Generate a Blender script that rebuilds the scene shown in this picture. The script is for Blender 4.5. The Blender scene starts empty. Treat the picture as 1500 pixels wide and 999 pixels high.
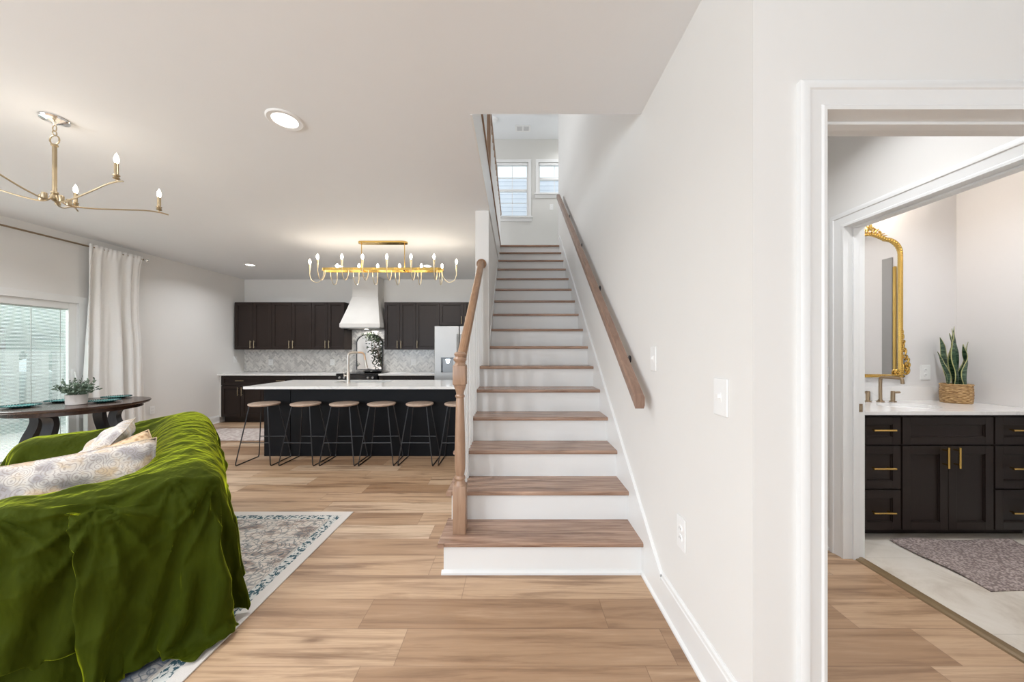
import bpy, bmesh, math, random
from mathutils import Vector, Matrix
random.seed(7)
PI = math.pi
sc = bpy.context.scene
COL = sc.collection
R = math.radians

# ---------------------------------------------------------------- camera
cam = bpy.data.cameras.new('camera'); cam_o = bpy.data.objects.new('camera', cam); COL.objects.link(cam_o)
cam.lens = 12.0; cam.sensor_width = 36.0; cam.shift_x = -5/1500; cam.shift_y = 14.5/1500
cam.clip_start = .02; cam.clip_end = 200
cam_o.location = (0, 0, 1.35); cam_o.rotation_euler = (PI/2, 0, 0)
sc.camera = cam_o
# ---------------------------------------------------------------- view / world
sc.view_settings.view_transform = 'Standard'; sc.view_settings.look = 'None'
sc.view_settings.gamma = 1; sc.view_settings.use_curve_mapping = False
sc.view_settings.exposure = 0.0
cy = sc.cycles
cy.use_denoising = True; cy.max_bounces = 8; cy.diffuse_bounces = 5; cy.glossy_bounces = 4
cy.transmission_bounces = 6; cy.transparent_max_bounces = 16; cy.sample_clamp_indirect = 6
cy.caustics_reflective = False; cy.caustics_refractive = False
W = bpy.data.worlds.new('daylight'); sc.world = W; W.use_nodes = True
bg = W.node_tree.nodes['Background']; bg.inputs[0].default_value = (.90, .95, 1.0, 1); bg.inputs[1].default_value = 1.35

def area(name, loc, rot, sx, sy, power, color=(1, 1, 1), spread=None):
    l = bpy.data.lights.new(name, 'AREA'); l.shape = 'RECTANGLE'; l.size = sx; l.size_y = sy
    l.energy = power; l.color = color
    if spread: l.spread = spread
    o = bpy.data.objects.new(name, l); COL.objects.link(o); o.location = loc; o.rotation_euler = rot
    return o
DAY = (.80, .905, 1.0); WARM = (1.0, .86, .70)
# fill lamps added behind the camera and at left, daylight at the patio door
area('rear_fill_light', (-3.4, -4.05, 1.55), (R(142), 0, 0), 3.2, 2.3, 165, DAY)
area('rear_fill_light', (0.4, -4.05, 1.55), (R(145), 0, 0), 3.2, 2.3, 45, DAY)
area('side_fill_light', (-5.45, -1.9, 1.55), (0, R(-134), 0), 2.2, 3.2, 185, DAY)
area('patio_daylight', (-7.3, 3.4, 3.4), (0, R(-58), 0), 2.6, 2.6, 430, (1, .99, .97))
# landing: fill lamp added by the solid left wall, out of view
area('loft_fill_light', (-2.9, 4.6, 4.6), (0, R(-90), 0), 1.4, 2.0, 62, (.97, .98, 1.0))

# ---------------------------------------------------------------- helpers
def tag(o, label=None, cat=None, group=None, kind=None):
    if label: o['label'] = label
    if cat: o['category'] = cat
    if group: o['group'] = group
    if kind: o['kind'] = kind
    return o
def thing(name, label, cat, loc=(0, 0, 0), rz=0, group=None):
    o = bpy.data.objects.new(name, None); COL.objects.link(o); o.location = loc; o.rotation_euler = (0, 0, rz)
    o.empty_display_size = .1
    return tag(o, label, cat, group)
def obj(name, bm, mat, parent=None, smooth=False, label=None, loc=None):
    me = bpy.data.meshes.new(name); bm.normal_update(); bm.to_mesh(me); bm.free()
    for m in (mat if isinstance(mat, (list, tuple)) else [mat]): me.materials.append(m)
    o = bpy.data.objects.new(name, me); COL.objects.link(o)
    if parent: o.parent = parent
    if loc: o.location = loc
    if smooth:
        for p in me.polygons: p.use_smooth = True
        if smooth != 'all':
            md = o.modifiers.new('edge', 'EDGE_SPLIT'); md.split_angle = R(38)
    if label: o['label'] = label
    return o
def struct_(name, bm, mat, parent=None, smooth=False):
    o = obj(name, bm, mat, parent, smooth)
    if not parent: o['kind'] = 'structure'
    return o
def copy_tree(o, parent=None):
    c = o.copy(); COL.objects.link(c)
    if parent: c.parent = parent
    for ch in list(o.children): copy_tree(ch, c)
    return c
def B(): return bmesh.new()
def box(bm, x0, x1, y0, y1, z0, z1, mi=0, bev=0):
    b = bmesh.new() if bev else bm
    vs = [b.verts.new((x, y, z)) for z in (z0, z1) for y in (y0, y1) for x in (x0, x1)]
    fs = []
    for f in ((0, 2, 3, 1), (4, 5, 7, 6), (0, 1, 5, 4), (2, 6, 7, 3), (0, 4, 6, 2), (1, 3, 7, 5)):
        fc = b.faces.new([vs[i] for i in f]); fc.material_index = mi; fs.append(fc)
    if bev:
        bmesh.ops.bevel(b, geom=b.edges[:], offset=bev, segments=2, profile=.5, affect='EDGES')
        merge(bm, b, mi)
    return bm
def merge(bm, b, mi=None, M=None):
    mp = {}
    for v in b.verts: mp[v] = bm.verts.new(M @ v.co if M else v.co)
    for f in b.faces:
        try: n = bm.faces.new([mp[v] for v in f.verts])
        except ValueError: continue
        n.material_index = f.material_index if mi is None else mi; n.smooth = f.smooth
    b.free(); return bm
def frame_of(d):
    d = d.normalized(); a = Vector((0, 0, 1)) if abs(d.z) < .95 else Vector((1, 0, 0))
    u = a.cross(d).normalized(); return u, d.cross(u)
def tube(bm, pts, r, n=10, mi=0, caps=True, sx=1.0):
    pts = [Vector(p) for p in pts]; rs = r if isinstance(r, (list, tuple)) else [r]*len(pts)
    rings = []; u = None
    for i, p in enumerate(pts):
        d = (pts[min(i+1, len(pts)-1)] - pts[max(i-1, 0)])
        if d.length < 1e-9: d = Vector((0, 0, 1))
        d.normalize()
        if u is None: u, v = frame_of(d)
        else:
            u = (u - d*u.dot(d)); u = u.normalized() if u.length > 1e-6 else frame_of(d)[0]; v = d.cross(u)
        rings.append([bm.verts.new(p + rs[i]*(math.cos(2*PI*k/n)*u*sx + math.sin(2*PI*k/n)*v)) for k in range(n)])
    for a, b in zip(rings, rings[1:]):
        for k in range(n):
            f = bm.faces.new((a[k], a[(k+1) % n], b[(k+1) % n], b[k])); f.material_index = mi
    if caps:
        bm.faces.new(list(reversed(rings[0]))).material_index = mi; bm.faces.new(rings[-1]).material_index = mi
    return bm
def lathe(bm, prof, c=(0, 0, 0), n=24, mi=0, sx=1, sy=1):
    rings = []
    for r, z in prof:
        rings.append([bm.verts.new((c[0]+max(r, 1e-4)*math.cos(2*PI*k/n)*sx, c[1]+max(r, 1e-4)*math.sin(2*PI*k/n)*sy, c[2]+z)) for k in range(n)])
    for a, b in zip(rings, rings[1:]):
        for k in range(n):
            f = bm.faces.new((a[k], a[(k+1) % n], b[(k+1) % n], b[k])); f.material_index = mi
    bm.faces.new(list(reversed(rings[0]))).material_index = mi; bm.faces.new(rings[-1]).material_index = mi
    return bm
def smooth_path(pts, n=6):
    P = [Vector(p) for p in pts]; out = []
    for i in range(len(P)-1):
        p0, p1, p2, p3 = P[max(i-1, 0)], P[i], P[i+1], P[min(i+2, len(P)-1)]
        for k in range(n):
            t = k/n
            out.append(.5*((2*p1) + (-p0+p2)*t + (2*p0-5*p1+4*p2-p3)*t*t + (-p0+3*p1-3*p2+p3)*t**3))
    out.append(P[-1]); return out
def prism(bm, poly, axis, a0, a1, mi=0):
    """poly: 2D points; axis 'x': (y,z) 'y': (x,z) 'z': (x,y)"""
    def p3(p, a): return {'x': (a, p[0], p[1]), 'y': (p[0], a, p[1]), 'z': (p[0], p[1], a)}[axis]
    A = [bm.verts.new(p3(p, a0)) for p in poly]; Bv = [bm.verts.new(p3(p, a1)) for p in poly]
    n = len(poly); fs = [bm.faces.new(A), bm.faces.new(Bv)]
    for i in range(n): fs.append(bm.faces.new((A[i], A[(i+1) % n], Bv[(i+1) % n], Bv[i])))
    for f in fs: f.material_index = mi
    bmesh.ops.recalc_face_normals(bm, faces=fs)
    return bm
def sphere(bm, c, r, n=12, m=8, sz=1, mi=0):
    prof = [(r*math.sin(PI*i/m), -r*sz*math.cos(PI*i/m)) for i in range(m+1)]
    return lathe(bm, prof, c, n, mi)
def wall_holes(bm, plane, t0, t1, a0, a1, z0, z1, holes):
    """box wall with rectangular holes; plane 'x': thickness in x (t0,t1), runs along y"""
    As = sorted({a0, a1, *[h[0] for h in holes], *[h[1] for h in holes]})
    Zs = sorted({z0, z1, *[h[2] for h in holes], *[h[3] for h in holes]})
    def inh(a, z): return any(h[0] < a < h[1] and h[2] < z < h[3] for h in holes)
    solid = [[not inh((As[i]+As[i+1])/2, (Zs[j]+Zs[j+1])/2) for j in range(len(Zs)-1)] for i in range(len(As)-1)]
    cache = {}
    def V(t, a, z):
        k = (t, round(a, 5), round(z, 5))
        if k not in cache: cache[k] = bm.verts.new((t, a, z) if plane == 'x' else (a, t, z))
        return cache[k]
    fs = []
    ni, nj = len(As)-1, len(Zs)-1
    for i in range(ni):
        for j in range(nj):
            if not solid[i][j]: continue
            A0, A1, Z0, Z1 = As[i], As[i+1], Zs[j], Zs[j+1]
            for t in (t0, t1): fs.append(bm.faces.new((V(t, A0, Z0), V(t, A1, Z0), V(t, A1, Z1), V(t, A0, Z1))))
            if i == 0 or not solid[i-1][j]: fs.append(bm.faces.new((V(t0, A0, Z0), V(t1, A0, Z0), V(t1, A0, Z1), V(t0, A0, Z1))))
            if i == ni-1 or not solid[i+1][j]: fs.append(bm.faces.new((V(t0, A1, Z0), V(t1, A1, Z0), V(t1, A1, Z1), V(t0, A1, Z1))))
            if j == 0 or not solid[i][j-1]: fs.append(bm.faces.new((V(t0, A0, Z0), V(t1, A0, Z0), V(t1, A1, Z0), V(t0, A1, Z0))))
            if j == nj-1 or not solid[i][j+1]: fs.append(bm.faces.new((V(t0, A0, Z1), V(t1, A0, Z1), V(t1, A1, Z1), V(t0, A1, Z1))))
    bmesh.ops.recalc_face_normals(bm, faces=fs)
    return bm
CASE = [(0, 0), (0, .012), (.012, .014), (.018, .010), (.045, .014), (.060, .017), (.064, .022), (.082, .024), (.092, .018), (.092, 0)]
def casing(bm, plane, t, sgn, a0, a1, zt, z0=0, prof=CASE, closed=False):
    rows = []
    for o, h in prof:
        pts = [(a0-o, z0), (a0-o, zt+o), (a1+o, zt+o), (a1+o, z0)]
        if closed: pts = [(a0-o, z0-o), (a0-o, zt+o), (a1+o, zt+o), (a1+o, z0-o)]
        rows.append([bm.verts.new((t+sgn*h, a, z) if plane == 'x' else (a, t+sgn*h, z)) for a, z in pts])
    fs = []
    for r0, r1 in zip(rows, rows[1:]):
        for i in range(4 if closed else 3):
            fs.append(bm.faces.new((r0[i], r0[(i+1) % 4], r1[(i+1) % 4], r1[i])))
    bmesh.ops.recalc_face_normals(bm, faces=fs)
    return bm

# ---------------------------------------------------------------- materials
class NT:
    def __init__(s, name):
        s.m = bpy.data.materials.new(name); s.m.use_nodes = True; s.t = s.m.node_tree; s.p = s.t.nodes['Principled BSDF']
    def n(s, typ, ins=None, **kw):
        nd = s.t.nodes.new(typ)
        for k, v in kw.items(): setattr(nd, k, v)
        for k, v in (ins or {}).items(): s.set(nd.inputs[k], v)
        return nd
    def set(s, inp, v):
        if hasattr(v, 'links') or isinstance(v, bpy.types.NodeSocket): s.t.links.new(v, inp)
        else: inp.default_value = v
    def math(s, op, a, b=None, c=None):
        nd = s.t.nodes.new('ShaderNodeMath'); nd.operation = op
        for i, v in enumerate((a, b, c)):
            if v is not None: s.set(nd.inputs[i], v)
        return nd.outputs[0]
    def mix(s, f, a, b, typ='MIX'):
        nd = s.t.nodes.new('ShaderNodeMix'); nd.data_type = 'RGBA'; nd.blend_type = typ
        s.set(nd.inputs[0], f); s.set(nd.inputs[6], a); s.set(nd.inputs[7], b); return nd.outputs[2]
    def ramp(s, f, stops, interp='LINEAR'):
        nd = s.t.nodes.new('ShaderNodeValToRGB'); cr = nd.color_ramp; cr.interpolation = interp
        while len(cr.elements) < len(stops): cr.elements.new(.5)
        for e, (p, c) in zip(cr.elements, stops): e.position = p; e.color = c if len(c) == 4 else (*c, 1)
        s.set(nd.inputs[0], f); return nd.outputs[0]
    def obj(s): return s.n('ShaderNodeTexCoord').outputs['Object']
    def pos(s): return s.n('ShaderNodeNewGeometry').outputs['Position']
    def sep(s, v):
        nd = s.n('ShaderNodeSeparateXYZ'); s.set(nd.inputs[0], v); return nd.outputs
    def comb(s, x=0, y=0, z=0):
        nd = s.n('ShaderNodeCombineXYZ'); s.set(nd.inputs[0], x); s.set(nd.inputs[1], y); s.set(nd.inputs[2], z); return nd.outputs[0]
    def scale(s, v, sc_, off=(0, 0, 0)):
        nd = s.n('ShaderNodeMapping'); s.set(nd.inputs[0], v); nd.inputs['Scale'].default_value = sc_; nd.inputs['Location'].default_value = off; return nd.outputs[0]
    def noise(s, v, sc_=5, det=3, rough=.5, dist=0):
        nd = s.n('ShaderNodeTexNoise', {'Vector': v, 'Scale': sc_, 'Detail': det, 'Roughness': rough, 'Distortion': dist}); return nd.outputs[0]
    def vor(s, v, sc_=5, feat='F1', out=0):
        nd = s.n('ShaderNodeTexVoronoi', feature=feat); s.set(nd.inputs['Vector'], v); s.set(nd.inputs['Scale'], sc_); return nd.outputs[out]
    def bump(s, h, st=.2, dist=.01):
        nd = s.n('ShaderNodeBump', {'Height': h, 'Strength': st, 'Distance': dist}); s.t.links.new(nd.outputs[0], s.p.inputs['Normal'])
    def out(s, **kw):
        nm = {'col': 'Base Color', 'rough': 'Roughness', 'metal': 'Metallic', 'spec': 'Specular IOR Level', 'sheen': 'Sheen Weight',
              'sr': 'Sheen Roughness', 'st': 'Sheen Tint', 'coat': 'Coat Weight', 'cr': 'Coat Roughness', 'em': 'Emission Color', 'es': 'Emission Strength',
              'trans': 'Transmission Weight', 'sss': 'Subsurface Weight', 'alpha': 'Alpha'}
        for k, v in kw.items():
            if isinstance(v, tuple) and len(v) == 3: v = (*v, 1)
            s.set(s.p.inputs[nm[k]], v)
        return s.m
def flat(name, col, rough=.5, metal=0, var=.04, sc_=6, **kw):
    t = NT(name); nz = t.noise(t.obj(), sc_, 3)
    c = t.mix(t.math('MULTIPLY', nz, 1.0), tuple(x*(1-var) for x in col)+(1,), tuple(min(1, x*(1+var)) for x in col)+(1,))
    return t.out(col=c, rough=rough, metal=metal, **kw)
def emit(name, col, st):
    t = NT(name); return t.out(col=(.9, .9, .9), em=col, es=st)

M = {}
M['wall'] = flat('wall_paint', (.77, .755, .73), .65, var=.01)
M['ceil'] = flat('ceiling_paint', (.83, .845, .86), .7, var=.01)
M['trim'] = flat('white_trim_paint', (.80, .80, .79), .35, var=.008)
M['plastic'] = flat('white_plastic', (.85, .85, .84), .3, var=.01)
M['slot'] = flat('outlet_slot', (.25, .25, .25), .5)
M['gold'] = flat('polished_gold', (.66, .44, .13), .24, 1.0, var=.05)
M['brass'] = flat('brushed_brass', (.48, .39, .26), .3, 1.0, var=.05)
M['champagne'] = flat('pale_champagne_metal', (.74, .63, .42), .28, 1.0)
M['bronze'] = flat('champagne_bronze', (.36, .27, .18), .32, 1.0)
M['nickel'] = flat('brushed_nickel', (.55, .50, .44), .28, 1.0)
M['chrome'] = flat('chrome', (.8, .8, .8), .08, 1.0)
M['steel'] = flat('stainless_steel', (.40, .39, .38), .42, .8)
M['black_metal'] = flat('black_metal', (.075, .078, .085), .34, .85)
M['dark'] = flat('black_enamel', (.012, .012, .013), .15)
M['dark_rec'] = flat('dark_recess', (.05, .05, .055), .3)
M['island'] = flat('island_black_paint', (.005, .006, .0085), .5, var=.1, spec=.2)
M['bulb'] = emit('lit_bulb', (1, .88, .68, 1), 22)
M['lens'] = emit('lit_lens', (1, .95, .86, 1), 7)
M['sky_panel'] = None
def mk_cab(name, col):
    t = NT(name); g = t.noise(t.scale(t.pos(), (14, 14, 1.2)), 3, 4, .6)
    c = t.mix(g, tuple(x*.75 for x in col)+(1,), tuple(x*1.3 for x in col)+(1,)); return t.out(col=c, rough=.42, spec=.3)
M['cab'] = mk_cab('espresso_cabinet_wood', (.018, .0105, .008))
M['vcab'] = mk_cab('espresso_vanity_wood', (.015, .0088, .007))
def mk_floor():
    t = NT('oak_plank_floor'); x, y, z = t.sep(t.pos())
    PWd, PL = .198, 1.22
    yr = t.math('DIVIDE', t.math('ADD', y, 20.12), PWd); row = t.math('FLOOR', yr); fy = t.math('FRACT', yr)
    wn = t.n('ShaderNodeTexWhiteNoise', noise_dimensions='1D'); t.set(wn.inputs['W'], row)
    xr = t.math('ADD', t.math('DIVIDE', x, PL), t.math('ADD', t.math('MULTIPLY', wn.outputs[0], 3.7), 30)); colm = t.math('FLOOR', xr); fx = t.math('FRACT', xr)
    w2 = t.n('ShaderNodeTexWhiteNoise', noise_dimensions='2D'); t.set(w2.inputs['Vector'], t.comb(row, colm))
    rnd = w2.outputs[0]
    base = t.ramp(rnd, [(0, (.33, .195, .11)), (.35, (.45, .29, .175)), (.7, (.54, .365, .23)), (1, (.66, .50, .355))])
    offz = t.math('MULTIPLY', rnd, 37.0)
    gv = t.comb(t.math('MULTIPLY', x, .42), t.math('MULTIPLY', y, 6.5), offz)
    g1 = t.noise(gv, 2.6, 6, .62, .55)
    g2 = t.noise(t.comb(t.math('MULTIPLY', x, 1.3), t.math('MULTIPLY', y, 55), offz), 2.2, 5, .7)
    c = t.mix(t.ramp(g1, [(.33, (.9, .9, .9)), (.42, (.5, .5, .5)), (.51, (0, 0, 0))]), base, (.22, .125, .07, 1))
    c = t.mix(t.math('MULTIPLY', t.ramp(g1, [(.55, (0, 0, 0)), (.75, (1, 1, 1))]), .45), c, (.66, .48, .33, 1))
    c = t.mix(t.ramp(g2, [(.36, (.42, .42, .42)), (.56, (0, 0, 0))]), c, (.30, .185, .11, 1))
    kw = t.noise(t.comb(t.math('MULTIPLY', x, 3.5), t.math('MULTIPLY', y, 14), offz), 2, 3)
    kn = t.math('ADD', t.vor(t.comb(t.math('MULTIPLY', x, 1.5), t.math('MULTIPLY', y, 4.5), offz), 1.15), t.math('MULTIPLY', t.math('SUBTRACT', kw, .5), .22))
    c = t.mix(t.ramp(kn, [(.02, (.8, .8, .8)), (.10, (.25, .25, .25)), (.2, (0, 0, 0))]), c, (.15, .08, .045, 1))
    ey = t.math('MINIMUM', fy, t.math('SUBTRACT', 1, fy)); ex = t.math('MULTIPLY', t.math('MINIMUM', fx, t.math('SUBTRACT', 1, fx)), PL/PWd)
    e = t.ramp(t.math('MINIMUM', ex, ey), [(0, (.7, .7, .7)), (.012, (0, 0, 0))])
    c = t.mix(e, c, (.16, .09, .055, 1))
    t.bump(t.math('ADD', t.math('MULTIPLY', g2, .3), t.math('MULTIPLY', e, -1)), .12, .004)
    return t.out(col=c, rough=t.math('ADD', .30, t.math('MULTIPLY', g1, .18)), spec=.45)
M['floor'] = mk_floor()
def mk_wood(name, dark, light, axis=(1, 12, 12), rough=.4, sc_=2.4, spec=.5):
    t = NT(name); v = t.scale(t.obj(), axis); g = t.noise(v, sc_, 6, .62, .8); g2 = t.noise(t.scale(t.obj(), tuple(a*4 for a in axis)), sc_, 2)
    c = t.ramp(g, [(.3, dark), (.5, tuple((a+b)/2 for a, b in zip(dark, light))), (.7, light)])
    c = t.mix(t.math('MULTIPLY', g2, .25), c, (*dark, 1)); t.bump(g2, .08, .002)
    return t.out(col=c, rough=rough, spec=spec)
M['tread'] = mk_wood('oak_tread', (.19, .105, .07), (.54, .36, .26), (1.0, 16, 16), .24)
M['post'] = mk_wood('oak_post', (.27, .155, .095), (.44, .29, .195), (11, 11, 1.1), .35)
M['rail'] = mk_wood('oak_rail', (.24, .125, .065), (.40, .235, .13), (11, 2.5, 2.5), .35)
M['railw'] = mk_wood('oak_wall_rail', (.20, .115, .08), (.34, .22, .16), (11, 2.5, 2.5), .35)
M['seatw'] = mk_wood('stool_seat_wood', (.40, .29, .22), (.60, .47, .38), (9, 2, 9), .45)
M['tablew'] = mk_wood('dark_walnut', (.022, .011, .008), (.07, .036, .024), (9, 1.5, 9), .25)
M['legw'] = mk_wood('dark_slate_wood', (.016, .018, .022), (.034, .037, .044), (9, 9, 1.5), .4)
def mk_quartz(name='white_quartz', base=(.80, .79, .77), vein=(.60, .59, .58)):
    t = NT(name); v = t.pos(); n1 = t.noise(v, 1.3, 8, .6, 1.4)
    f = t.ramp(t.math('ABSOLUTE', t.math('SUBTRACT', n1, .5)), [(0, (1, 1, 1)), (.018, (0, 0, 0))])
    return t.out(col=t.mix(t.math('MULTIPLY', f, .35), (*base, 1), (*vein, 1)), rough=.12)
M['quartz'] = mk_quartz()
def mk_tile_floor():
    t = NT('cream_marble_tile'); x, y, z = t.sep(t.pos()); n1 = t.noise(t.pos(), 2.2, 7, .65, 1.2)
    c = t.ramp(n1, [(.3, (.56, .49, .41)), (.5, (.70, .64, .56)), (.7, (.76, .71, .64))])
    gx = t.math('FRACT', t.math('DIVIDE', t.math('ADD', x, 10.1), 1.2)); gy = t.math('FRACT', t.math('DIVIDE', t.math('ADD', y, 10.38), .6))
    g = t.math('LESS_THAN', t.math('MINIMUM', gx, t.math('MULTIPLY', gy, .5)), .0022)
    return t.out(col=t.mix(t.math('MULTIPLY', g, .5), c, (.4, .36, .3, 1)), rough=.18)
M['bathtile'] = mk_tile_floor()
def mk_marble_tiles():
    t = NT('herringbone_marble'); at = t.n('ShaderNodeAttribute', attribute_name='tile'); r = at.outputs['Color']
    off = t.math('MULTIPLY', t.sep(r)[0], 31.0); x, y, z = t.sep(t.pos())
    n1 = t.noise(t.comb(x, off, z), 9, 6, .6, 1.2)
    c = t.ramp(t.sep(r)[1], [(0, (.50, .485, .47)), (.12, (.60, .58, .56)), (.4, (.70, .68, .65)), (1, (.78, .755, .72))])
    c = t.mix(t.ramp(n1, [(.34, (.65, .65, .65)), (.45, (0, 0, 0))]), c, (.34, .32, .31, 1))
    return t.out(col=c, rough=.2)
M['marble'] = mk_marble_tiles(); M['grout'] = flat('grout', (.66, .64, .61), .8)
def mk_velvet():
    t = NT('green_velvet'); n1 = t.noise(t.pos(), 5.5, 4, .6, .6); n2 = t.noise(t.pos(), 220, 2)
    c = t.mix(n1, (.022, .030, .0012, 1), (.042, .056, .002, 1)); n3 = t.noise(t.scale(t.pos(), (7, 7, 2.2)), 3.0, 2, .5)
    t.bump(t.math('ADD', t.math('MULTIPLY', n2, .03), n3), .55, .022)
    return t.out(col=c, rough=.7, sheen=1.0, sr=.30, st=(.66, .76, .03), spec=.06)
M['velvet'] = mk_velvet()
def mk_pillow(name, kind):
    t = NT(name); v = t.obj(); w = t.noise(v, 4, 2); vv = t.n('ShaderNodeVectorMath', operation='ADD'); t.set(vv.inputs[0], v)
    t.set(vv.inputs[1], t.comb(t.math('MULTIPLY', w, .12), t.math('MULTIPLY', w, .09), 0))
    d = t.vor(vv.outputs[0], 24); rings = t.math('SINE', t.math('ADD', t.math('MULTIPLY', d, 30), t.math('MULTIPLY', t.noise(v, 26, 3), 11))); d2 = t.vor(v, 44)
    base = t.ramp(t.noise(v, 11, 4), [(.38, (.34, .31, .31)), (.50, (.62, .57, .52)), (.60, (.50, .38, .25))])
    c = t.mix(t.ramp(rings, [(.3, (0, 0, 0)), (.75, (.5, .5, .5))]), base, (.22, .17, .15, 1))
    gold = t.ramp(t.noise(v, 9, 4), [(.50, (0, 0, 0)), (.60, (.65, .65, .65))])
    if kind == 1: gold = t.ramp(t.noise(v, 6, 2), [(.34, (0, 0, 0)), (.44, (1, 1, 1))])
    if kind == 2: gold = t.ramp(t.noise(v, 7, 2), [(.62, (0, 0, 0)), (.70, (.3, .3, .3))])
    c = t.mix(gold, c, t.mix(t.ramp(d2, [(.2, (0, 0, 0)), (.5, (1, 1, 1))]), (.36, .20, .09, 1), (.62, .44, .26, 1)))
    t.bump(t.noise(v, 160, 2), .2, .003)
    return t.out(col=c, rough=.75, sheen=.3)
M['pillow'] = mk_pillow('paisley_cushion', 0); M['pillow_gold'] = mk_pillow('gold_paisley_cushion', 1); M['pillow_grey'] = mk_pillow('pale_paisley_cushion', 2)
def mk_rug(x0, x1, y0, y1):
    t = NT('vintage_rug'); x, y, z = t.sep(t.pos())
    dx = t.math('MINIMUM', t.math('SUBTRACT', x, x0), t.math('SUBTRACT', x1, x)); dy = t.math('MINIMUM', t.math('SUBTRACT', y, y0), t.math('SUBTRACT', y1, y))
    d = t.math('MINIMUM', dx, dy); w = t.noise(t.pos(), 3, 3)
    v2 = t.n('ShaderNodeVectorMath', operation='ADD'); t.set(v2.inputs[0], t.pos()); t.set(v2.inputs[1], t.comb(t.math('MULTIPLY', w, .25), t.math('MULTIPLY', w, .2), 0))
    fl = t.vor(v2.outputs[0], 21, 'DISTANCE_TO_EDGE'); lines = t.ramp(fl, [(.04, (1, 1, 1)), (.09, (0, 0, 0))])
    fl2 = t.math('SINE', t.math('MULTIPLY', t.vor(v2.outputs[0], 11), 30)); l2 = t.ramp(fl2, [(.75, (0, 0, 0)), (.9, (1, 1, 1))])
    fld = t.ramp(t.noise(t.scale(t.pos(), (1, 2.2, 1)), 5.5, 5, .7), [(.36, (.24, .18, .155)), (.45, (.42, .34, .29)), (.52, (.66, .59, .52)), (.7, (.58, .56, .52))])
    fld = t.mix(t.math('MULTIPLY', t.ramp(t.noise(t.pos(), 2.2, 2), [(.36, (0, 0, 0)), (.46, (1, 1, 1))]), t.math('MULTIPLY', l2, .8)), fld, (.075, .10, .12, 1))
    fld = t.mix(t.math('MULTIPLY', lines, .6), fld, (.10, .13, .15, 1))
    near = t.math('LESS_THAN', y, 1.9); fld = t.mix(t.math('MULTIPLY', near, t.ramp(t.noise(t.pos(), 6, 4), [(.42, (.15, .15, .15)), (.55, (.9, .9, .9))])), fld, (.07, .10, .15, 1))
    teal = t.mix(t.ramp(t.noise(t.pos(), 48, 3, .6), [(.47, (0, 0, 0)), (.50, (1, 1, 1))]), (.035, .09, .115, 1), (.60, .60, .57, 1))
    cream = (.66, .62, .58, 1)
    c = t.mix(t.math('LESS_THAN', d, .145), fld, t.mix(t.math('MULTIPLY', lines, .25), (.52, .47, .42, 1), (.3, .3, .3, 1)))
    c = t.mix(t.math('LESS_THAN', d, .130), c, teal)
    c = t.mix(t.math('LESS_THAN', d, .066), c, cream)
    t.bump(t.noise(t.pos(), 260, 2), .3, .004)
    return t.out(col=c, rough=.9)
def mk_mat(name, a, b, sc_=70):
    t = NT(name); v = t.vor(t.scale(t.pos(), (1, 1.5, 1)), sc_); n = t.noise(t.pos(), 45, 2)
    c = t.mix(t.ramp(t.math('ADD', t.math('MULTIPLY', v, .6), t.math('MULTIPLY', n, .5)), [(.4, (0, 0, 0)), (.65, (1, 1, 1))]), (*a, 1), (*b, 1)); t.bump(v, .5, .006)
    return t.out(col=c, rough=.9)
M['bathrug'] = mk_mat('woven_bath_rug', (.46, .38, .35), (.20, .155, .145))
M['curtain'] = flat('white_linen', (.88, .87, .85), .85, var=.03, sc_=60, sheen=.15)
M['plaster'] = flat('limewash_plaster', (.64, .62, .59), .8, var=.08, sc_=4)
M['teal'] = flat('teal_ceramic', (.03, .21, .20), .18, var=.35, sc_=22)
M['teal_d'] = flat('teal_rim', (.012, .07, .075), .2)
M['pot'] = flat('whitewashed_pot', (.62, .58, .55), .8, var=.12, sc_=18)
M['soil'] = flat('soil', (.05, .035, .025), .9)
def mk_leaf(name, a, b):
    t = NT(name); return t.out(col=t.mix(t.noise(t.obj(), 30, 2), (*a, 1), (*b, 1)), rough=.5)
M['leaf'] = mk_leaf('sage_leaf', (.04, .075, .045), (.20, .27, .19))
def mk_snake():
    t = NT('snake_plant_leaf'); x, y, z = t.sep(t.obj()); n = t.noise(t.scale(t.obj(), (3, 3, 22)), 3, 3, .6, 1.2)
    c = t.ramp(n, [(.42, (.008, .030, .015)), (.5, (.03, .085, .045)), (.6, (.13, .20, .12))])
    at = t.n('ShaderNodeAttribute', attribute_name='edge'); c = t.mix(at.outputs['Fac'], c, (.42, .42, .18, 1)); return t.out(col=c, rough=.35)
M['snake'] = mk_snake()
def mk_basket():
    t = NT('seagrass_basket'); n = t.noise(t.scale(t.obj(), (18, 18, 60)), 2, 3); c = t.ramp(n, [(.3, (.16, .075, .022)), (.5, (.42, .25, .10)), (.7, (.60, .42, .22))]); return t.out(col=c, rough=.6)
M['basket'] = mk_basket()
def mk_glass(name, tint, refl=.07):
    t = NT(name); tr = t.n('ShaderNodeBsdfTransparent', {'Color': (*tint, 1)}); gl = t.n('ShaderNodeBsdfGlossy', {'Roughness': .03})
    mx = t.n('ShaderNodeMixShader', {0: refl}); t.t.links.new(tr.outputs[0], mx.inputs[1]); t.t.links.new(gl.outputs[0], mx.inputs[2])
    t.t.links.new(mx.outputs[0], t.t.nodes['Material Output'].inputs[0]); return t.m
M['glass'] = mk_glass('window_glass', (.96, .985, .98))
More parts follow.
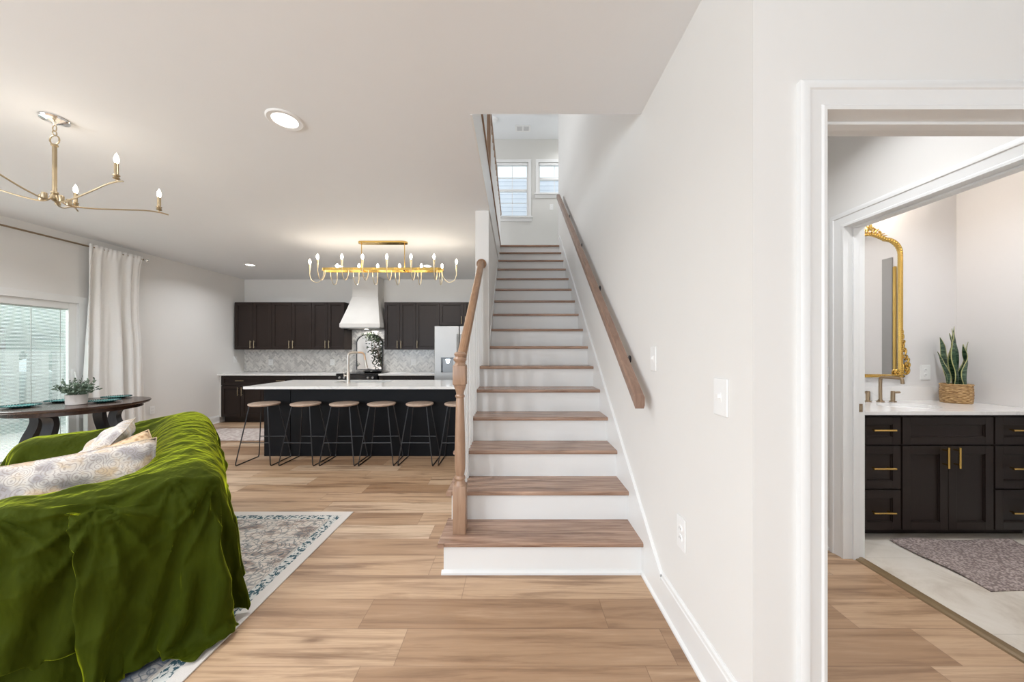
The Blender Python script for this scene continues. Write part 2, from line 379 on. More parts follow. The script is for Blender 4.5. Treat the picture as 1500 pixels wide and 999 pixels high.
def mk_blind():
    t = NT('blind_slat'); tl = t.n('ShaderNodeBsdfTranslucent', {'Color': (.8, .82, .82, 1)}); mx = t.n('ShaderNodeMixShader', {0: .5})
    t.set(t.p.inputs['Base Color'], (.82, .83, .83, 1)); t.t.links.new(t.p.outputs[0], mx.inputs[1]); t.t.links.new(tl.outputs[0], mx.inputs[2])
    t.t.links.new(mx.outputs[0], t.t.nodes['Material Output'].inputs[0]); return t.m
M['blind'] = mk_blind()
M['mirror'] = flat('mirror_silver', (.86, .86, .86), .015, 1.0, var=0)
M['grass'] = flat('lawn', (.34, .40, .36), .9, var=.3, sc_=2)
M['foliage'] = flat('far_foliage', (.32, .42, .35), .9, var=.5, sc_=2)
M['deck'] = flat('pale_deck', (.62, .60, .57), .8)
M['copper'] = flat('copper_sheen', (.72, .50, .34), .3, 1.0)

# ================================================================ SETTING
H = 2.82; F2 = 3.2; H2 = 5.69
XL, XS, XO, YB = -5.58, .78, -.28, 7.03
S = lambda n, b, m, p=None, sm=False: struct_(n, b, m, p, sm)
b = B(); box(b, -5.7, 2.235, -4.2, 7.15, -.1, 0); box(b, 2.235, 3.95, -4.2, 1.18, -.1, 0); S('floor', b, M['floor'])
b = B(); box(b, 2.245, 3.95, 1.18, 3.08, -.1, .004); S('floor_bathroom', b, M['bathtile'])
b = B(); prism(b, [(2.195, 0), (2.20, .007), (2.215, .012), (2.25, .012), (2.262, .006), (2.262, 0)], 'y', 1.24, 2.225); S('trim_1', b, flat('oak_reducer', (.20, .135, .07), .35))
# walls
b = B(); wall_holes(b, 'x', -5.70, XL, -4.2, 7.15, 0, H, [(2.44, 4.40, 0.0, 2.0), (-3.5, -.3, .4, 2.6)]); S('wall_left', b, M['wall'])
b = B(); box(b, -5.58, -.42, YB, 7.15, 0, H); S('wall_back', b, M['wall'])
b = B(); box(b, -.42, XO, 3.58, 7.0, 0, H+.002); S('wall_stair_left', b, M['wall'])
b = B(); box(b, XS, .90, 1.12, 6.19, 0, H2); S('wall_stair_right', b, M['wall'])
DX0, DX1, DZ = 1.0135, 1.90, 2.134
b = B(); wall_holes(b, 'y', 1.12, 1.235, .90, 3.95, 0, H, [(DX0-.012, DX1+.012, 0, DZ+.012)]); S('wall_front', b, M['wall'])
BY0, BY1, BZ = 1.335, 2.215, 2.155
b = B(); wall_holes(b, 'x', 2.14, 2.255, 1.235, 3.08, 0, H, [(BY0-.012, BY1+.012, 0, BZ+.012)]); S('wall_hall', b, M['wall'])
b = B(); box(b, .90, 2.14, 3.0, 3.1, 0, H); S('wall_hall_end', b, M['wall'])
bathw = flat('bathroom_paint', (.73, .71, .70), .65, var=.01)
b = B(); box(b, 2.255, 3.95, 2.965, 3.08, 0, H); S('wall_bathroom_back', b, bathw)
b = B(); box(b, 3.83, 3.95, 1.235, 2.965, 0, H); S('wall_bathroom_right', b, bathw)
b = B(); box(b, 3.95, 4.07, -4.2, 3.08, 0, H); S('wall_right', b, M['wall'])
b = B(); wall_holes(b, 'y', -4.32, -4.2, -5.7, 4.07, 0, H, [(-5.0, -1.8, .35, 2.6), (-1.2, 2.0, .35, 2.6)]); S('wall_behind', b, M['wall'])
# ceilings
b = B()
box(b, -5.7, XO, -4.32, 7.15, H, F2); box(b, XO, .90, -4.32, 2.12, H, F2); box(b, .90, 4.07, -4.32, 3.1, H, F2)
S('ceiling', b, M['ceil'])
b = B(); box(b, XO, 2.2, 6.01, 7.12, H, F2); S('floor_landing', b, M['trim'])
b = B(); box(b, -3.0, 2.3, 1.9, 7.12, H2, H2+.1); S('ceiling_landing', b, M['ceil'])
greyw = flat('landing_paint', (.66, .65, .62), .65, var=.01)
W1 = (-.395, .265, 4.10, 5.215); W2 = (.475, 1.135, 4.58, 5.215)
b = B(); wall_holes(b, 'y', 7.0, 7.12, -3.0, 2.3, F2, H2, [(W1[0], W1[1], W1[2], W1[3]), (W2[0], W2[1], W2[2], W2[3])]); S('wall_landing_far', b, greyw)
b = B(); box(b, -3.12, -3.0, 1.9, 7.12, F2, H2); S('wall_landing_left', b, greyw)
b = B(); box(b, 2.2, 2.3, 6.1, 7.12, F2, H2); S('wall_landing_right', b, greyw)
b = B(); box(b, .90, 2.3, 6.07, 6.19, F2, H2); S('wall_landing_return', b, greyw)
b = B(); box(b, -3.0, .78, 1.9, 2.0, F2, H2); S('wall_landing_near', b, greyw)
# baseboards
def baseprof(t=.014, h=.185): return [(0, 0), (t+.012, 0), (t+.012, .012), (t, .022), (t, h-.03), (t-.003, h-.024), (t-.004, h-.010), (.004, h), (0, h)]
b = B(); prism(b, [(XS-p, z) for p, z in baseprof()], 'y', 1.12, 1.815); prism(b, [(XS, 0), (XS-.026, 0), (XS-.026, .012), (XS-.014, .022), (XS, .022)], 'y', 1.815, 2.052); S('baseboard_stair', b, M['trim'])
b = B(); prism(b, [(1.12-p, z) for p, z in baseprof(h=.18)], 'x', XS-.014, DX0-.092); S('baseboard_front', b, M['trim'])
b = B(); prism(b, [(2.14-p, z) for p, z in baseprof(h=.14)], 'y', BY1+.094, 3.0); S('baseboard_hall', b, M['trim'])
b = B(); prism(b, [(XL+p, z) for p, z in baseprof(h=.14)], 'y', 4.52, 6.42); S('baseboard_left', b, M['trim'])
b = B(); prism(b, [(3.83-p, z) for p, z in baseprof(h=.14)], 'y', 1.3, 2.40); S('baseboard_bathroom', b, M['trim'])
# door casings and jambs
b = B(); casing(b, 'y', 1.12, -1, DX0, DX1, DZ); casing(b, 'y', 1.235, 1, DX0, DX1, DZ); S('trim_2', b, M['trim'], None, True)
b = B()
box(b, DX0-.013, DX0, 1.12, 1.235, 0, DZ); box(b, DX1, DX1+.013, 1.12, 1.235, 0, DZ); box(b, DX0-.013, DX1+.013, 1.12, 1.235, DZ, DZ+.013)
box(b, DX0, DX0+.011, 1.165, 1.20, 0, DZ-.011, bev=.002); box(b, DX0, DX1, 1.165, 1.20, DZ-.011, DZ, bev=.002)
S('trim_3', b, M['trim'])
b = B(); casing(b, 'x', 2.14, -1, BY0, BY1, BZ); casing(b, 'x', 2.255, 1, BY0, BY1, BZ); S('trim_4', b, M['trim'], None, True)
b = B()
box(b, 2.14, 2.255, BY1, BY1+.013, 0, BZ); box(b, 2.14, 2.255, BY0-.013, BY0, 0, BZ); box(b, 2.14, 2.255, BY0-.013, BY1+.013, BZ, BZ+.013)
box(b, 2.185, 2.22, BY1-.011, BY1, 0, BZ-.011, bev=.002); box(b, 2.185, 2.22, BY0, BY1, BZ-.011, BZ, bev=.002)
S('trim_5', b, M['trim'])
b = B(); box(b, 3.812, 3.829, 2.438, 2.462, .005, 2.2, bev=.003); S('trim_10', b, M['gold'])
b = B(); box(b, 3.82, 3.829, 2.33, 2.425, .005, 2.3); S('trim_11', b, flat('grey_tile', (.30, .29, .28), .3))
sp = thing('strike_plate', 'small bronze strike plate on the white bathroom door jamb', 'strike plate', (2.238, BY1, .98))
b = B(); box(b, -.014, .014, -.0025, 0, -.026, .026, bev=.001); obj('plate', b, M['bronze'], sp)
b = B(); box(b, -.006, .006, -.004, -.0024, -.013, .013, bev=.001); obj('latch_hole', b, M['brass'], sp)

# ---------------------------------------------------------------- landing windows
def sash_window(name, x0, x1, z0, z1, rows):
    b = B(); Y = 7.0
    casing(b, 'y', Y, -1, x0, x1, z1, z0, [(0, 0), (0, .012), (.055, .016), (.06, .012), (.06, 0)], True)
    box(b, x0-.085, x1+.085, Y-.045, Y, z0-.03, z0-.002, bev=.004); box(b, x0-.07, x1+.07, Y-.016, Y, z0-.10, z0-.03, bev=.003)
    w = S(name, b, M['trim'])
    b = B()
    for a0, a1 in ((x0, x0+.03), (x1-.03, x1)): box(b, a0, a1, Y+.04, Y+.09, z0, z1)
    box(b, x0+.03, x1-.03, Y+.04, Y+.09, z1-.035, z1); box(b, x0+.03, x1-.03, Y+.04, Y+.09, z0, z0+.04)
    zm = (z0+z1)/2; box(b, x0+.03, x1-.03, Y+.035, Y+.085, zm-.022, zm+.022)
    obj('window_frame', b, M['trim'], w)
    b = B(); xm = (x0+x1)/2
    box(b, xm-.006, xm+.006, Y+.055, Y+.065, z0+.04, z1-.035)
    for k in range(1, rows):
        if k*2 == rows: continue
        z = z0+.04+(z1-z0-.075)*k/rows; box(b, x0+.03, x1-.03, Y+.055, Y+.065, z-.006, z+.006)
    obj('muntin', b, M['trim'], w)
    b = B(); box(b, x0+.03, x1-.03, Y+.068, Y+.072, z0+.04, z1-.035); obj('glass_pane', b, M['glass'], w)
    b = B(); box(b, x0+.012, x1-.012, Y+.005, Y+.035, z1-.05, z1-.006, bev=.004); obj('blind_headrail', b, M['trim'], w)
sash_window('window_1', *W1, 4); sash_window('window_2', *W2, 2)
# neighbouring house siding seen milky through the landing windows
b = B()
for k in range(54): prism(b, [(9.6, -.25+k*.12), (9.575, -.25+k*.12), (9.595, -.13+k*.12), (9.6, -.13+k*.12)], 'x', -3, 3.5)
box(b, -3, 3.5, 9.6, 9.7, -.25, 6.23)
o = obj('neighbour_house', b, flat('white_lap_siding', (.80, .84, .92), .7)); tag(o, 'white lap siding of the house outside the landing windows', 'house')

# ---------------------------------------------------------------- staircase
Y1, RUN, RISE, NR = 2.07, .261, .2, 16
st = thing('staircase', 'straight staircase with oak treads and white risers', 'staircase', (0, 0, 0))
def yn(k): return Y1+(k-1)*RUN            # riser k face, k = 1..16
for k in range(1, NR+1):
    y = yn(k); z0 = (k-1)*RISE; open_ = k <= 6
    xl = -.435 if open_ else XO+.001
    b = B(); box(b, xl, XS-.013, y, y+.018, z0, z0+RISE-.027)
    if k == 1:
        prism(b, [(y, 0), (y-.016, 0), (y-.016, .012), (y-.006, .022), (y, .024)], 'x', xl-.012, XS-.013)
    obj('riser', b, M['trim'], st)
    if k == NR: break
    b = B(); xt = -.468 if open_ else XO+.001
    z = z0+RISE; yb = y+RUN+.001
    poly = [(y-.030+.006, z-.027), (y-.030+.001, z-.021), (y-.030, z-.013), (y-.030+.001, z-.006), (y-.030+.007, z), (yb, z), (yb, z-.027)]
    prism(b, poly, 'x', xt+(.014 if open_ else 0), XS-.013)
    if open_:    # returned nosing on the open end
        prism(b, [(xt+.04, z-.027), (xt+.006, z-.027), (xt, z-.013), (xt+.006, z+.0004), (xt+.04, z+.0004)], 'y', y-.036, yb+.02)
    obj('tread', b, M['tread'], st)
b = B(); yt = yn(16)
prism(b, [(yt-.024, F2-.03), (yt-.03, F2-.015), (yt-.023, F2), (yt+.06, F2), (yt+.06, F2-.03)], 'x', XO, XS-.002); obj('landing_nosing', b, M['tread'], st)
b = B()   # closed side of the open steps
poly = [(Y1+.002, .0)]
for k in range(1, 8): poly += [(yn(k)+.002, (k-1)*RISE), (yn(k)+.002, k*RISE-.028)]
poly = poly[1:] + [(yn(7)+.25, 7*RISE-.028), (yn(7)+.25, 0)]
prism(b, poly, 'x', -.434, -.40)
obj('side_panel', b, M['trim'], st)
b = B()   # skirt board on the right wall
sl = RISE/RUN
ya, ye = 1.80, 5.97
za = lambda y: sl*(y-2.04)+.355
prism(b, [(1.80, 0), (1.80, .172), (ye, za(ye)), (ye, za(ye)-.5), (2.3, 0)], 'x', XS-.0145, XS)
for off, t in ((0, .018), (-.02, .016)):
    prism(b, [(1.80, za(1.80)+off-.012), (ye, za(ye)+off-.012), (ye, za(ye)+off), (1.80, za(1.80)+off)], 'x', XS-t, XS)
obj('skirt_board', b, M['trim'], st)
b = B(); prism(b, [(3.60, za(3.6)-.10), (ye, za(ye)-.10), (ye, za(ye)-.5), (3.60, za(3.6)-.5)], 'x', XO, XO+.008); obj('skirt_board', b, M['trim'], st)

# lower railing
rl = thing('stair_railing', 'oak newel post and sloping handrail with white balusters on the open side of the stairs', 'stair railing', (-.353, 2.176, .2))
def wl(x, y, z): return (x+.353, y-2.176, z-.2)
b = B(); w = .041
box(b, -w, w, -w, w, 0, .30, bev=.004); box(b, -w, w, -w, w, .935, 1.06, bev=.006)
prof = [(.040, .30), (.032, .315), (.029, .33), (.034, .338), (.034, .348), (.026, .36), (.033, .40), (.0345, .46), (.031, .62), (.027, .78), (.025, .845),
        (.024, .85), (.030, .858), (.030, .866), (.023, .874), (.027, .895), (.034, .912), (.038, .925), (.040, .935)]
lathe(b, prof, n=28)
cap = [(.040, 1.06), (.034, 1.068), (.030, 1.078), (.040, 1.088), (.042, 1.098), (.036, 1.108), (.030, 1.114), (.037, 1.124), (.038, 1.132), (.028, 1.142), (.004, 1.146)]
lathe(b, cap, n=28)
obj('newel_post', b, M['post'], rl, True)
def rail_profile(wd, ht):
    return [(-wd*.36, -ht/2), (wd*.36, -ht/2), (wd*.40, -ht*.18), (wd/2, -ht*.05), (wd/2, ht*.22), (wd*.36, ht*.42), (wd*.12, ht/2), (-wd*.12, ht/2), (-wd*.36, ht*.42), (-wd/2, ht*.22), (-wd/2, -ht*.05), (-wd*.40, -ht*.18)]
def rail_sweep(bm, p0, p1, prof, mi=0):
    p0, p1 = Vector(p0), Vector(p1); d = (p1-p0).normalized(); u = Vector((0, 0, 1)).cross(d).normalized(); v = d.cross(u)
    A = [bm.verts.new(p0+u*a+Vector((0, 0, 1))*c/max(v.z, .3)) for a, c in prof]; C = [bm.verts.new(p1+u*a+Vector((0, 0, 1))*c/max(v.z, .3)) for a, c in prof]
    n = len(prof); fs = [bm.faces.new(A), bm.faces.new(C)]
    for i in range(n): fs.append(bm.faces.new((A[i], A[(i+1) % n], C[(i+1) % n], C[i])))
    bmesh.ops.recalc_face_normals(bm, faces=fs)
HP0, HP1 = (-.353, 2.20, 1.275), (-.356, 3.565, 2.262)
b = B(); rail_sweep(b, wl(*HP0), wl(*HP1), rail_profile(.062, .06)); obj('handrail', b, M['rail'], rl)
b = B(); rc = wl(-.356, 3.58, 2.262)
prof = [(.052, 0), (.052, .008), (.046, .016), (.040, .018)]
bb = B(); lathe(bb, prof, n=28); merge(b, bb, 0, Matrix.Translation(rc) @ Matrix.Rotation(PI/2, 4, 'X')); obj('rosette', b, M['rail'], rl, True)
by = 2.30
nb = 0
while by < 3.52:
    k = int((by-(Y1-.03))//RUN)+1; zt = k*RISE; zr = HP0[2]+(by-HP0[1])*(HP1[2]-HP0[2])/(HP1[1]-HP0[1])-.035
    b = B(); box(b, -.016, .016, -.016, .016, 0, zr-zt+.012, bev=.002)
    obj('baluster', b, M['trim'], rl, loc=wl(-.366, by, zt)); by += .087; nb += 1

# wall handrail on the right
hr = thing('wall_handrail', 'long oak handrail bracketed to the white stairwell wall', 'handrail', (.69, 1.9, 1.05))
def wh(x, y, z): return (x-.69, y-1.9, z-1.05)
P0, P1 = Vector((.70, 1.925, 1.065)), Vector((.70, 5.56, 3.86))
b = B(); rp = [(-.024, -.032), (.024, -.032), (.030, -.018), (.030, .018), (.022, .032), (-.022, .032), (-.030, .018), (-.030, -.018)]
rail_sweep(b, wh(*P0), wh(*P1), rp)
obj('rail', b, M['railw'], hr)
for y in (2.32, 3.14, 4.0, 4.9):
    z = P0.z+(y-P0.y)*(P1.z-P0.z)/(P1.y-P0.y)-.04; b = B()
    tube(b, [wh(.778, y, z-.035), wh(.74, y, z-.04), wh(.705, y, z-.025), wh(.70, y, z)], .007, 8)
    bb = B(); lathe(bb, [(.026, 0), (.026, .006), (.012, .010)], n=16); merge(b, bb, 0, Matrix.Translation(wh(.779, y, z-.035)) @ Matrix.Rotation(-PI/2, 4, 'Y'))
    obj('bracket', b, M['black_metal'], hr)

# upstairs guard rail along the opening
lr = thing('landing_railing', 'upper guard rail of oak and white balusters beside the stairwell opening', 'landing railing', (-.31, 3.7, F2))
b = B(); box(b, -.035, .055, -1.65, 3.22, 0, .028, bev=.006); obj('base_rail', b, M['rail'], lr)
b = B(); rail_sweep(b, (0, -1.6, .93), (0, 3.25, .93), rail_profile(.06, .055)); obj('top_rail', b, M['rail'], lr)
b = B(); box(b, -.042, .042, -.04, .04, 0, .98, bev=.004); lathe(b, [(.04, .98), (.046, .99), (.046, 1.0), (.03, 1.02), (.005, 1.04)]); obj('newel_post', b, M['post'], lr, True)
for k in range(28):
    y = -1.55+k*.17
    if abs(y) < .06: continue
    b = B(); box(b, -.015, .015, -.015, .015, .02, .91); obj('baluster', b, M['trim'], lr, loc=(0, y, 0))
b = B(); box(b, XO, XO+.012, 2.12, 5.95, H-.004, F2+.001); S('trim_6', b, M['trim'])

# ---------------------------------------------------------------- ceiling fittings
def downlight(loc, label, r=.10, power=12, group='recessed ceiling lights'):
    t = thing('recessed_light', label, 'ceiling light', loc, group=group)
    b = B(); lathe(b, [(r*.68, -.001), (r*.70, -.007), (r*.93, -.009), (r, -.004), (r, -.0005)], n=40); obj('trim_ring', b, M['plastic'], t, True)
    b = B(); lathe(b, [(r*.67, -.002), (r*.67, -.004), (r*.4, -.0055), (.001, -.006)], n=32); obj('lens', b, M['lens'], t, True)
    l = bpy.data.lights.new('downlight_glow', 'AREA'); l.shape = 'DISK'; l.size = r*1.2; l.energy = power; l.color = (.94, .965, 1.0); l.spread = R(150)
    lo = bpy.data.objects.new('downlight_glow', l); COL.objects.link(lo); lo.parent = t; lo.location = (0, 0, -.012)
downlight((-1.465, 2.17, H), 'large round recessed light in the ceiling nearest the camera', .105, 20)
downlight((1.55, 1.75, H), 'unseen recessed fill light added to the small hall ceiling between doorway and bathroom', .09, 9)  # unseen lamp added to brighten the hall
downlight((3.0, 1.9, H), 'unseen recessed fill light added to the bathroom ceiling', .09, 17)  # unseen lamp added to lift the bathroom
for _x, _y, _l in ((-4.45, 2.5, 'recessed fill light added left of the dining chandelier, out of the picture'), (-3.6, -.4, 'recessed fill light added behind the camera above the sofa corner'), (-2.0, -.9, 'recessed fill light added behind the camera nearest the stair wall'), (-3.6, -2.4, 'recessed fill light added far behind the camera, left side'), (-1.0, -2.5, 'recessed fill light added far behind the camera, middle of the room')): downlight((_x, _y, H), _l, .09, 30)  # off-frame lamps added to fill the floor, ceiling and left wall
downlight((1.35, 6.45, H2), 'unseen recessed fill light added to the upper landing around the corner from the stairs', .09, 12)  # hidden lamp added to light the far landing wall
downlight((-4.53, 5.83, H), 'round recessed light in the kitchen ceiling left of the gold chandelier', .09, 15)
downlight((-3.05, 5.90, H), 'round recessed light glowing behind the left end of the gold chandelier', .09, 10)
downlight((-1.52, 5.90, H), 'round recessed light glowing behind the right end of the gold chandelier', .09, 10)
t = thing('smoke_detector', 'round white smoke detector on the upper landing ceiling', 'smoke detector', (-.40, 6.38, H2))
b = B(); lathe(b, [(.07, 0), (.07, -.02), (.062, -.035), (.03, -.045), (.001, -.046)], n=24); obj('housing', b, M['plastic'], t, True)
t = thing('ceiling_vent', 'white rectangular vent in the upper landing ceiling', 'vent', (.146, 6.65, H2))
b = B(); box(b, -.15, .15, -.09, .09, -.012, 0, bev=.003); obj('vent_frame', b, M['plastic'], t)
b = B()
for sx in (-1, 1):
    for k in range(8): box(b, sx*.065-.05, sx*.065+.05, -.062+k*.016, -.054+k*.016, -.016, -.011)
obj('slat', b, flat('vent_slat', (.62, .62, .62), .5), t)

# ---------------------------------------------------------------- switches and outlets
def plate(name, label, cat, loc, axis, w=.075, h=.12, kind='switch', gang=1, group='white wall plates'):
    t = thing(name, label, cat, loc); t.rotation_euler = {'-x': (0, 0, -PI/2), '-y': (0, 0, 0), '+x': (0, 0, PI/2)}[axis]
    b = B(); box(b, -w/2, w/2, -.007, 0, -h/2, h/2, bev=.003); obj('cover_plate', b, M['plastic'], t)
    if kind == 'switch':
        for g in range(gang):
            b = B(); x = (g-(gang-1)/2)*.046
            box(b, x-.005, x+.005, -.018, -.006, -.004, .012, bev=.002); box(b, x-.009, x+.009, -.0085, -.0065, -.018, .018)
            obj('toggle', b, M['plastic'], t)
    else:
        for s in (-1, 1):
            b = B(); bb = B(); lathe(bb, [(.017, 0), (.017, .002), (.016, .0035)], n=20); merge(b, bb, 0, Matrix.Translation((0, -.0065, s*.022)) @ Matrix.Rotation(PI/2, 4, 'X'))
            for q in (-.006, .006): box(b, q-.001, q+.001, -.0108, -.0098, s*.022-.003, s*.022+.006, 1)
            obj('socket', b, [M['plastic'], M['slot']], t)
    return t
plate('light_switch', 'small white light switch on the stair wall beside the handrail end', 'light switch', (XS, 1.921, 1.306), '-x', .075, .138)
plate('light_switch', 'larger white light switch on the stair wall nearest the doorway', 'light switch', (XS, 1.291, 1.175), '-x', .085, .14)
plate('wall_outlet', 'white outlet low on the stair wall above the baseboard', 'outlet', (XS, 1.598, .497), '-x', .078, .15, 'outlet')
plate('light_switch', 'white switch plate on the hall wall left of the bathroom door casing', 'light switch', (2.14, 2.362, 1.18), '-x', .075, .125)
plate('wall_outlet', 'white outlet on the bathroom wall above the marble splash', 'outlet', (3.555, 2.965, 1.163), '-y', .085, .13, 'outlet')
plate('light_switch', 'white switch on the kitchen side wall left of the upper cabinets', 'light switch', (XL, 6.80, 1.18), '+x', .08, .12)
plate('wall_outlet', 'white outlet low on the left wall behind the round table', 'outlet', (XL, 5.24, .44), '+x', .075, .12, 'outlet')
plate('wall_outlet', 'small white outlet on the landing wall beside the handrail top', 'outlet', (.74, 7.0, 4.30), '-y', .075, .12, 'outlet')

# ================================================================ KITCHEN
def shaker(bm, x0, x1, z0, z1, y, fw=.057, th=.02, rec=.012):
    """five-piece shaker front, outer face at y, facing -y"""
    if x1-x0 < .2: fw = .042
    fz = min(fw, (z1-z0)*.27)
    box(bm, x0, x0+fw, y, y+th, z0, z1, bev=.0015); box(bm, x1-fw, x1, y, y+th, z0, z1, bev=.0015)
    box(bm, x0+fw, x1-fw, y, y+th, z0, z0+fz, bev=.0015); box(bm, x0+fw, x1-fw, y, y+th, z1-fz, z1, bev=.0015)
    box(bm, x0+fw-.002, x1-fw+.002, y+rec, y+th, z0+fz-.002, z1-fz+.002)
    xi0, xi1, zi0, zi1, q = x0+fw, x1-fw, z0+fz, z1-fz, .006
    box(bm, xi0, xi0+q, y+.006, y+th, zi0, zi1, bev=.002); box(bm, xi1-q, xi1, y+.006, y+th, zi0, zi1, bev=.002); box(bm, xi0+q, xi1-q, y+.006, y+th, zi0, zi0+q, bev=.002); box(bm, xi0+q, xi1-q, y+.006, y+th, zi1-q, zi1, bev=.002)
def pull(parent, p, L, vertical, mat, r=.0055, off=.032):
    x, y, z = p; b = B(); d = Vector((0, 0, 1)) if vertical else Vector((1, 0, 0)); c = Vector((x, y-off, z))
    tube(b, [c-d*L/2, c+d*L/2], r, 10)
    for s in (-.34, .34): q = c+d*L*s; tube(b, [q, q+Vector((0, off, 0))], r*.8, 8)
    obj('handle', b, mat, parent, True)
def cabinet(name, label, x0, x1, z0, z1, yf, yb, fronts, mat, hm, kick=0, group=None, hr_=.0055, hoff=.032):
    """fronts: (kind, x0, x1, z0, z1, handle) with handle (x, z, len, vertical) or None; world coordinates"""
    cx = (x0+x1)/2; t = thing(name, label, 'cabinet', (cx, yf, z0-kick), group=group); oz = z0-kick
    L = lambda x, y, z: (x-cx, y-yf, z-oz)
    b = B(); a = L(x0, yf+.02, z0); c = L(x1, yb, z1); box(b, a[0]+.001, c[0]-.001, a[1], c[1], a[2], c[2])
    if kick: box(b, a[0]+.001, c[0]-.001, .085, c[1], 0, kick)
    obj('body', b, mat, t)
    for kind, fx0, fx1, fz0, fz1, h in fronts:
        b = B(); g = .0022
        shaker(b, fx0-cx+g, fx1-cx-g, fz0-oz+g, fz1-oz-g, 0); d = obj(kind, b, mat, t)
        if h: pull(d, (h[0]-cx, 0, h[1]-oz), h[2], h[3], hm, hr_, hoff)
    return t
UY = 6.70
def upper(label, x0, x1, xs, z0=1.377, z1=2.309, single=None, xr=None, hz=None):
    hz = hz or z0+.10
    fr = []
    if single: fr.append(('door', x0, x1, z0, z1, (x0+.035, hz, .15, True)))
    else: fr += [('door', x0, xs, z0, z1, (xs-.036, hz, .15, True)), ('door', xs, x1, z0, z1, (xs+.036, hz, .15, True))]
    return cabinet('wall_cabinet', label, x0, xr or x1, z0, z1, UY, YB-.001, fr, M['cab'], M['brass'], group='dark kitchen wall cabinets')
px2 = lambda px, Y: (px-755)*Y/500
upper('dark wall cabinet at the left end beside the left kitchen wall', px2(343.5, UY), px2(398, UY), px2(370.7, UY))
upper('middle dark wall cabinet of the three left of the white hood', px2(398, UY), px2(456.5, UY), px2(427.3, UY))
upper('dark wall cabinet directly left of the white range hood', px2(456.5, UY), -3.363, px2(480, UY))
upper('dark two-door wall cabinet directly right of the white range hood', -2.575, px2(609, UY), px2(585.3, UY))
upper('dark single-door wall cabinet between hood-side cabinet and refrigerator', px2(609, UY), px2(643.5, UY), 0, single=True)
upper('short dark wall cabinet above the stainless refrigerator', px2(643.5, UY), -.535, px2(679, UY), z0=1.853, hz=1.853+.10)
BF = 6.41
def base(label, x0, x1, split=True):
    zt, zb = .885, .105; xm = (x0+x1)/2
    fr = [('drawer', x0, x1, .70, zt, (xm, .79, .16, False))]
    if split: fr += [('door', x0, xm, zb, .697, (xm-.036, .59, .16, True)), ('door', xm, x1, zb, .697, (xm+.036, .59, .16, True))]
    else: fr += [('door', x0, x1, zb, .697, (x1-.04, .59, .16, True))]
    return cabinet('base_cabinet', label, x0, x1, zb, zt, BF, YB-.002, fr, M['cab'], M['brass'], kick=.105, group='dark kitchen base cabinets')
b1, b2, b3, b4 = -5.53, -4.79, -4.0, -3.36
base('dark base cabinet at the left end of the back wall run', b1, b2)
base('second dark base cabinet from the left wall, partly behind the island', b2, b3)
base('dark base cabinet directly left of the black range', b3, b4)
base('dark base cabinet directly right of the black range', -2.565, -2.02)
base('dark base cabinet between the range-side cabinet and the refrigerator', -2.02, -1.50)
b = B(); box(b, XL+.001, b4, BF-.022, YB, .886, .917, bev=.003); box(b, XL+.001, b1, BF+.02, BF+.04, .105, .885)
o = obj('countertop', b, M['quartz']); tag(o, 'white quartz countertop on the back wall left of the range', 'countertop', 'back wall countertops')
b = B(); box(b, -2.565, -1.497, BF-.022, YB, .886, .917, bev=.003)
o = obj('countertop', b, M['quartz']); tag(o, 'white quartz countertop on the back wall right of the range', 'countertop', 'back wall countertops')
# herringbone marble backsplash
def herringbone(x0, x1, z0, z1, y, holes=()):
    bm = B(); lay = bm.loops.layers.color.new('tile'); w, L, g = .031, .093, .002; rn = random.Random(3)
    c45 = math.sqrt(.5); cx, cz = (x0+x1)/2, (z0+z1)/2; big = 2.7
    n = int(big/w)+4
    for i in range(-n, n):
        for j in range(-n//3, n//3):
            # classic herringbone lattice, 3:1 blocks
            for kind in (0, 1):
                ax = i*w + j*L*1.0; az = -i*w*-1 + -j*L*1.0
                if kind == 0: r = (ax, az, ax+L-g, az+w-g)
                else: r = (ax, az+w, ax+w-g, az+w+L-g)
                m = [(r[0], r[1]), (r[2], r[1]), (r[2], r[3]), (r[0], r[3])]
                pts = [((a-bz)*c45, (a+bz)*c45) for a, bz in m]
                mx, mz = sum(p[0] for p in pts)/4, sum(p[1] for p in pts)/4
                if not (x0-cx-.08 < mx < x1-cx+.08 and z0-cz-.08 < mz < z1-cz+.08): continue
                vs = [bm.verts.new((p[0]+cx, y, p[1]+cz)) for p in pts]; f = bm.faces.new(vs); f.material_index = 0
                colr = (rn.random(), rn.random()**.8, rn.random(), 1)
                for l in f.loops: l[lay] = colr
    for co, no in (((x0, 0, 0), (-1, 0, 0)), ((x1, 0, 0), (1, 0, 0)), ((0, 0, z0), (0, 0, -1)), ((0, 0, z1), (0, 0, 1))):
        bmesh.ops.bisect_plane(bm, geom=bm.verts[:]+bm.edges[:]+bm.faces[:], plane_co=co, plane_no=no, clear_outer=True)
    bmesh.ops.recalc_face_normals(bm, faces=bm.faces[:])
    box(bm, x0, x1, y+.0008, y+.007, z0, z1, 1)
    return bm
for nm, a in (('trim_7', (XL+.001, -3.363, .918, 1.376)), ('trim_8', (-3.362, -2.576, .918, 1.83)), ('trim_9', (-2.575, -1.49, .918, 1.376))):
    o = obj(nm, herringbone(a[0], a[1], a[2], a[3], YB-.0085), [M['marble'], M['grout']]); o['kind'] = 'structure'
for px_, lab in ((397, 'white outlet on the marble backsplash under the left wall cabinets'), (487, 'white outlet on the marble backsplash just left of the kitchen faucet'), (605.6, 'white outlet on the marble backsplash between range and refrigerator')):
    plate('wall_outlet', lab, 'outlet', (px2(px_, 7.02), YB-.009, 1.115), '-y', .095, .125, 'outlet')

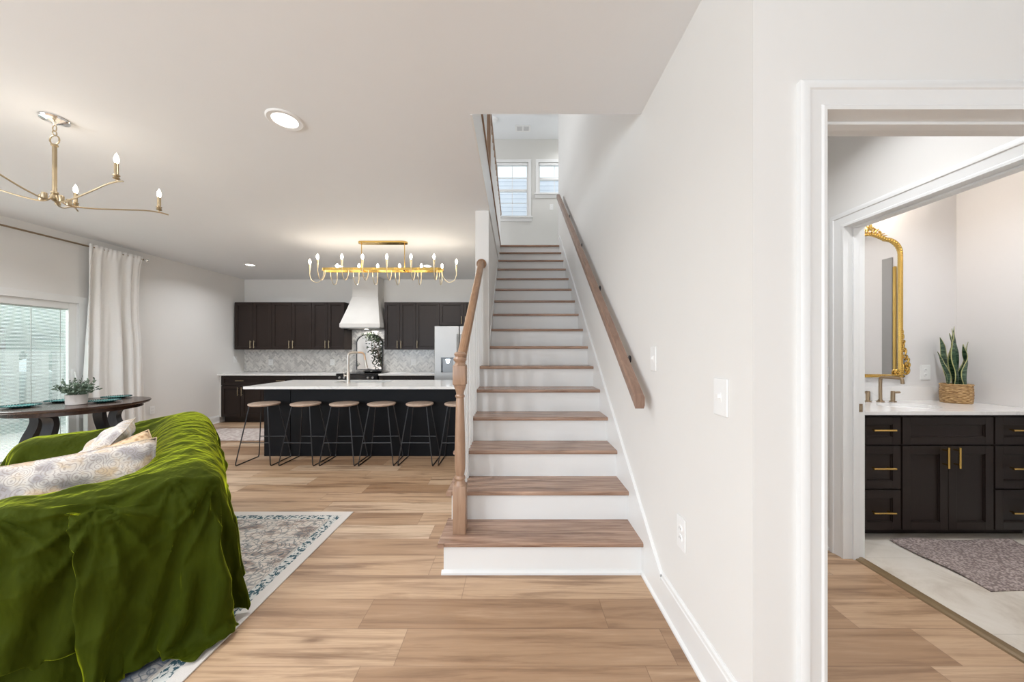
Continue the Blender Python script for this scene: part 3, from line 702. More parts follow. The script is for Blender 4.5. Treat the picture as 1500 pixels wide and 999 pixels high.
# hood
hx = -2.968
t = thing('range_hood', 'tall flared white plaster range hood between the wall cabinets', 'range hood', (hx, 7.02, 1.80))
b = B()
def ring(bm, hw, yf, z): return [bm.verts.new(v) for v in ((-hw, 0, z), (-hw, yf, z), (hw, yf, z), (hw, 0, z))]
secs = [(.385, -.52, .0), (.385, -.52, .075), (.379, -.512, .08)]
for k in range(9):
    u = k/8; c = (1-u)**1.03; secs.append((.255+.122*c, -.28-.228*c, .082+.53*u))
secs.append((.255, -.28, 1.018))
rs = [ring(b, *s) for s in secs]
for r0, r1 in zip(rs, rs[1:]):
    for i in range(4): b.faces.new((r0[i], r0[(i+1) % 4], r1[(i+1) % 4], r1[i]))
b.faces.new(rs[-1]); bmesh.ops.recalc_face_normals(b, faces=b.faces[:])
obj('hood_shell', b, M['plaster'], t)
b = B(); box(b, -.37, .37, -.505, -.005, -.018, .0); obj('hood_insert', b, M['steel'], t)
b = B(); lathe(b, [(.035, -.0175), (.035, -.022), (.001, -.023)], (0, -.22, 0), 20); obj('hood_lamp', b, M['lens'], t)
l = bpy.data.lights.new('hood_glow', 'AREA'); l.shape = 'DISK'; l.size = .1; l.energy = 4; l.color = (1, .96, .9)
lo = bpy.data.objects.new('hood_glow', l); COL.objects.link(lo); lo.parent = t; lo.location = (0, -.22, -.03)
# range
t = thing('range', 'black slide-in range with glass cooktop below the white hood', 'range', (hx, BF, 0))
b = B(); box(b, -.379, .379, .0, .60, .09, .90, bev=.004); box(b, -.36, .36, .06, .60, 0, .09); obj('body', b, M['dark'], t)
b = B(); box(b, -.385, .385, -.03, .60, .905, .925, bev=.004); obj('cooktop', b, M['dark'], t)
b = B(); box(b, -.379, .379, -.045, 0, .80, .905, bev=.006); obj('control_panel', b, M['dark'], t)
for kx in (-.31, -.22, .22, .31):
    b = B(); bb = B(); lathe(bb, [(.021, 0), (.021, .018), (.017, .026)], n=20); merge(b, bb, 0, Matrix.Translation((kx, -.045, .852)) @ Matrix.Rotation(PI/2, 4, 'X')); obj('knob', b, M['steel'], t, True)
b = B(); box(b, -.37, .37, -.03, 0, .24, .79, bev=.004); od = obj('oven_door', b, M['dark'], t)
b = B(); tube(b, [(-.32, -.075, .74), (.32, -.075, .74)], .012, 10)
for s in (-.29, .29): tube(b, [(s, -.075, .74), (s, -.02, .74)], .009, 8)
obj('handle', b, M['steel'], od, True)
t = thing('frying_pan', 'dark shallow pan resting on the black cooktop', 'pan', (hx+.14, BF+.36, .926))
b = B(); lathe(b, [(.001, 0), (.15, 0), (.185, .028), (.182, .03), (.145, .006), (.001, .005)], n=28); obj('pan_bowl', b, M['dark'], t, True)
b = B(); tube(b, [(-.18, 0, .025), (-.30, -.03, .045)], .011, 8); obj('pan_handle', b, M['steel'], t, True)
# arched mirror over the range
t = thing('arched_mirror', 'small arched mirror in a thin black frame leaning behind the range', 'mirror', (-2.985, 6.985, .965))
def arch(hw, h, z0=0, n=20): return [(-hw, z0), (-hw, h-hw*.75)]+[(-hw*math.cos(PI*k/n), h-hw*.75+hw*.75*math.sin(PI*k/n)) for k in range(1, n)]+[(hw, h-hw*.75), (hw, z0)]
b = B(); prism(b, arch(.262, .73), 'y', 0, .012); obj('glass', b, M['mirror'], t)
b = B(); pts = [(x, -.004, z) for x, z in arch(.262, .73)]; tube(b, pts+[pts[0]], .009, 8); obj('frame', b, M['black_metal'], t, True)

# greenery garland that the mirror shows hanging at its top right
t = thing('greenery_sprig', 'dark green leafy sprig draped over the arched mirror top', 'greenery', (-2.93, 6.955, 1.62))
b = B(); rn = random.Random(5)
def leaf(bm, p, d, L, w_, mi=0):
    d = d.normalized(); u, v = frame_of(d); a = rn.uniform(0, 2*PI); s = u*math.cos(a)+v*math.sin(a); nrm = d.cross(s)
    p = Vector(p); vs = [bm.verts.new(q) for q in (p, p+d*L*.45+s*w_+nrm*w_*.2, p+d*L, p+d*L*.45-s*w_+nrm*w_*.2)]
    f = bm.faces.new(vs); f.material_index = mi
for k in range(170):
    x = rn.gauss(.05, .09); z = rn.gauss(.02, .045)-max(0, x-.06)*.6
    leaf(b, (x, rn.uniform(-.05, .0), z), Vector((rn.uniform(-1, 1), rn.uniform(-.8, .1), rn.uniform(-1, .7))), rn.uniform(.04, .07), .011)
obj('leaves', b, mk_leaf('dark_green_leaf', (.012, .022, .01), (.05, .075, .035)), t)
b = B()
for k in range(5):
    x = .02+.035*k; tube(b, smooth_path([(x, -.012, .03), (x+rn.uniform(-.02, .02), -.02, -.15), (x+rn.uniform(-.03, .03), -.014, -.30-.04*k)], 4), .003, 5)
obj('stem', b, flat('dry_stem', (.12, .085, .06), .8), t)

# refrigerator
t = thing('refrigerator', 'tall stainless french-door refrigerator with water dispenser', 'refrigerator', (-1.026, 6.25, 0))
b = B(); box(b, -.455, .455, .06, .77, .02, 1.79, bev=.004); obj('body', b, flat('fridge_side', (.18, .18, .18), .5), t)
for s in (-1, 1):
    b = B(); box(b, min(s*.004, s*.458), max(s*.004, s*.458), 0, .058, .71, 1.805, bev=.008); d = obj('door', b, M['steel'], t)
    b = B(); x = s*.035; tube(b, [(x, -.05, .85), (x, -.05, 1.66)], .011, 10)
    for z in (.90, 1.61): tube(b, [(x, -.05, z), (x, .005, z)], .009, 8)
    if s == 1: pass
    obj('handle', b, M['steel'], d, True)
    if s == -1:
        b = B(); x0, x1 = px2(646, 6.25)+1.026, px2(664, 6.25)+1.026; z0, z1 = .955, 1.232
        box(b, x0, x1, -.004, .0, z0, z1, bev=.002); dp = obj('dispenser', b, flat('dispenser_recess', (.20, .205, .21), .3, .4), d)
        b = B(); box(b, x0, x0+.035, -.006, -.003, z0+.003, z1-.003); box(b, x0, x1, -.0055, -.003, z1-.03, z1-.003); obj('dispenser_panel', b, M['dark'], dp)
        b = B(); prism(b, [(x0+.09, 1.20), (x0+.17, 1.20), (x0+.16, 1.13), (x0+.145, 1.12), (x0+.115, 1.12), (x0+.10, 1.13)], 'y', -.02, -.003); obj('dispenser_paddle', b, M['chrome'], dp)
b = B(); box(b, -.458, .458, 0, .058, .06, .70, bev=.008); d = obj('freezer_drawer', b, M['steel'], t)
b = B(); tube(b, [(-.40, -.05, .64), (.40, -.05, .64)], .011, 10)
for x in (-.36, .36): tube(b, [(x, -.05, .64), (x, .005, .64)], .009, 8)
obj('handle', b, M['steel'], d, True)

# island
IX0, IX1, IY0, IY1 = -3.223, -.66, 4.377, 5.05
t = thing('kitchen_island', 'long black paneled kitchen island under a white top', 'kitchen island', ((IX0+IX1)/2, IY0, 0))
cx = (IX0+IX1)/2
b = B(); box(b, IX0-cx+.004, IX1-cx-.004, .012, IY1-IY0, 0, .884); obj('body', b, M['island'], t)
b = B(); box(b, IX0-cx, IX0-cx+.335, 0, .014, 0, .884, bev=.003); obj('end_panel', b, M['island'], t)
b = B(); box(b, IX0-cx+.341, IX1-cx, 0, .014, 0, .884, bev=.003); obj('back_panel', b, M['island'], t)
b = B(); box(b, -3.308, -.60, 4.145, 5.09, .885, .917, bev=.003)
# sink opening is a shallow inset cut: split slab around it
b.free(); b = B(); sx0, sx1, sy0, sy1 = -2.50, -1.76, 4.67, 5.0
wall = B()
Xs = [-3.308, sx0, sx1, -.60]; Ys = [4.145, sy0, sy1, 5.09]; cc = {}
def vv(x, y, z):
    k = (x, y, z)
    if k not in cc: cc[k] = b.verts.new(k)
    return cc[k]
fs = []
for i in range(3):
    for j in range(3):
        if i == 1 and j == 1: continue
        for z in (.885, .917): fs.append(b.faces.new((vv(Xs[i], Ys[j], z), vv(Xs[i+1], Ys[j], z), vv(Xs[i+1], Ys[j+1], z), vv(Xs[i], Ys[j+1], z))))
def side(x0, y0, x1, y1): fs.append(b.faces.new((vv(x0, y0, .885), vv(x1, y1, .885), vv(x1, y1, .917), vv(x0, y0, .917))))
for i in range(3): side(Xs[i], Ys[0], Xs[i+1], Ys[0]); side(Xs[i], Ys[3], Xs[i+1], Ys[3]); side(Xs[0], Ys[i], Xs[0], Ys[i+1]); side(Xs[3], Ys[i], Xs[3], Ys[i+1])
side(sx0, sy0, sx1, sy0); side(sx0, sy1, sx1, sy1); side(sx0, sy0, sx0, sy1); side(sx1, sy0, sx1, sy1)
bmesh.ops.recalc_face_normals(b, faces=fs); wall.free()
o = obj('countertop', b, M['quartz']); tag(o, 'long white quartz island countertop above the bar stools', 'countertop')
t = thing('kitchen_sink', 'white undermount sink set in the island countertop', 'sink', ((sx0+sx1)/2, (sy0+sy1)/2, .917))
b = B(); hw, hd = (sx1-sx0)/2, (sy1-sy0)/2
box(b, -hw-.0, -hw+.012, -hd, hd, -.22, -.033); box(b, hw-.012, hw, -hd, hd, -.22, -.033); box(b, -hw, hw, -hd, -hd+.012, -.22, -.033); box(b, -hw, hw, hd-.012, hd, -.22, -.033); box(b, -hw, hw, -hd, hd, -.232, -.22)
obj('basin', b, M['plastic'], t)
b = B(); lathe(b, [(.04, -.219), (.04, -.216), (.02, -.217)], n=20); obj('drain', b, M['nickel'], t)
# faucet
t = thing('kitchen_faucet', 'tall brushed nickel pull-down faucet on the island', 'faucet', (-2.265, 4.625, .917))
b = B(); lathe(b, [(.028, 0), (.028, .006), (.0215, .012), (.0215, .13), (.018, .135), (.018, .16), (.0165, .165)], n=20)
tube(b, smooth_path([(0, 0, .15), (0, 0, .36), (.012, .01, .398), (.045, .03, .41), (.10, .07, .41)], 6), .0155, 12, caps=True)
obj('body', b, M['nickel'], t, True)
b = B(); tube(b, smooth_path([(.09, .065, .41), (.135, .10, .409), (.158, .12, .39), (.166, .126, .36), (.172, .13, .31)], 5), .0125, 12); obj('spout', b, M['copper'], t, True)
b = B(); tube(b, [(.172, .13, .31), (.180, .135, .25), (.188, .14, .20)], [.013, .016, .019], 12); obj('spray_head', b, M['nickel'], t, True)
b = B(); tube(b, [(-.015, 0, .10), (-.055, -.01, .10)], .012, 10); tube(b, [(-.05, -.01, .10), (-.06, -.012, .19)], .005, 8); obj('lever', b, M['nickel'], t, True)
# kitchen mat
b = B(); box(b, -5.12, -3.1, 5.12, 5.92, .0005, .009, bev=.003); o = obj('kitchen_rug', b, mk_mat('kitchen_mat', (.64, .58, .54), (.46, .38, .35), 16)); tag(o, 'pale patterned runner rug on the floor behind the island', 'rug')

# stools
def make_stool():
    t = thing('bar_stool', 'x', 'bar stool', (0, 0, 0), group='bar stools along the island')
    b = B(); lathe(b, [(.001, .688), (.13, .688), (.155, .690), (.163, .697), (.166, .706), (.163, .714), (.150, .718), (.08, .715), (.001, .714)], n=40); obj('seat', b, M['seatw'], t, True)
    for s in (-1, 1):
        top_f, top_b = (s*.108, -.10, .69), (s*.108, .10, .69); bf, bb_ = (s*.203, -.19, .012), (s*.203, .19, .012)
        def lerp(a, c, k): return tuple(a[i]+(c[i]-a[i])*k for i in range(3))
        b = B(); tube(b, [top_f, lerp(top_f, bf, .95)] + [tuple(v) for v in smooth_path([lerp(top_f, bf, .97), (s*.203, -.178, .008), (s*.203, -.15, .007)], 4)] + [(s*.203, .15, .007)] +
                      [tuple(v) for v in smooth_path([(s*.203, .15, .007), (s*.203, .178, .008), lerp(top_b, bb_, .97)], 4)] + [lerp(top_b, bb_, .95), top_b], .0062, 8)
        obj('leg', b, M['black_metal'], t, True)
    for y in (-1, 1):
        k = (.69-.268)/(.69-.012); x = .108+.095*k; yy = y*(.10+.09*k)
        b = B(); tube(b, [(-x, yy, .268), (x, yy, .268)], .0052, 8); obj('stretcher', b, M['black_metal'], t, True)
    b = B(); tube(b, [(-.11, -.10, .686), (.11, -.10, .686), (.11, .10, .686), (-.11, .10, .686), (-.11, -.10, .686)], .005, 6); obj('seat_frame', b, M['black_metal'], t)
    return t
stool = make_stool()
labs = ['round wood-seat bar stool at the left end of the island', 'second bar stool from the left end of the island', 'third bar stool from the left end of the island, left of the faucet base',
        'fourth bar stool from the left end of the island, right of the faucet', 'fifth bar stool from the left, nearest full stool to the stairs', 'bar stool at the right end of the island, half hidden by the newel post']
for i, x in enumerate((-3.067, -2.561, -2.09, -1.635, -1.168, -.70)):
    o = stool if i == 0 else copy_tree(stool); o.location = (x, 4.172, 0); o['label'] = labs[i]; o.rotation_euler.z = R([1, -1, .5, 1.5, -1, 0][i])

# linear chandelier over the island
ccx, ccy = -1.787, 4.61
t = thing('linear_chandelier', 'long gold candle chandelier hanging over the kitchen island', 'chandelier', (ccx, ccy, H))
Z = lambda z: z-H
b = B()
def stadium(L, r, n=12): return [(L+r*math.cos(a), r*math.sin(a)) for a in [(-PI/2+PI*k/n) for k in range(n+1)]]+[(-L+r*math.cos(a), r*math.sin(a)) for a in [(PI/2+PI*k/n) for k in range(n+1)]]
prism(b, stadium(.275, .055), 'z', -.022, 0); obj('canopy', b, M['gold'], t)
for x in (-.29, .29):
    b = B(); tube(b, [(x, 0, -.02), (x, 0, Z(2.45))], .0055, 8); obj('rod', b, M['gold'], t, True)
b = B(); o1, i1 = stadium(.74, .075), stadium(.74, .062); n = len(o1)
va = [[b.verts.new((p[0], p[1], z)) for p in pp] for pp in (o1, i1) for z in (Z(2.425), Z(2.458))]
for i in range(n):
    j = (i+1) % n
    for q0, q1 in ((va[0], va[1]), (va[2], va[3]), (va[0], va[2]), (va[1], va[3])): b.faces.new((q0[i], q0[j], q1[j], q1[i]))
for x in (-.29, .29): box(b, x-.012, x+.012, -.07, .07, Z(2.43), Z(2.452))
bmesh.ops.recalc_face_normals(b, faces=b.faces[:]); obj('ring_frame', b, M['gold'], t)
spots = [(x, s, 0) for s in (-1, 1) for x in (-.745, -.435, -.17, .14, .45, .745)] + [(-.99, 0, 1), (.99, 0, 1)]
for x, s, endd in spots:
    if endd: sx_ = math.copysign(1, x); base_, dr, dist = Vector((sx_*.80, 0, Z(2.43))), Vector((sx_, 0, 0)), .19
    else: base_, dr, dist = Vector((x, s*.068, Z(2.43))), Vector((0, s, 0)), .172
    up = Vector((0, 0, 1))
    a = t_arm = B(); P = [base_, base_-up*.07+dr*.008, base_-up*.13+dr*.045, base_-up*.155+dr*(dist*.5), base_-up*.13+dr*(dist-.03), base_-up*.06+dr*dist, base_+up*.0+dr*dist]
    tube(a, smooth_path(P, 4), .0048, 7); arm = obj('arm', a, M['champagne'], t, True)
    c = base_+dr*dist; b = B(); lathe(b, [(.005, -.02), (.007, .0), (.0135, .085), (.0135, .09), (.002, .091)], c, 14); obj('candle_cup', b, M['champagne'], arm, True)
    b = B(); lathe(b, [(.008, .09), (.011, .10), (.0165, .118), (.017, .13), (.011, .148), (.003, .162)], c, 12); obj('bulb', b, M['bulb'], arm, 'all')
for x in (-.8, -.4, 0, .4, .8):
    l = bpy.data.lights.new('chandelier_glow', 'POINT'); l.energy = 2.6; l.color = (1, .86, .70); l.shadow_soft_size = .2
    lo = bpy.data.objects.new('chandelier_glow', l); COL.objects.link(lo); lo.parent = t; lo.location = (x, 0, Z(2.48))

# ================================================================ LIVING SIDE
# sliding patio door with blinds between the glass
d = thing('door_1', None, None, (XL, 3.42, 0)); d['kind'] = 'structure'
dy = lambda y: y-3.42
b = B()
casing(b, 'x', 0, 1, dy(2.44), dy(4.355), 1.955, 0, [(0, 0), (0, .012), (.03, .014), (.05, .018), (.085, .020), (.088, 0)])
for a0, a1 in ((2.44, 2.50), (4.355, 4.40)): box(b, -.115, .004, dy(a0), dy(a1), 0, 2.0)
box(b, -.115, .004, dy(2.44), dy(4.40), 1.955, 2.0); box(b, -.115, .004, dy(2.44), dy(4.40), 0, .035)
obj('door_frame', b, M['trim'], d, True)
b = B()
for (y0, y1, x0, x1) in ((3.40, 4.355, -.06, -.02), (2.50, 3.46, -.105, -.065)):
    box(b, x0, x1, dy(y0), dy(y0+.07), .035, 1.955, bev=.003); box(b, x0, x1, dy(y1-.075), dy(y1), .035, 1.955, bev=.003)
    box(b, x0, x1, dy(y0+.07), dy(y1-.075), 1.875, 1.955, bev=.003); box(b, x0, x1, dy(y0+.07), dy(y1-.075), .035, .14, bev=.003)
obj('sash', b, M['trim'], d)
b = B(); box(b, -.052, -.049, dy(3.47), dy(4.28), .14, 1.875); box(b, -.031, -.028, dy(3.47), dy(4.28), .14, 1.875); box(b, -.09, -.087, dy(2.57), dy(3.385), .14, 1.875); obj('glass_pane', b, M['glass'], d)
b = B(); z = .155
while z < 1.855:
    prism(b, [(-.0455, z), (-.035, z+.0075), (-.035, z+.0082), (-.0455, z+.0007)], 'y', dy(3.475), dy(4.275)); z += .0155
obj('blind', b, M['blind'], d)
b = B()
for y in (3.955, 4.21): box(b, -.034, -.0325, dy(y-.003), dy(y+.003), .15, 1.87)
box(b, -.046, -.033, dy(3.475), dy(4.275), 1.858, 1.874); obj('blind_cord', b, M['trim'], d)
b = B(); tube(b, smooth_path([(-.02, dy(4.325), .92), (.02, dy(4.32), .94), (.035, dy(4.31), 1.0), (.03, dy(4.30), 1.09)], 4), .009, 8); box(b, -.02, -.012, dy(4.305), dy(4.345), .88, 1.12, bev=.003); obj('door_handle', b, M['trim'], d, True)
# outside
b = B(); box(b, -40, -5.9, -12, 26, -.35, -.25); o = obj('lawn', b, M['grass']); o['kind'] = 'structure'
b = B(); box(b, -8.6, -5.72, 0.6, 7.5, -.25, -.06); o = obj('deck', b, M['deck']); o['kind'] = 'structure'
for i, (x, y, lab) in enumerate(((-11.2, 7.52, 'white post outside the patio door, left of the blind cord'), (-11.0, 7.86, 'white post outside the patio door, lined up with the blind cord'), (-12.6, 9.4, 'slender white post outside the patio door, right of the blind cord'))):
    t = thing('fence_post', lab, 'post', (x, y, -.25), group='white posts outside')
    b = B(); w = .11 if i < 2 else .07; box(b, -w, w, -w, w, 0, 1.55, bev=.01); box(b, -w-.02, w+.02, -w-.02, w+.02, 1.55, 1.60, bev=.01); obj('post', b, M['deck'], t)
rn = random.Random(2)
for i, (x, y, h, rr, lab) in enumerate(((-15, 5.2, 7.5, 2.4, 'big leafy tree seen through the left of the patio door'), (-16.5, 10.8, 8.5, 2.8, 'leafy tree seen through the middle of the patio door'), (-17.5, 17, 9, 3.0, 'leafy tree seen near the curtain edge of the patio door'), (-27, 10, 11, 4.2, 'tall leafy tree farthest from the patio door'))):
    t = thing('garden_tree', lab, 'tree', (x, y, -.25), group='trees outside')
    b = B(); tube(b, [(0, 0, 0), (.1, 0, h*.35), (0, .1, h*.6)], [.2, .16, .08], 8); obj('trunk', b, flat('bark', (.2, .16, .13), .9), t)
    b = B()
    for k in range(26):
        c = Vector((rn.gauss(0, rr*.42), rn.gauss(0, rr*.42), h*.52+rn.gauss(0, h*.2)))
        if c.z < .9: c.z = .9
        ico = B(); bmesh.ops.create_icosphere(ico, subdivisions=2, radius=rr*rn.uniform(.3, .5))
        for v in ico.verts: v.co *= rn.uniform(.82, 1.18)
        merge(b, ico, 0, Matrix.Translation(c))
    obj('crown', b, M['foliage'], t)
# curtain and rod
t = thing('curtain_rod', 'long thin brass curtain rod above the patio door', 'curtain rod', (-5.475, 5.0, 2.692))
b = B(); tube(b, [(0, -3.4, 0), (0, .02, 0)], .0105, 10); tube(b, [(0, -3.4, .0), (0, -1.4, 0)], .013, 10); obj('rod', b, M['bronze'], t, True)
b = B(); bb = B(); lathe(bb, [(.010, 0), (.018, .004), (.018, .012), (.010, .016), (.012, .03), (.024, .042), (.026, .055), (.018, .068), (.001, .074)], n=16); merge(b, bb, 0, Matrix.Translation((0, .02, 0)) @ Matrix.Rotation(-PI/2, 4, 'X')); obj('finial', b, M['chrome'], t, True)
for y in (-.01, -2.9):
    b = B(); tube(b, [(-.104, y, 0), (-.012, y, -.012)], .007, 8); box(b, -.105, -.099, y-.015, y+.015, -.04, .03, bev=.002); obj('bracket', b, M['bronze'], t)
t = thing('curtain', 'long white linen curtain panel hanging at the patio door edge', 'curtain', (-5.475, 4.69, 2.70))
bm = B(); nu, nv = 110, 48; grid = []
for j in range(nv+1):
    v = j/nv; row = []
    z = .028-v*2.70
    for i in range(nu+1):
        u = i/nu
        half0, half1 = (-.315, .315), (-.36+.0*v, .40)
        y0 = -.315-.06*min(1, v*1.6)+.05*max(0, v-.7); y1 = .315-.05*math.sin(min(1, v*2.2)*PI)*.6+.10*max(0, v-.35)
        uu = u+.018*math.sin(6.3*u*1.5+v*2.5)
        y = y0+(y1-y0)*uu
        ph = 2*PI*(4.6*u+.35*math.sin(2.2*u*PI+1.2*v))+.5
        amp = (.020+.036*min(1, v*1.7))*(.72+.28*math.sin(u*11+1))
        x = amp*math.sin(ph)+.010*math.sin(2.3*ph+v*3)*min(1, v*2)
        if v < .06:
            ph2 = 2*PI*11*u; x = x*(v/.06)+(1-v/.06)*(.016+.006*math.sin(ph2)) if v > .012 else .014+.008*math.sin(ph2)
        row.append(bm.verts.new((x, y, z)))
    grid.append(row)
for j in range(nv):
    for i in range(nu): bm.faces.new((grid[j][i], grid[j][i+1], grid[j+1][i+1], grid[j+1][i]))
o = obj('panel', bm, M['curtain'], t, 'all'); md = o.modifiers.new('thick', 'SOLIDIFY'); md.thickness = .003

# round dining table
tx, ty, tz = -4.955, 3.86, .76; TR = .575
t = thing('round_table', 'round dark wood dining table with curved legs by the patio door', 'dining table', (tx, ty, 0))
b = B(); lathe(b, [(.001, tz-.034), (TR-.03, tz-.034), (TR-.012, tz-.030), (TR-.008, tz-.020), (TR, tz-.014), (TR, tz-.004), (TR-.004, tz), (.001, tz)], n=72); obj('tabletop', b, M['tablew'], t, True)
b = B(); lathe(b, [(TR-.09, tz-.075), (TR-.065, tz-.075), (TR-.065, tz-.034), (TR-.09, tz-.034)], n=64); obj('apron', b, M['tablew'], t, True)
def slab_curve(bm, pts, half, wd):
    """pts: (r, z) centre line; ribbon thickness half; width wd across"""
    P = [Vector((p[0], 0, p[1])) for p in smooth_path([(a, 0, c) for a, c in pts], 6) for p in [(p.x, p.z)]]
    rows = []
    for i, p in enumerate(P):
        dd = (P[min(i+1, len(P)-1)]-P[max(i-1, 0)]).normalized(); nn = Vector((dd.z, 0, -dd.x)); h = half(i/(len(P)-1))
        rows.append([bm.verts.new(p+nn*h*a+Vector((0, wd/2*c, 0))) for a, c in ((-1, -1), (1, -1), (1, 1), (-1, 1))])
    fs = []
    for r0, r1 in zip(rows, rows[1:]):
        for k in range(4): fs.append(bm.faces.new((r0[k], r0[(k+1) % 4], r1[(k+1) % 4], r1[k])))
    fs.append(bm.faces.new(rows[0])); fs.append(bm.faces.new(rows[-1])); bmesh.ops.recalc_face_normals(bm, faces=fs)
for k in range(4):
    b = B(); slab_curve(b, [(.40, .70), (.34, .665), (.315, .59), (.335, .50), (.385, .38), (.42, .24), (.41, .11), (.43, .0)], lambda s: .026+.012*math.sin(PI*s), .085)
    box(b, .27, .48, -.045, .045, .69, .727, bev=.004)
    lg = obj('leg', b, M['legw'], t, True); lg.rotation_euler.z = R(20+90*k)
b = B(); lathe(b, [(.001, .10), (.38, .10), (.40, .115), (.38, .135), (.001, .135)], n=40); obj('lower_shelf', b, M['legw'], t, True)
def make_plate():
    t = thing('plate', 'x', 'plate', group='teal plates on the round table')
    b = B(); lathe(b, [(.001, .004), (.075, .004), (.085, .008), (.125, .018), (.128, .021), (.124, .022), (.083, .013), (.072, .009), (.001, .0085)], n=48); obj('dish', b, M['teal'], t, True)
    b = B()
    for k in range(40):
        a = 2*PI*k/40; sphere(b, (.127*math.cos(a), .127*math.sin(a), .021), .006, 8, 5)
    obj('beaded_rim', b, M['teal_d'], t, True)
    b = B(); lathe(b, [(.05, 0), (.055, .0), (.06, .0045), (.05, .0045)], n=32); obj('foot_ring', b, M['teal_d'], t)
    return t
pl = make_plate()
for i, (x, y, lab) in enumerate(((-5.17, 3.57, 'teal plate at the left edge of the round table, nearest the patio door frame'), (-5.24, 3.95, 'teal plate left of the potted plant on the round table'), (-4.745, 3.94, 'teal plate directly right of the white plant pot'), (-5.0, 4.28, 'teal plate at the far right of the round table near the curtain'))):
    o = pl if i == 0 else copy_tree(pl); o.location = (x, y, tz); o['label'] = lab
t = thing('potted_plant', 'small sage green plant in a whitewashed pot on the round table', 'potted plant', (-4.84, 3.765, tz))
b = B(); lathe(b, [(.001, 0), (.072, 0), (.078, .005), (.082, .105), (.084, .11), (.076, .11), (.072, .09), (.001, .09)], n=32); obj('pot', b, M['pot'], t, True)
b = B(); lathe(b, [(.001, .088), (.072, .088), (.072, .094), (.001, .096)], n=20); obj('soil', b, M['soil'], t)
b = B(); sb = B(); rn = random.Random(11)
for k in range(46):
    a = rn.uniform(0, 2*PI); el = rn.uniform(.25, 1.35); L = rn.uniform(.10, .19)
    dr = Vector((math.cos(a)*math.cos(el), math.sin(a)*math.cos(el), math.sin(el))); p0 = Vector((.03*math.cos(a), .03*math.sin(a), .09)); p1 = p0+dr*L+Vector((0, 0, .02))
    tube(sb, [p0, (p0+p1)/2+Vector((0, 0, .012)), p1], .0018, 5)
    for q in range(11):
        f = .25+.75*q/10; p = p0.lerp(p1, f); leaf(b, p, dr*.5+Vector((rn.uniform(-1, 1), rn.uniform(-1, 1), rn.uniform(-.3, .9))), rn.uniform(.026, .042), .0085)
obj('stems', sb, M['leaf'], t); obj('leaves', b, M['leaf'], t)

# leafy indoor tree by the left wall, caught by the small arched mirror over the range
t = thing('indoor_tree', 'dark leafy indoor tree reflected in the small arched mirror over the range', 'potted tree', (-4.95, 1.15, 0))
b = B(); lathe(b, [(.001, 0), (.15, 0), (.19, .30), (.195, .32), (.175, .32), (.16, .27), (.001, .27)], n=32); obj('pot', b, M['legw'], t, True)
b = B(); rn = random.Random(4); lb = B()
for k in range(7):
    a = 2*PI*k/7; e = Vector((.35*math.cos(a), .42*math.sin(a), 1.7+.3*math.sin(k*2.1))); mid = Vector((.10*math.cos(a), .12*math.sin(a), .9))
    pth_ = smooth_path([(.02*math.cos(a), .02*math.sin(a), .25), mid, e], 8); tube(b, pth_, [.018*(1-.6*i/16) for i in range(len(pth_))], 7)
    for q in range(110):
        f = rn.uniform(.45, 1); i = int(f*(len(pth_)-1)); p = pth_[i]+Vector((rn.gauss(0, .16), rn.gauss(0, .18), rn.gauss(.05, .16)))
        leaf(lb, p, Vector((rn.uniform(-1, 1), rn.uniform(-1, 1), rn.uniform(-1, .6))), rn.uniform(.09, .14), .028)
obj('trunk', b, flat('tree_trunk', (.16, .12, .09), .9), t, True); obj('leaves', lb, mk_leaf('ficus_leaf', (.010, .020, .010), (.04, .065, .03)), t)

# rug
RX0, RX1, RY0, RY1 = -4.4, -1.352, .9, 2.85
M['rug'] = mk_rug(RX0, RX1, RY0, RY1)
b = B(); box(b, RX0, RX1, RY0, RY1, .0005, .009, bev=.003); o = obj('area_rug', b, M['rug']); tag(o, 'faded cream, grey and teal bordered rug under the green sofa', 'rug')

# sofa (local frame: x along its length, y from back to front)
SO = Vector((-1.42, 1.645, 0)); sa = R(133.5)
ux, uy = Vector((math.cos(sa), math.sin(sa), 0)), Vector((math.cos(sa+PI/2), math.sin(sa+PI/2), 0))
ZS = .975
t = thing('sofa', 'long sofa in olive green velvet slipcover by the dining table', 'sofa', SO, sa)
def rb(bm, x0, x1, y0, y1, z0, z1, r):
    q = B(); box(q, x0, x1, y0, y1, z0, z1); es = [e for e in q.edges if max(v.co.z for v in e.verts) > z0+.01]
    bmesh.ops.bevel(q, geom=es, offset=r, segments=5, profile=.5, affect='EDGES'); merge(bm, q)
    return bm
b = rb(B(), .014, 1.785, .014, .255, .07, .77, .11); obj('backrest', b, M['velvet'], t, 'all')
b = rb(B(), .012, .23, .016, .89, .07, .705, .09); obj('arm', b, M['velvet'], t, 'all')
b = rb(B(), 1.57, 1.788, .016, .92, .07, .715, .09); obj('arm', b, M['velvet'], t, 'all')
b = rb(B(), .22, 1.58, .25, .91, .16, .40, .05); obj('seat_cushion', b, M['velvet'], t, 'all')
for x, y in ((.06, .06), (.06, .82), (1.72, .06), (1.72, .84)):
    b = B(); lathe(b, [(.018, 0), (.026, .07)], (x, y, .009), 12); obj('leg', b, M['tablew'], t)
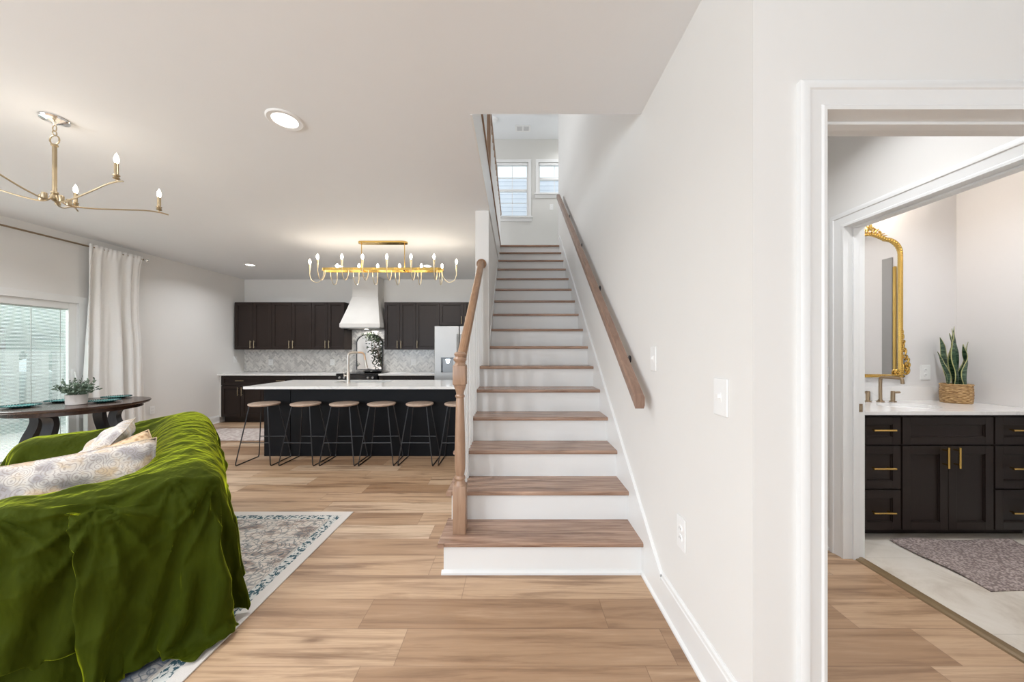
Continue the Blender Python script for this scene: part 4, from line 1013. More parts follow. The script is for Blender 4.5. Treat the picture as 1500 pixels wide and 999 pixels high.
# gathered skirt round the near arm and front
bm = B(); path = []
def pth(s):   # perimeter near end then front
    pts = [(.0, .30), (-.01, .90), (.02, .94), (1.8, .96)]
    acc = 0
    for p, q in zip(pts, pts[1:]):
        L = math.dist(p, q)
        if s <= acc+L or q is pts[-1]:
            k = (s-acc)/L; dx, dy_ = (q[0]-p[0])/L, (q[1]-p[1])/L; return p[0]+dx*(s-acc), p[1]+dy_*(s-acc), -dy_, dx
        acc += L
ns_ = 260; rows = []
for j in range(9):
    v = j/8; row = []
    for i in range(ns_+1):
        s = 2.45*i/ns_; x, y, nx, ny = pth(s)
        if s < .60: nx, ny = -1, 0
        elif s > .68: nx, ny = 0, 1
        else: k = (s-.60)/.08; nx, ny = -(1-k), k
        f = .012+.030*v*(math.sin(s*34+1.5*math.sin(s*5))*.5+.5)+.035*v
        row.append(bm.verts.new((x+nx*f, y+ny*f, .34-.325*v+.012*v*math.sin(s*9))))
    rows.append(row)
for j in range(8):
    for i in range(ns_): bm.faces.new((rows[j][i], rows[j][i+1], rows[j+1][i+1], rows[j+1][i]))
o = obj('skirt', bm, M['velvet'], t, 'all'); o.modifiers.new('thick', 'SOLIDIFY').thickness = .004

# velvet throw: a settled cloth, vertices stored in millimetres
# the throw is a settled cloth: vertex positions as plain millimetre steps in the sofa's frame
THROW_STEPS = (
-172,24,18,-23,42,-22,41,-17,25,-20,27,-20,33,-2,27,2,3,-28,9,6,-16,-16,-1,5,21,-3,-1,1,-27,1,-39,1,0,-1,41,-1,-40,16,9,24,11,6,-24,20,32,-4,-21,-23,26,-8,-22,-39,4,37,-61,25,16,16,2,23,9,-22,-5,19,31,-3,-30,-12,22,-9,-20,-39,7,32,22,0,23,-4,-21,-4,-38,-4,-12,-1,37,-5,-43,27,11,8,-8,28,10,6,-24,-1,
24,22,-5,-30,-6,19,-15,-16,-37,9,28,-5,0,33,23,-26,-44,-14,42,21,-6,43,-12,-24,10,-37,9,-25,6,-27,26,-16,28,-14,11,-6,-13,21,27,6,-27,1,14,28,-5,-32,-4,19,-21,-9,-39,6,28,36,4,-12,1,-27,0,-3,33,22,-23,-46,-4,43,22,-34,4,-35,-1,57,15,17,-4,-8,-29,-28,-22,-7,22,-14,45,23,-24,-3,-10,-22,7,8,26,13,-26,
11,4,25,-3,-34,4,9,-9,12,-5,22,4,-57,34,3,-70,49,4,-39,29,1,-11,38,-6,-34,1,5,3,17,-1,15,4,-42,-4,37,19,-24,-43,2,43,19,-29,-34,9,-4,28,0,28,-4,9,-18,39,-12,-8,-30,-29,-25,25,16,23,-22,50,-24,15,-6,-16,-26,-4,-11,12,23,17,-21,-2,20,17,-2,-36,-3,13,-1,0,28,-61,51,-80,61,-39,26,-13,32,-1,-36,1,28,12,
-36,-9,36,21,-29,-39,11,40,16,-32,-27,17,21,28,18,-2,-5,-17,-30,-28,-7,21,20,23,-23,15,22,-13,-11,10,6,-16,-18,-21,-6,5,20,23,-10,-17,17,25,-5,-34,-5,14,-3,9,17,-53,50,-75,47,-27,37,-30,36,-3,-33,-1,23,12,-33,-9,37,17,-27,-40,14,41,10,-34,-19,26,19,27,12,-10,0,-21,-30,-22,6,18,25,7,-25,-12,-1,-8,-2,
-9,28,10,-29,81,8,-22,-20,-8,8,4,-22,-13,-24,7,17,18,0,-17,16,23,-3,-33,-11,14,5,22,0,-49,46,-74,47,-23,38,-35,46,-13,-34,6,30,-1,-24,-17,40,15,-34,-36,17,37,3,-35,-12,31,25,16,17,-20,2,-25,-30,-1,15,13,25,-10,0,-14,-4,-3,-19,34,-8,15,-11,11,11,42,23,-21,-17,-21,-19,-8,11,-4,-25,-17,-7,15,22,2,-19,
21,19,0,-36,-7,18,3,15,10,-58,47,-65,40,-22,40,-40,54,-16,-29,13,25,-1,-27,-18,43,9,-34,-37,23,37,-6,-39,-2,30,28,23,-18,-8,-1,-26,-18,11,13,26,4,17,-2,-19,-18,17,9,1,6,17,67,-8,-14,-9,-23,-18,-19,-20,-8,13,-13,-27,-13,11,16,11,-15,16,25,-6,-29,-6,20,-3,14,-4,-41,44,-63,41,-22,32,-39,64,-20,-24,7,
29,0,-31,-10,40,9,-40,-25,24,33,-15,-35,3,32,27,12,-26,6,-20,-23,8,17,14,13,16,18,-10,-28,-3,18,-5,20,6,17,49,-28,18,-18,-8,-7,-20,-24,-20,-16,-4,9,-22,-21,-1,18,8,-2,7,27,-8,-32,0,20,-5,15,7,-56,40,-49,41,-29,33,-41,66,-29,-17,8,26,-3,-21,-8,33,13,-38,-20,29,28,-20,-31,11,30,24,-3,-24,0,-26,5,16,
18,14,14,14,-11,-4,-17,11,4,5,24,1,24,-16,-27,23,18,11,-4,-9,-21,-23,-19,-16,-17,-3,1,-25,-14,17,7,0,9,26,-7,-33,0,18,-3,15,12,-64,37,-43,38,-25,32,-44,60,-27,-19,9,29,-8,-24,10,20,22,-43,-11,32,23,-17,-30,20,30,17,-12,-17,-24,2,17,17,11,21,1,-2,-2,-17,18,11,6,2,23,-7,30,-54,-8,20,5,16,5,-13,-20,
-20,-14,-18,-18,-2,-12,-22,-3,16,4,8,23,-6,-34,2,19,-13,32,4,-71,39,-44,39,-20,31,-46,58,-33,-15,10,20,-11,-20,23,27,5,-36,-6,39,15,-26,-13,23,31,7,-20,-23,-1,15,17,17,11,-17,8,-7,2,19,16,-17,3,25,27,-9,33,-52,-16,-14,9,5,16,11,-17,-12,-21,-9,-20,-19,-2,-23,-14,4,7,16,14,-1,-33,3,14,-15,42,1,-71,32,
-33,31,-16,34,-40,36,-22,-18,15,11,-10,-20,18,37,2,-35,2,36,10,-24,-2,25,31,-13,-21,-5,17,12,18,1,-6,-12,8,13,11,19,7,-18,8,25,1,20,30,-52,-11,-14,-14,-2,-1,14,15,-20,-2,-19,-12,-18,-21,-8,-22,-7,14,6,19,-3,-32,15,4,-12,41,-1,-71,31,-28,36,-22,33,-46,42,-36,-8,29,-2,-7,-24,23,33,-5,-32,6,39,-2,-13,
2,27,15,-19,-5,17,12,15,0,-6,-9,16,7,12,14,6,-7,15,-6,12,18,22,24,-51,-13,-8,-10,-20,3,-15,16,12,-21,6,-20,-11,-20,-16,-21,-11,0,15,9,1,-29,28,-14,-1,26,8,-68,34,-19,25,-16,37,-60,45,-28,5,3,20,-25,-11,24,20,-5,-28,7,34,-9,12,-11,28,-6,-7,17,16,8,-1,-7,-2,14,15,5,14,7,-1,12,9,-1,10,19,20,23,-66,-5,
-5,-15,-8,-16,-13,-10,14,11,-20,10,-20,-11,-22,-17,-25,9,1,13,-2,-26,35,-21,-10,41,-1,-49,29,-31,40,-28,42,-64,58,-36,-4,31,7,-25,-16,20,27,-9,-26,10,28,-13,22,-14,20,-11,15,21,2,0,-2,7,5,15,4,11,15,-2,11,-3,15,11,7,15,24,25,-83,-8,-3,-6,-13,-10,-8,-18,-13,8,11,-22,16,-16,-17,-19,-27,-7,13,-5,3,-15,
33,-13,-31,35,10,-43,27,-36,54,-30,8,-35,44,-15,-4,32,0,-15,-15,23,-5,12,-22,16,11,-12,29,2,-13,18,14,-12,7,10,14,-1,15,8,15,6,12,3,-4,14,8,9,19,13,20,24,-77,-13,-16,-11,-9,-5,-9,-5,-16,-16,0,6,-19,21,-15,-24,-21,-20,15,-15,1,-3,26,-23,-16,43,-10,-31,28,-42,37,-15,27,-50,28,0,-1,27,-17,2,-2,-8,24,
-12,3,12,-9,12,26,-11,17,-2,6,14,-1,18,-2,15,13,13,7,12,8,-6,6,13,14,4,23,12,17,-6,-70,4,-7,-12,-14,-10,-11,-8,-6,-11,-17,-9,-1,-11,17,-16,-22,-27,13,-19,-4,0,26,-14,-32,49,-16,-21,28,-29,35,-49,38,-24,31,-19,-4,27,-15,3,8,-2,-16,23,-3,8,-4,22,6,12,0,12,1,10,17,1,12,13,14,4,16,4,9,5,6,3,17,4,26,15,
10,2,-111,11,6,2,-9,-12,-15,-12,-14,-12,-4,-12,-17,-9,-8,17,-15,-27,-18,12,-27,8,15,-11,-23,45,-16,-23,37,-30,16,-17,19,-10,21,-19,14,-10,16,-4,11,-4,-1,-1,10,3,7,15,10,5,14,-7,15,14,8,13,12,13,3,14,11,10,5,-6,13,10,12,13,18,8,-3,-2,-110,0,4,11,8,-3,-10,-14,-17,-14,-13,-8,-7,-19,-3,-21,14,-20,-26,8,
-26,4,17,-11,-24,42,-7,-40,39,-17,19,-12,20,-25,29,-7,8,-2,-11,20,6,-8,2,11,3,1,8,10,13,12,-2,12,13,14,8,12,14,10,10,12,9,-4,4,14,7,-4,-15,12,28,5,-19,3,-59,-8,-7,-6,0,3,7,-2,-11,-14,-14,-7,-18,-9,-17,-19,-15,10,-19,-9,-22,10,12,0,-24,-2,26,5,-14,-11,16,19,0,-1,3,18,5,4,4,9,8,16,7,10,5,12,19,11,3,1,
0,-4,8,11,3,-8,-2,8,15,-7,-18,9,22,5,-11,12,-22,2,-5,-5,-8,-9,-6,-2,-5,2,-8,-10,-16,-15,-10,-19,-15,-15,-8,-12,-10,13,-1,6,-15,8,14,-1,0,-7,19,0,10,-1,9,12,4,7,4,12,6,10,6,9,9,2,4,5,6,6,5,5,4,4,4,5,7,-9,-3,-6,10,-16,22,0,-24,9,17,4,3,-7,-6,-7,-7,-9,-12,-9,-9,-8,4,-14,-16,-17,-13,-16,-15,-10,-2,6,-6,
-2,10,3,-10,-1,20,3,2,4,10,10,9,11,6,8,7,11,6,7,6,8,9,3,4,4,6,6,6,5,3,5,3,5,-3,-6,-6,-5,-2,1,-22,6,-22,-2,58,-4,4,-12,-3,-2,-3,-6,-6,-8,-13,-13,-8,-5,-6,-22,-11,-18,-13,-10,-2,-3,-6,11,6,-2,-2,2,13,8,2,3,10,13,6,14,5,8,9,9,7,7,7,6,6,6,4,3,4,4,5,4,4,4,1,4,1,-3,-4,-4,-2,-29,-14,-10,-19,-6,92,-6,-6,1,
-9,-10,-10,-4,-2,-2,-14,-10,3,-8,-14,-13,-12,-18,-12,-9,-5,-2,-2,2,16,-3,-9,1,21,8,0,0,14,14,5,7,10,10,9,10,9,7,6,5,-5,-4,-4,-1,-1,0,2,3,2,2,1,3,0,-1,-1,0,13,-7,-8,-13,-17,-6,90,-4,-5,-5,-7,-8,-8,-7,-6,-7,-8,-5,-10,-10,-7,-7,-12,-18,-10,-11,-5,-3,-3,8,6,6,-7,3,20,7,-2,2,17,9,6,4,9,15,8,9,9,9,4,1,-2,
-4,-3,-2,-2,-2,-3,-4,-2,-1,0,2,5,6,-11,-9,-2,4,14,-7,-35,-1,104,-5,-4,-5,-4,-6,-7,-8,-9,-5,-6,-6,-10,-10,-6,-7,-13,-16,-10,-11,-4,-4,-1,2,5,1,4,4,5,6,9,5,10,15,5,6,11,10,9,8,10,8,4,1,0,-4,-5,0,-2,-1,-4,-4,-1,-1,-2,0,-3,-2,-1,-4,3,-3,-14,-8,-2,-10,115,-6,-5,-6,-6,-6,-5,-6,-8,-6,-5,-5,-11,-10,-6,-9,
-10,-16,-8,-11,-8,0,0,-4,-4,7,11,2,5,6,7,7,4,6,13,11,10,8,8,7,9,7,5,-9,6,4,-1,-4,-7,-4,1,-1,2,-1,0,-9,-5,0,8,-4,-6,-1,-9,-7,-10,-27,129,-2,-2,-5,-3,-7,-5,-6,-7,-6,-4,-5,-12,-10,-8,-8,-8,-16,-8,-12,-6,0,-1,-2,-5,7,11,3,-5,3,18,7,5,4,12,8,7,12,6,3,4,5,-2,10,-13,-1,11,7,-3,-8,-7,-3,-1,12,-2,-1,-5,-6,
-11,1,-1,11,-9,-5,-30,-18,141,-2,-2,-5,-6,-4,-5,-7,-8,-8,-9,-7,-6,-6,-11,-13,-6,-9,-8,-13,-4,1,-2,-2,-4,9,-1,2,6,5,14,7,-1,7,7,14,4,4,6,4,6,-7,5,-1,10,-12,-7,4,9,7,0,-5,-9,-4,13,4,-8,-2,-9,0,-5,-3,8,-8,-29,-18,138,-6,-5,-4,-3,-4,-5,-4,-3,-4,-9,-7,-5,-6,-9,-15,-7,-7,-7,-11,-4,-1,-4,-3,1,0,1,2,8,5,0,
6,9,9,9,2,0,12,6,-1,11,-4,-8,-2,6,12,-12,-9,-3,5,20,-8,5,-4,-6,4,10,-3,-4,-1,-4,-9,-9,-18,-2,-18,135,1,-5,-2,-3,-4,-6,-5,-3,-4,-10,-5,-5,-5,-9,-15,-8,-8,-6,-8,-5,-7,-7,5,2,-1,-5,6,9,4,0,6,12,1,1,0,9,11,3,1,10,-5,-4,-9,15,-3,1,-5,-1,-5,-4,21,-9,-1,8,-2,-5,14,-1,-12,6,-18,-6,-9,-13,-7,135,-4,-3,-1,-2,
-2,-6,-3,-3,-3,-11,-6,-6,-3,-12,-12,-9,-10,-5,-6,-5,-6,-7,6,1,-2,-2,5,6,-1,8,3,6,-1,6,2,8,9,-4,2,9,-4,-3,-4,-6,20,3,-5,-9,3,-7,-8,21,-8,2,1,8,-2,2,-1,-5,-11,-2,-8,-24,5,134,-3,-3,-2,-4,-5,0,-3,-4,-5,-9,-6,-11,-11,-5,-5,-8,-16,-1,-3,-7,-4,-5,1,2,-2,-2,2,5,2,-1,7,1,0,5,8,8,1,-3,6,6,-5,-1,-3,-7,0,20,3,
-7,-6,-2,-1,-7,18,-10,6,-7,21,-3,-3,-17,6,-9,-15,-8,-3,144,-4,-3,-4,-3,-5,-4,-4,-8,-5,-3,-2,-11,-12,-4,-4,-8,-13,-4,-3,-8,-3,-4,-2,1,-5,3,0,6,0,0,6,-3,7,4,4,3,-3,0,6,7,-7,3,-7,-2,-3,4,16,0,-15,8,0,-4,-7,15,-10,-3,1,21,-2,-10,-13,5,-10,-9,-11,153,-3,-5,-5,-6,0,-4,-3,-8,-6,-1,-3,-13,-10,-4,-9,-6,-9,
-4,-8,-4,-4,-2,-6,0,-1,4,0,-7,8,4,2,1,3,1,7,-1,-1,1,2,4,-3,4,-8,1,-8,-3,1,2,15,-5,10,-4,-5,-4,6,-5,-9,2,29,-9,-13,-5,1,-10,-10,149,-2,-1,-4,-6,-3,0,-7,-5,-6,-6,-5,-9,-6,-7,-7,-9,-6,-4,-11,-2,-2,-2,-3,-8,4,2,2,-4,2,4,-3,6,0,4,0,3,-2,1,4,0,-3,5,-9,0,-3,2,-1,3,2,7,2,4,-5,-3,1,-2,-14,-4,11,20,-26,7,3,
-11,-9,150,-2,-5,0,-7,-3,-4,-3,-8,-3,-6,-10,-4,-5,-7,-14,-4,-2,-4,-11,-3,-2,-3,-2,-5,-1,0,-2,2,2,-2,-1,5,4,1,0,2,0,3,-3,4,-4,-2,1,-1,0,1,1,1,4,5,-1,6,-2,-4,2,-3,-14,-8,-3,23,-20,14,5,-12,-10,152,-4,-3,-3,-3,-3,-5,-9,-1,-2,-13,-6,-2,-4,-8,-13,-4,-1,-5,-10,-4,-5,-5,-2,-1,-1,-4,2,2,1,-3,0,3,4,1,-2,1,3,
1,-2,-1,1,0,1,0,1,1,1,1,2,-2,4,0,5,-2,-7,-3,-5,-8,-4,-5,-1,17,11,-23,0,154,-3,-3,-3,-3,-5,-9,-4,0,-3,-9,-9,-5,-6,-6,-8,-5,-9,-2,-7,-2,-7,-4,-1,0,-1,-5,1,2,1,-2,-1,4,2,0,0,-2,4,0,0,-2,1,2,0,1,2,-1,2,1,0,-2,-1,1,0,6,-5,-2,-7,-10,0,-8,0,12,1,-6,0,152,-5,-4,-1,0,-4,-10,-2,0,-5,-9,-8,-7,-5,-7,-7,-5,-15,
-1,-2,-2,-6,-5,-1,-1,0,-4,-1,4,-1,0,-1,2,1,0,0,1,0,1,0,0,1,1,1,1,1,0,2,1,-1,0,-2,0,1,-2,-1,-2,-5,-10,-4,-3,0,3,3,3,-1,151,-4,-4,-2,-9,-3,-1,-2,-2,-9,-7,-4,-7,-7,-9,-2,-6,-12,-3,-2,-4,-1,-8,-1,-2,1,-4,0,-1,2,-2,1,1,-2,3,0,0,1,0,2,-1,1,3,-1,1,1,1,2,-1,-1,-2,1,-3,1,1,-6,2,-7,-7,-4,-2,0,3,2,4,-1,142,-1,
1,-5,-8,0,0,-3,-9,-5,-5,-2,-10,-9,-5,-3,-3,-11,-5,-7,0,-6,-2,-2,-2,-2,-1,1,-3,-1,2,1,0,-1,2,0,1,0,0,1,1,1,1,2,0,1,2,0,-2,-2,0,0,-1,-4,-2,2,-2,-4,-8,-3,-1,0,1,1,6,0,141,1,1,-3,-10,-1,0,-4,-8,-5,-4,-6,-4,-12,-5,-5,-9,-3,-4,-9,-5,0,-1,-2,-6,1,0,0,-2,-1,1,0,1,0,1,0,0,1,0,1,1,1,1,1,1,1,1,2,-4,-1,0,-1,1,
-6,-1,-2,1,-7,-4,-3,-1,-1,0,3,7,-4,144,0,2,-4,-7,-3,-4,-2,-7,-4,-5,-7,-5,-9,-5,-9,-5,-4,-3,-7,-7,0,1,-5,-3,-1,0,0,-1,-1,0,0,1,0,0,1,0,1,0,1,1,1,1,1,1,1,1,0,-2,-1,-1,0,-2,-3,-2,-1,-2,-4,-4,-4,-1,0,0,3,-1,1,144,-3,-2,-2,0,-2,-4,-3,-6,-4,-5,-8,-12,-1,-2,-13,-4,-2,-5,-5,-8,-1,-2,-2,-2,-1,-2,0,0,-1,0,0,
0,1,0,0,0,1,1,1,1,1,1,0,2,1,-1,1,-2,0,-2,-3,3,-5,-1,-5,0,-4,-2,-4,-1,0,0,2,0,1,144,-2,-4,-3,2,-2,-8,0,-6,-2,-7,-15,-4,0,-1,-14,-5,-6,-3,-6,-4,-2,-6,1,-1,0,-3,0,0,0,0,-1,0,1,0,0,0,1,1,1,1,1,1,0,2,1,-1,-1,0,-1,-1,-3,-2,0,-2,-3,-2,-3,-2,-4,-1,0,0,2,0,1,145,-3,-4,-4,5,-2,-8,-6,0,-3,-12,-10,-4,-6,2,-11,
-6,-9,-6,-1,-2,-3,-5,0,-1,0,-2,-1,0,0,0,-1,0,1,0,0,0,1,1,0,1,2,1,0,2,0,-1,0,0,-1,-2,-4,0,0,-2,-5,-2,-1,-2,-4,-1,0,0,1,1,1,147,-4,-4,-3,3,0,-12,-4,-2,-13,-3,-7,-4,-6,-6,-6,-1,-12,-4,-2,-2,-2,-5,-1,-1,0,-1,-1,0,-1,0,-1,1,0,0,0,0,1,1,0,1,0,3,0,0,0,0,0,0,-1,-1,-4,0,-1,-1,-6,-2,-3,0,-3,-1,0,0,0,2,2,145,
-3,-4,-3,-8,0,-1,-3,-8,-9,-6,-4,-6,-10,-3,-1,-4,-6,-7,-3,-1,-2,-5,-2,-1,-1,0,-1,0,-1,0,0,0,0,0,0,1,0,0,1,1,1,2,0,-1,0,1,0,-1,-2,-1,-2,0,-3,-1,-4,-4,-3,0,-1,-1,-1,1,0,2,2,137,0,1,-4,-7,-4,-1,2,-12,-12,-3,-4,0,-12,-4,-3,-1,-9,-5,-3,-3,-3,-2,-2,-1,-1,0,-1,0,-1,0,0,0,0,0,1,0,0,0,1,1,0,0,1,1,0,0,1,-2,-3,
-1,0,0,-5,0,-5,-4,-1,-7,5,0,-1,1,0,2,2,139,-3,4,-5,-8,-3,-4,4,-11,-12,-4,-5,-4,-6,-5,-7,-4,-3,-3,-4,-5,-2,0,-2,-1,-2,0,0,-1,-1,0,0,1,-1,0,1,0,0,0,1,1,0,-1,2,0,0,-1,0,0,-3,-1,0,-3,-4,0,-2,-6,-1,-4,3,2,-2,1,0,3,1,140,-2,1,-3,-9,-5,-4,-5,-5,-6,-5,-5,-4,-7,-4,-10,-3,-1,-4,-3,-4,-2,-2,-1,-1,-2,0,0,-1,0,
0,-1,1,0,-1,1,0,1,-1,1,0,1,-1,0,2,-2,-2,-1,-1,2,-2,-2,0,-5,-2,-3,-2,-3,-2,0,0,3,0,1,3,1,140,-3,3,-4,-10,-4,-5,-7,-8,1,-8,-4,-9,-1,-2,-10,-5,0,-6,-3,-3,-2,-2,-1,-1,-1,-1,0,-1,0,0,0,0,0,0,0,0,0,0,1,0,0,0,-1,1,0,-3,-1,0,2,-2,-3,-3,-2,-2,-4,0,-3,-2,0,-1,3,1,1,1,2,143,-5,-8,-2,1,-6,-9,-10,0,2,-5,-12,-5,
-2,-2,-12,-2,-4,-3,-3,-2,-3,-3,0,-1,-1,0,-1,0,0,-1,-1,1,0,0,0,0,0,1,0,-1,1,-1,-1,1,0,-2,-2,-2,0,3,-4,-2,-3,-1,-5,-1,-1,-1,-1,-2,3,3,0,-1,3,145,-3,-11,-3,4,-12,-6,-8,2,-1,-15,-2,-5,-3,-8,-5,-2,-5,-2,-3,-2,-3,-2,-1,-1,-1,0,-1,0,0,-1,0,0,0,0,0,0,0,0,0,0,-1,1,-1,-1,-1,0,-2,-2,-2,1,-6,-2,3,0,-4,-3,-1,0,
-1,-1,2,3,-1,0,3,143,-6,-5,-3,-10,-4,-4,-4,-6,-8,-2,-1,-5,-7,-7,-2,-2,-5,-3,-2,-2,-3,-2,-1,-1,-1,0,-1,0,0,0,-1,0,0,0,0,0,0,0,0,-1,0,0,0,-1,-1,-2,0,-3,-3,-2,-1,-2,-2,-3,4,-3,-1,0,-1,-2,4,-1,0,3,2,132,-2,1,-4,-8,-4,-3,-5,-8,-6,-3,1,-4,-11,-4,-3,-2,-5,-3,-2,-3,-2,-2,-1,-1,-1,0,0,-1,0,0,0,0,-1,0,0,1,-1,
0,0,-1,-1,1,-2,-1,-2,0,1,-4,-2,-2,-2,-1,-3,-3,0,1,0,-1,-2,0,4,-4,1,5,3,131,-2,2,-4,-9,-5,-3,-6,-3,-9,-1,-3,-5,-8,-4,-4,-2,-4,-3,-2,-4,-1,-1,-2,-1,0,-1,0,-1,0,0,0,0,-1,0,0,1,-1,0,-1,0,-1,-2,1,-1,-3,0,2,-4,-3,-1,-1,-5,-3,-1,0,1,0,0,-3,1,3,-2,-2,8,3,133,-5,2,-3,-11,-5,-2,-8,-5,-4,-4,-9,3,-9,-3,-6,-2,
-2,-3,-2,-4,-1,-1,-1,-2,0,-1,0,0,-1,0,1,0,-1,-1,0,1,-1,0,-1,0,-1,-2,-1,-1,-1,0,-2,-1,-2,-1,-2,-5,-2,-5,-1,6,-1,-7,5,3,1,-7,4,9,-2,136,-4,-8,4,-9,-5,-6,-4,-5,-3,-8,-7,-3,-1,-4,-6,-2,-2,-3,-3,-2,-2,-1,-2,0,-1,0,-1,0,0,-1,0,0,0,0,0,-1,0,-1,0,-1,0,-2,-1,-1,-1,-4,2,-1,-2,-3,-2,-3,-3,-4,-2,0,-1,-4,9,3,1,
-16,13,-1,0,143,-4,-8,-3,-2,-4,-7,-4,-4,-3,-7,-7,-3,-4,-3,-4,-3,-3,-2,-3,-2,-2,-1,-1,-1,-1,0,-1,0,0,0,-1,0,0,0,0,-1,0,-1,0,-1,-1,-1,-2,0,-1,-5,-2,-1,2,-3,-7,3,-3,-5,-1,-6,5,-4,-5,15,-20,5,4,3,7,145,-7,-7,-3,-4,-1,-9,-4,-3,-6,-3,-8,-3,-5,-3,-3,-3,-3,-3,-2,-2,-1,-2,-1,-1,-1,0,-1,0,1,-1,-1,0,1,-1,0,-1,
0,0,-2,-2,0,-1,-2,1,-1,-5,-3,-3,2,0,-7,1,-5,0,-6,-2,2,-1,-5,-3,-2,0,9,3,8,147,-8,-9,-4,-4,-3,-6,-4,-5,-5,-5,-5,-4,-4,-3,-3,-3,-3,-3,-2,-2,-1,-2,-1,-1,0,-1,-1,0,1,-1,0,-1,1,-1,-1,0,0,0,-2,-2,-3,-1,0,-3,3,-5,-2,-6,-3,6,-5,0,-5,-4,-2,-2,2,0,-4,-2,-2,-2,2,8,9,130,0,1,-4,-4,-5,-4,-4,-6,-4,-6,-4,-4,-4,-3,
-3,-3,-4,-2,-2,-2,-1,-2,-1,0,-1,-1,0,0,0,-1,0,0,0,0,-2,0,-1,0,-2,-1,-4,0,-4,-4,3,-1,-2,-5,-5,0,2,0,-11,0,0,-1,2,0,-4,-2,-1,-4,2,8,9,130,1,1,-5,-4,-4,-5,-4,-5,-5,-6,-4,-3,-4,-3,-3,-3,-3,-3,-2,-2,-1,-1,-1,-2,0,-1,0,0,-1,0,0,-1,1,0,-3,0,0,-3,1,-2,-3,-4,-3,-2,-1,0,-3,0,-5,-1,-2,-3,-3,-4,4,-1,1,1,-4,-2,
-2,-2,1,8,8,131,2,0,-5,-5,-4,-6,-2,-7,-5,-4,-4,-4,-3,-3,-4,-3,-2,-3,-2,-2,-1,-1,-1,-1,-1,0,-1,0,-1,0,-1,0,-1,0,-1,0,-5,3,0,-1,-5,-4,-3,-2,-1,1,-3,-3,-3,-1,-2,-3,-3,-3,4,-7,7,-4,2,-2,-2,0,0,5,5,135,2,1,-4,-8,-4,-5,-4,-6,-4,-4,-4,-4,-3,-4,-3,-3,-2,-2,-3,-2,-1,-1,-1,-1,-1,0,0,-1,0,-2,1,-2,0,-2,1,-2,-4,
-1,0,4,-5,-5,-2,-3,-3,0,1,-3,-3,-2,-1,-3,-3,-3,-10,4,-1,4,2,2,-2,0,1,0,0,143,2,1,-7,-5,-5,-4,-5,-5,-4,-5,-4,-3,-3,-4,-4,-2,-2,-2,-3,-1,-2,-1,-1,-1,-1,0,-1,0,-1,-1,0,-1,-3,-2,3,-4,-2,-5,3,1,0,-6,-1,-4,-4,-2,-2,0,1,-11,-5,8,-5,-14,1,2,4,5,1,3,-1,-1,0,1,1,142,-6,-6,7,-5,-4,-8,-2,-5,-4,-4,-4,-3,-4,-3,
-3,-2,-4,-1,-2,-2,-2,-1,-1,-1,0,-1,-1,-1,0,-3,1,-2,-2,-5,-1,2,-3,-4,-2,5,-1,-2,-2,-4,-3,-4,-3,2,-5,-6,-2,4,-15,-2,-6,4,2,12,-3,7,1,-1,0,1,0,146,-8,-6,-1,1,-6,-6,-3,-4,-5,-5,-3,-3,-3,-3,-3,-2,-3,-2,-2,-2,-2,-1,-1,0,-1,-1,-1,0,-1,-4,-1,0,-7,0,-8,7,-5,-3,-4,9,-3,-8,6,-2,-3,-6,-2,0,-13,1,0,-12,2,-1,-6,
-9,15,4,-6,9,11,1,-1,-4,4,136,1,-6,-2,0,-6,-8,1,-5,-5,-5,-3,-3,-3,-2,-3,-2,-3,-2,-2,-2,-1,-2,-1,-1,-1,0,-1,-1,-2,-2,-3,-3,-2,-4,-7,1,0,-10,6,-2,3,-12,15,-1,-4,-4,-3,-10,-5,-6,-3,-2,4,-5,-10,-1,11,7,-3,-2,17,5,-3,-5,-3,142,0,-3,-4,-9,-3,1,-3,-6,-2,-3,-3,-3,-3,-2,-3,-2,-3,-2,-2,-2,-1,-2,-1,-1,-1,0,-1,
-2,-5,1,-4,-3,-9,2,-7,-3,0,-9,6,-8,8,-13,17,1,0,-5,-5,-10,-3,-6,-8,3,-21,-3,9,4,1,3,9,0,7,3,9,-10,-4,148,0,-6,-4,-8,-1,-4,3,-8,-2,-3,-2,-3,-3,-2,-3,-2,-2,-2,-3,-2,-1,-2,-1,-2,0,-1,-1,-3,-3,-2,-3,-6,-6,-3,-4,-11,5,-8,4,-10,10,-13,19,4,-3,-5,0,-11,-7,-20,11,-14,-9,3,9,3,2,4,8,1,0,-4,6,7,-5,145,-3,-3,
-5,-6,-3,-5,5,-7,-2,-2,-1,-3,-3,-2,-3,-2,-2,-2,-3,-2,-1,-2,-1,-1,-1,-2,-2,-3,-4,-1,-4,-8,-7,0,-8,-10,-6,6,-3,-16,18,-11,18,6,2,-4,-1,-25,-21,9,-8,0,-3,2,8,5,-1,6,8,3,-1,-3,0,10,-4,144,-3,-3,-4,-7,-3,-5,0,-3,-1,-4,-1,-2,-2,-2,-3,-1,-2,-3,-2,-2,-2,-2,-1,-1,-2,-1,-2,-5,-4,-7,-6,-1,-10,-2,-5,-8,-14,7,
-4,-16,19,-5,15,3,-15,5,-25,-14,2,2,4,2,-8,4,4,6,5,7,-3,4,2,4,0,3,3,139,-6,4,-4,-6,-3,-6,-1,-2,-1,-3,-3,-1,-1,-2,-1,-2,-3,-2,-3,-2,-2,-3,0,-2,-1,-3,-5,-6,-1,-5,-8,-3,-11,-1,-16,-9,-1,-5,0,-17,21,1,10,2,-11,-35,-13,8,13,4,-4,-11,10,5,5,6,4,9,-2,-5,8,7,1,-7,9,139,-6,-5,-1,2,-3,-9,0,0,-1,-4,-2,-1,-2,0,
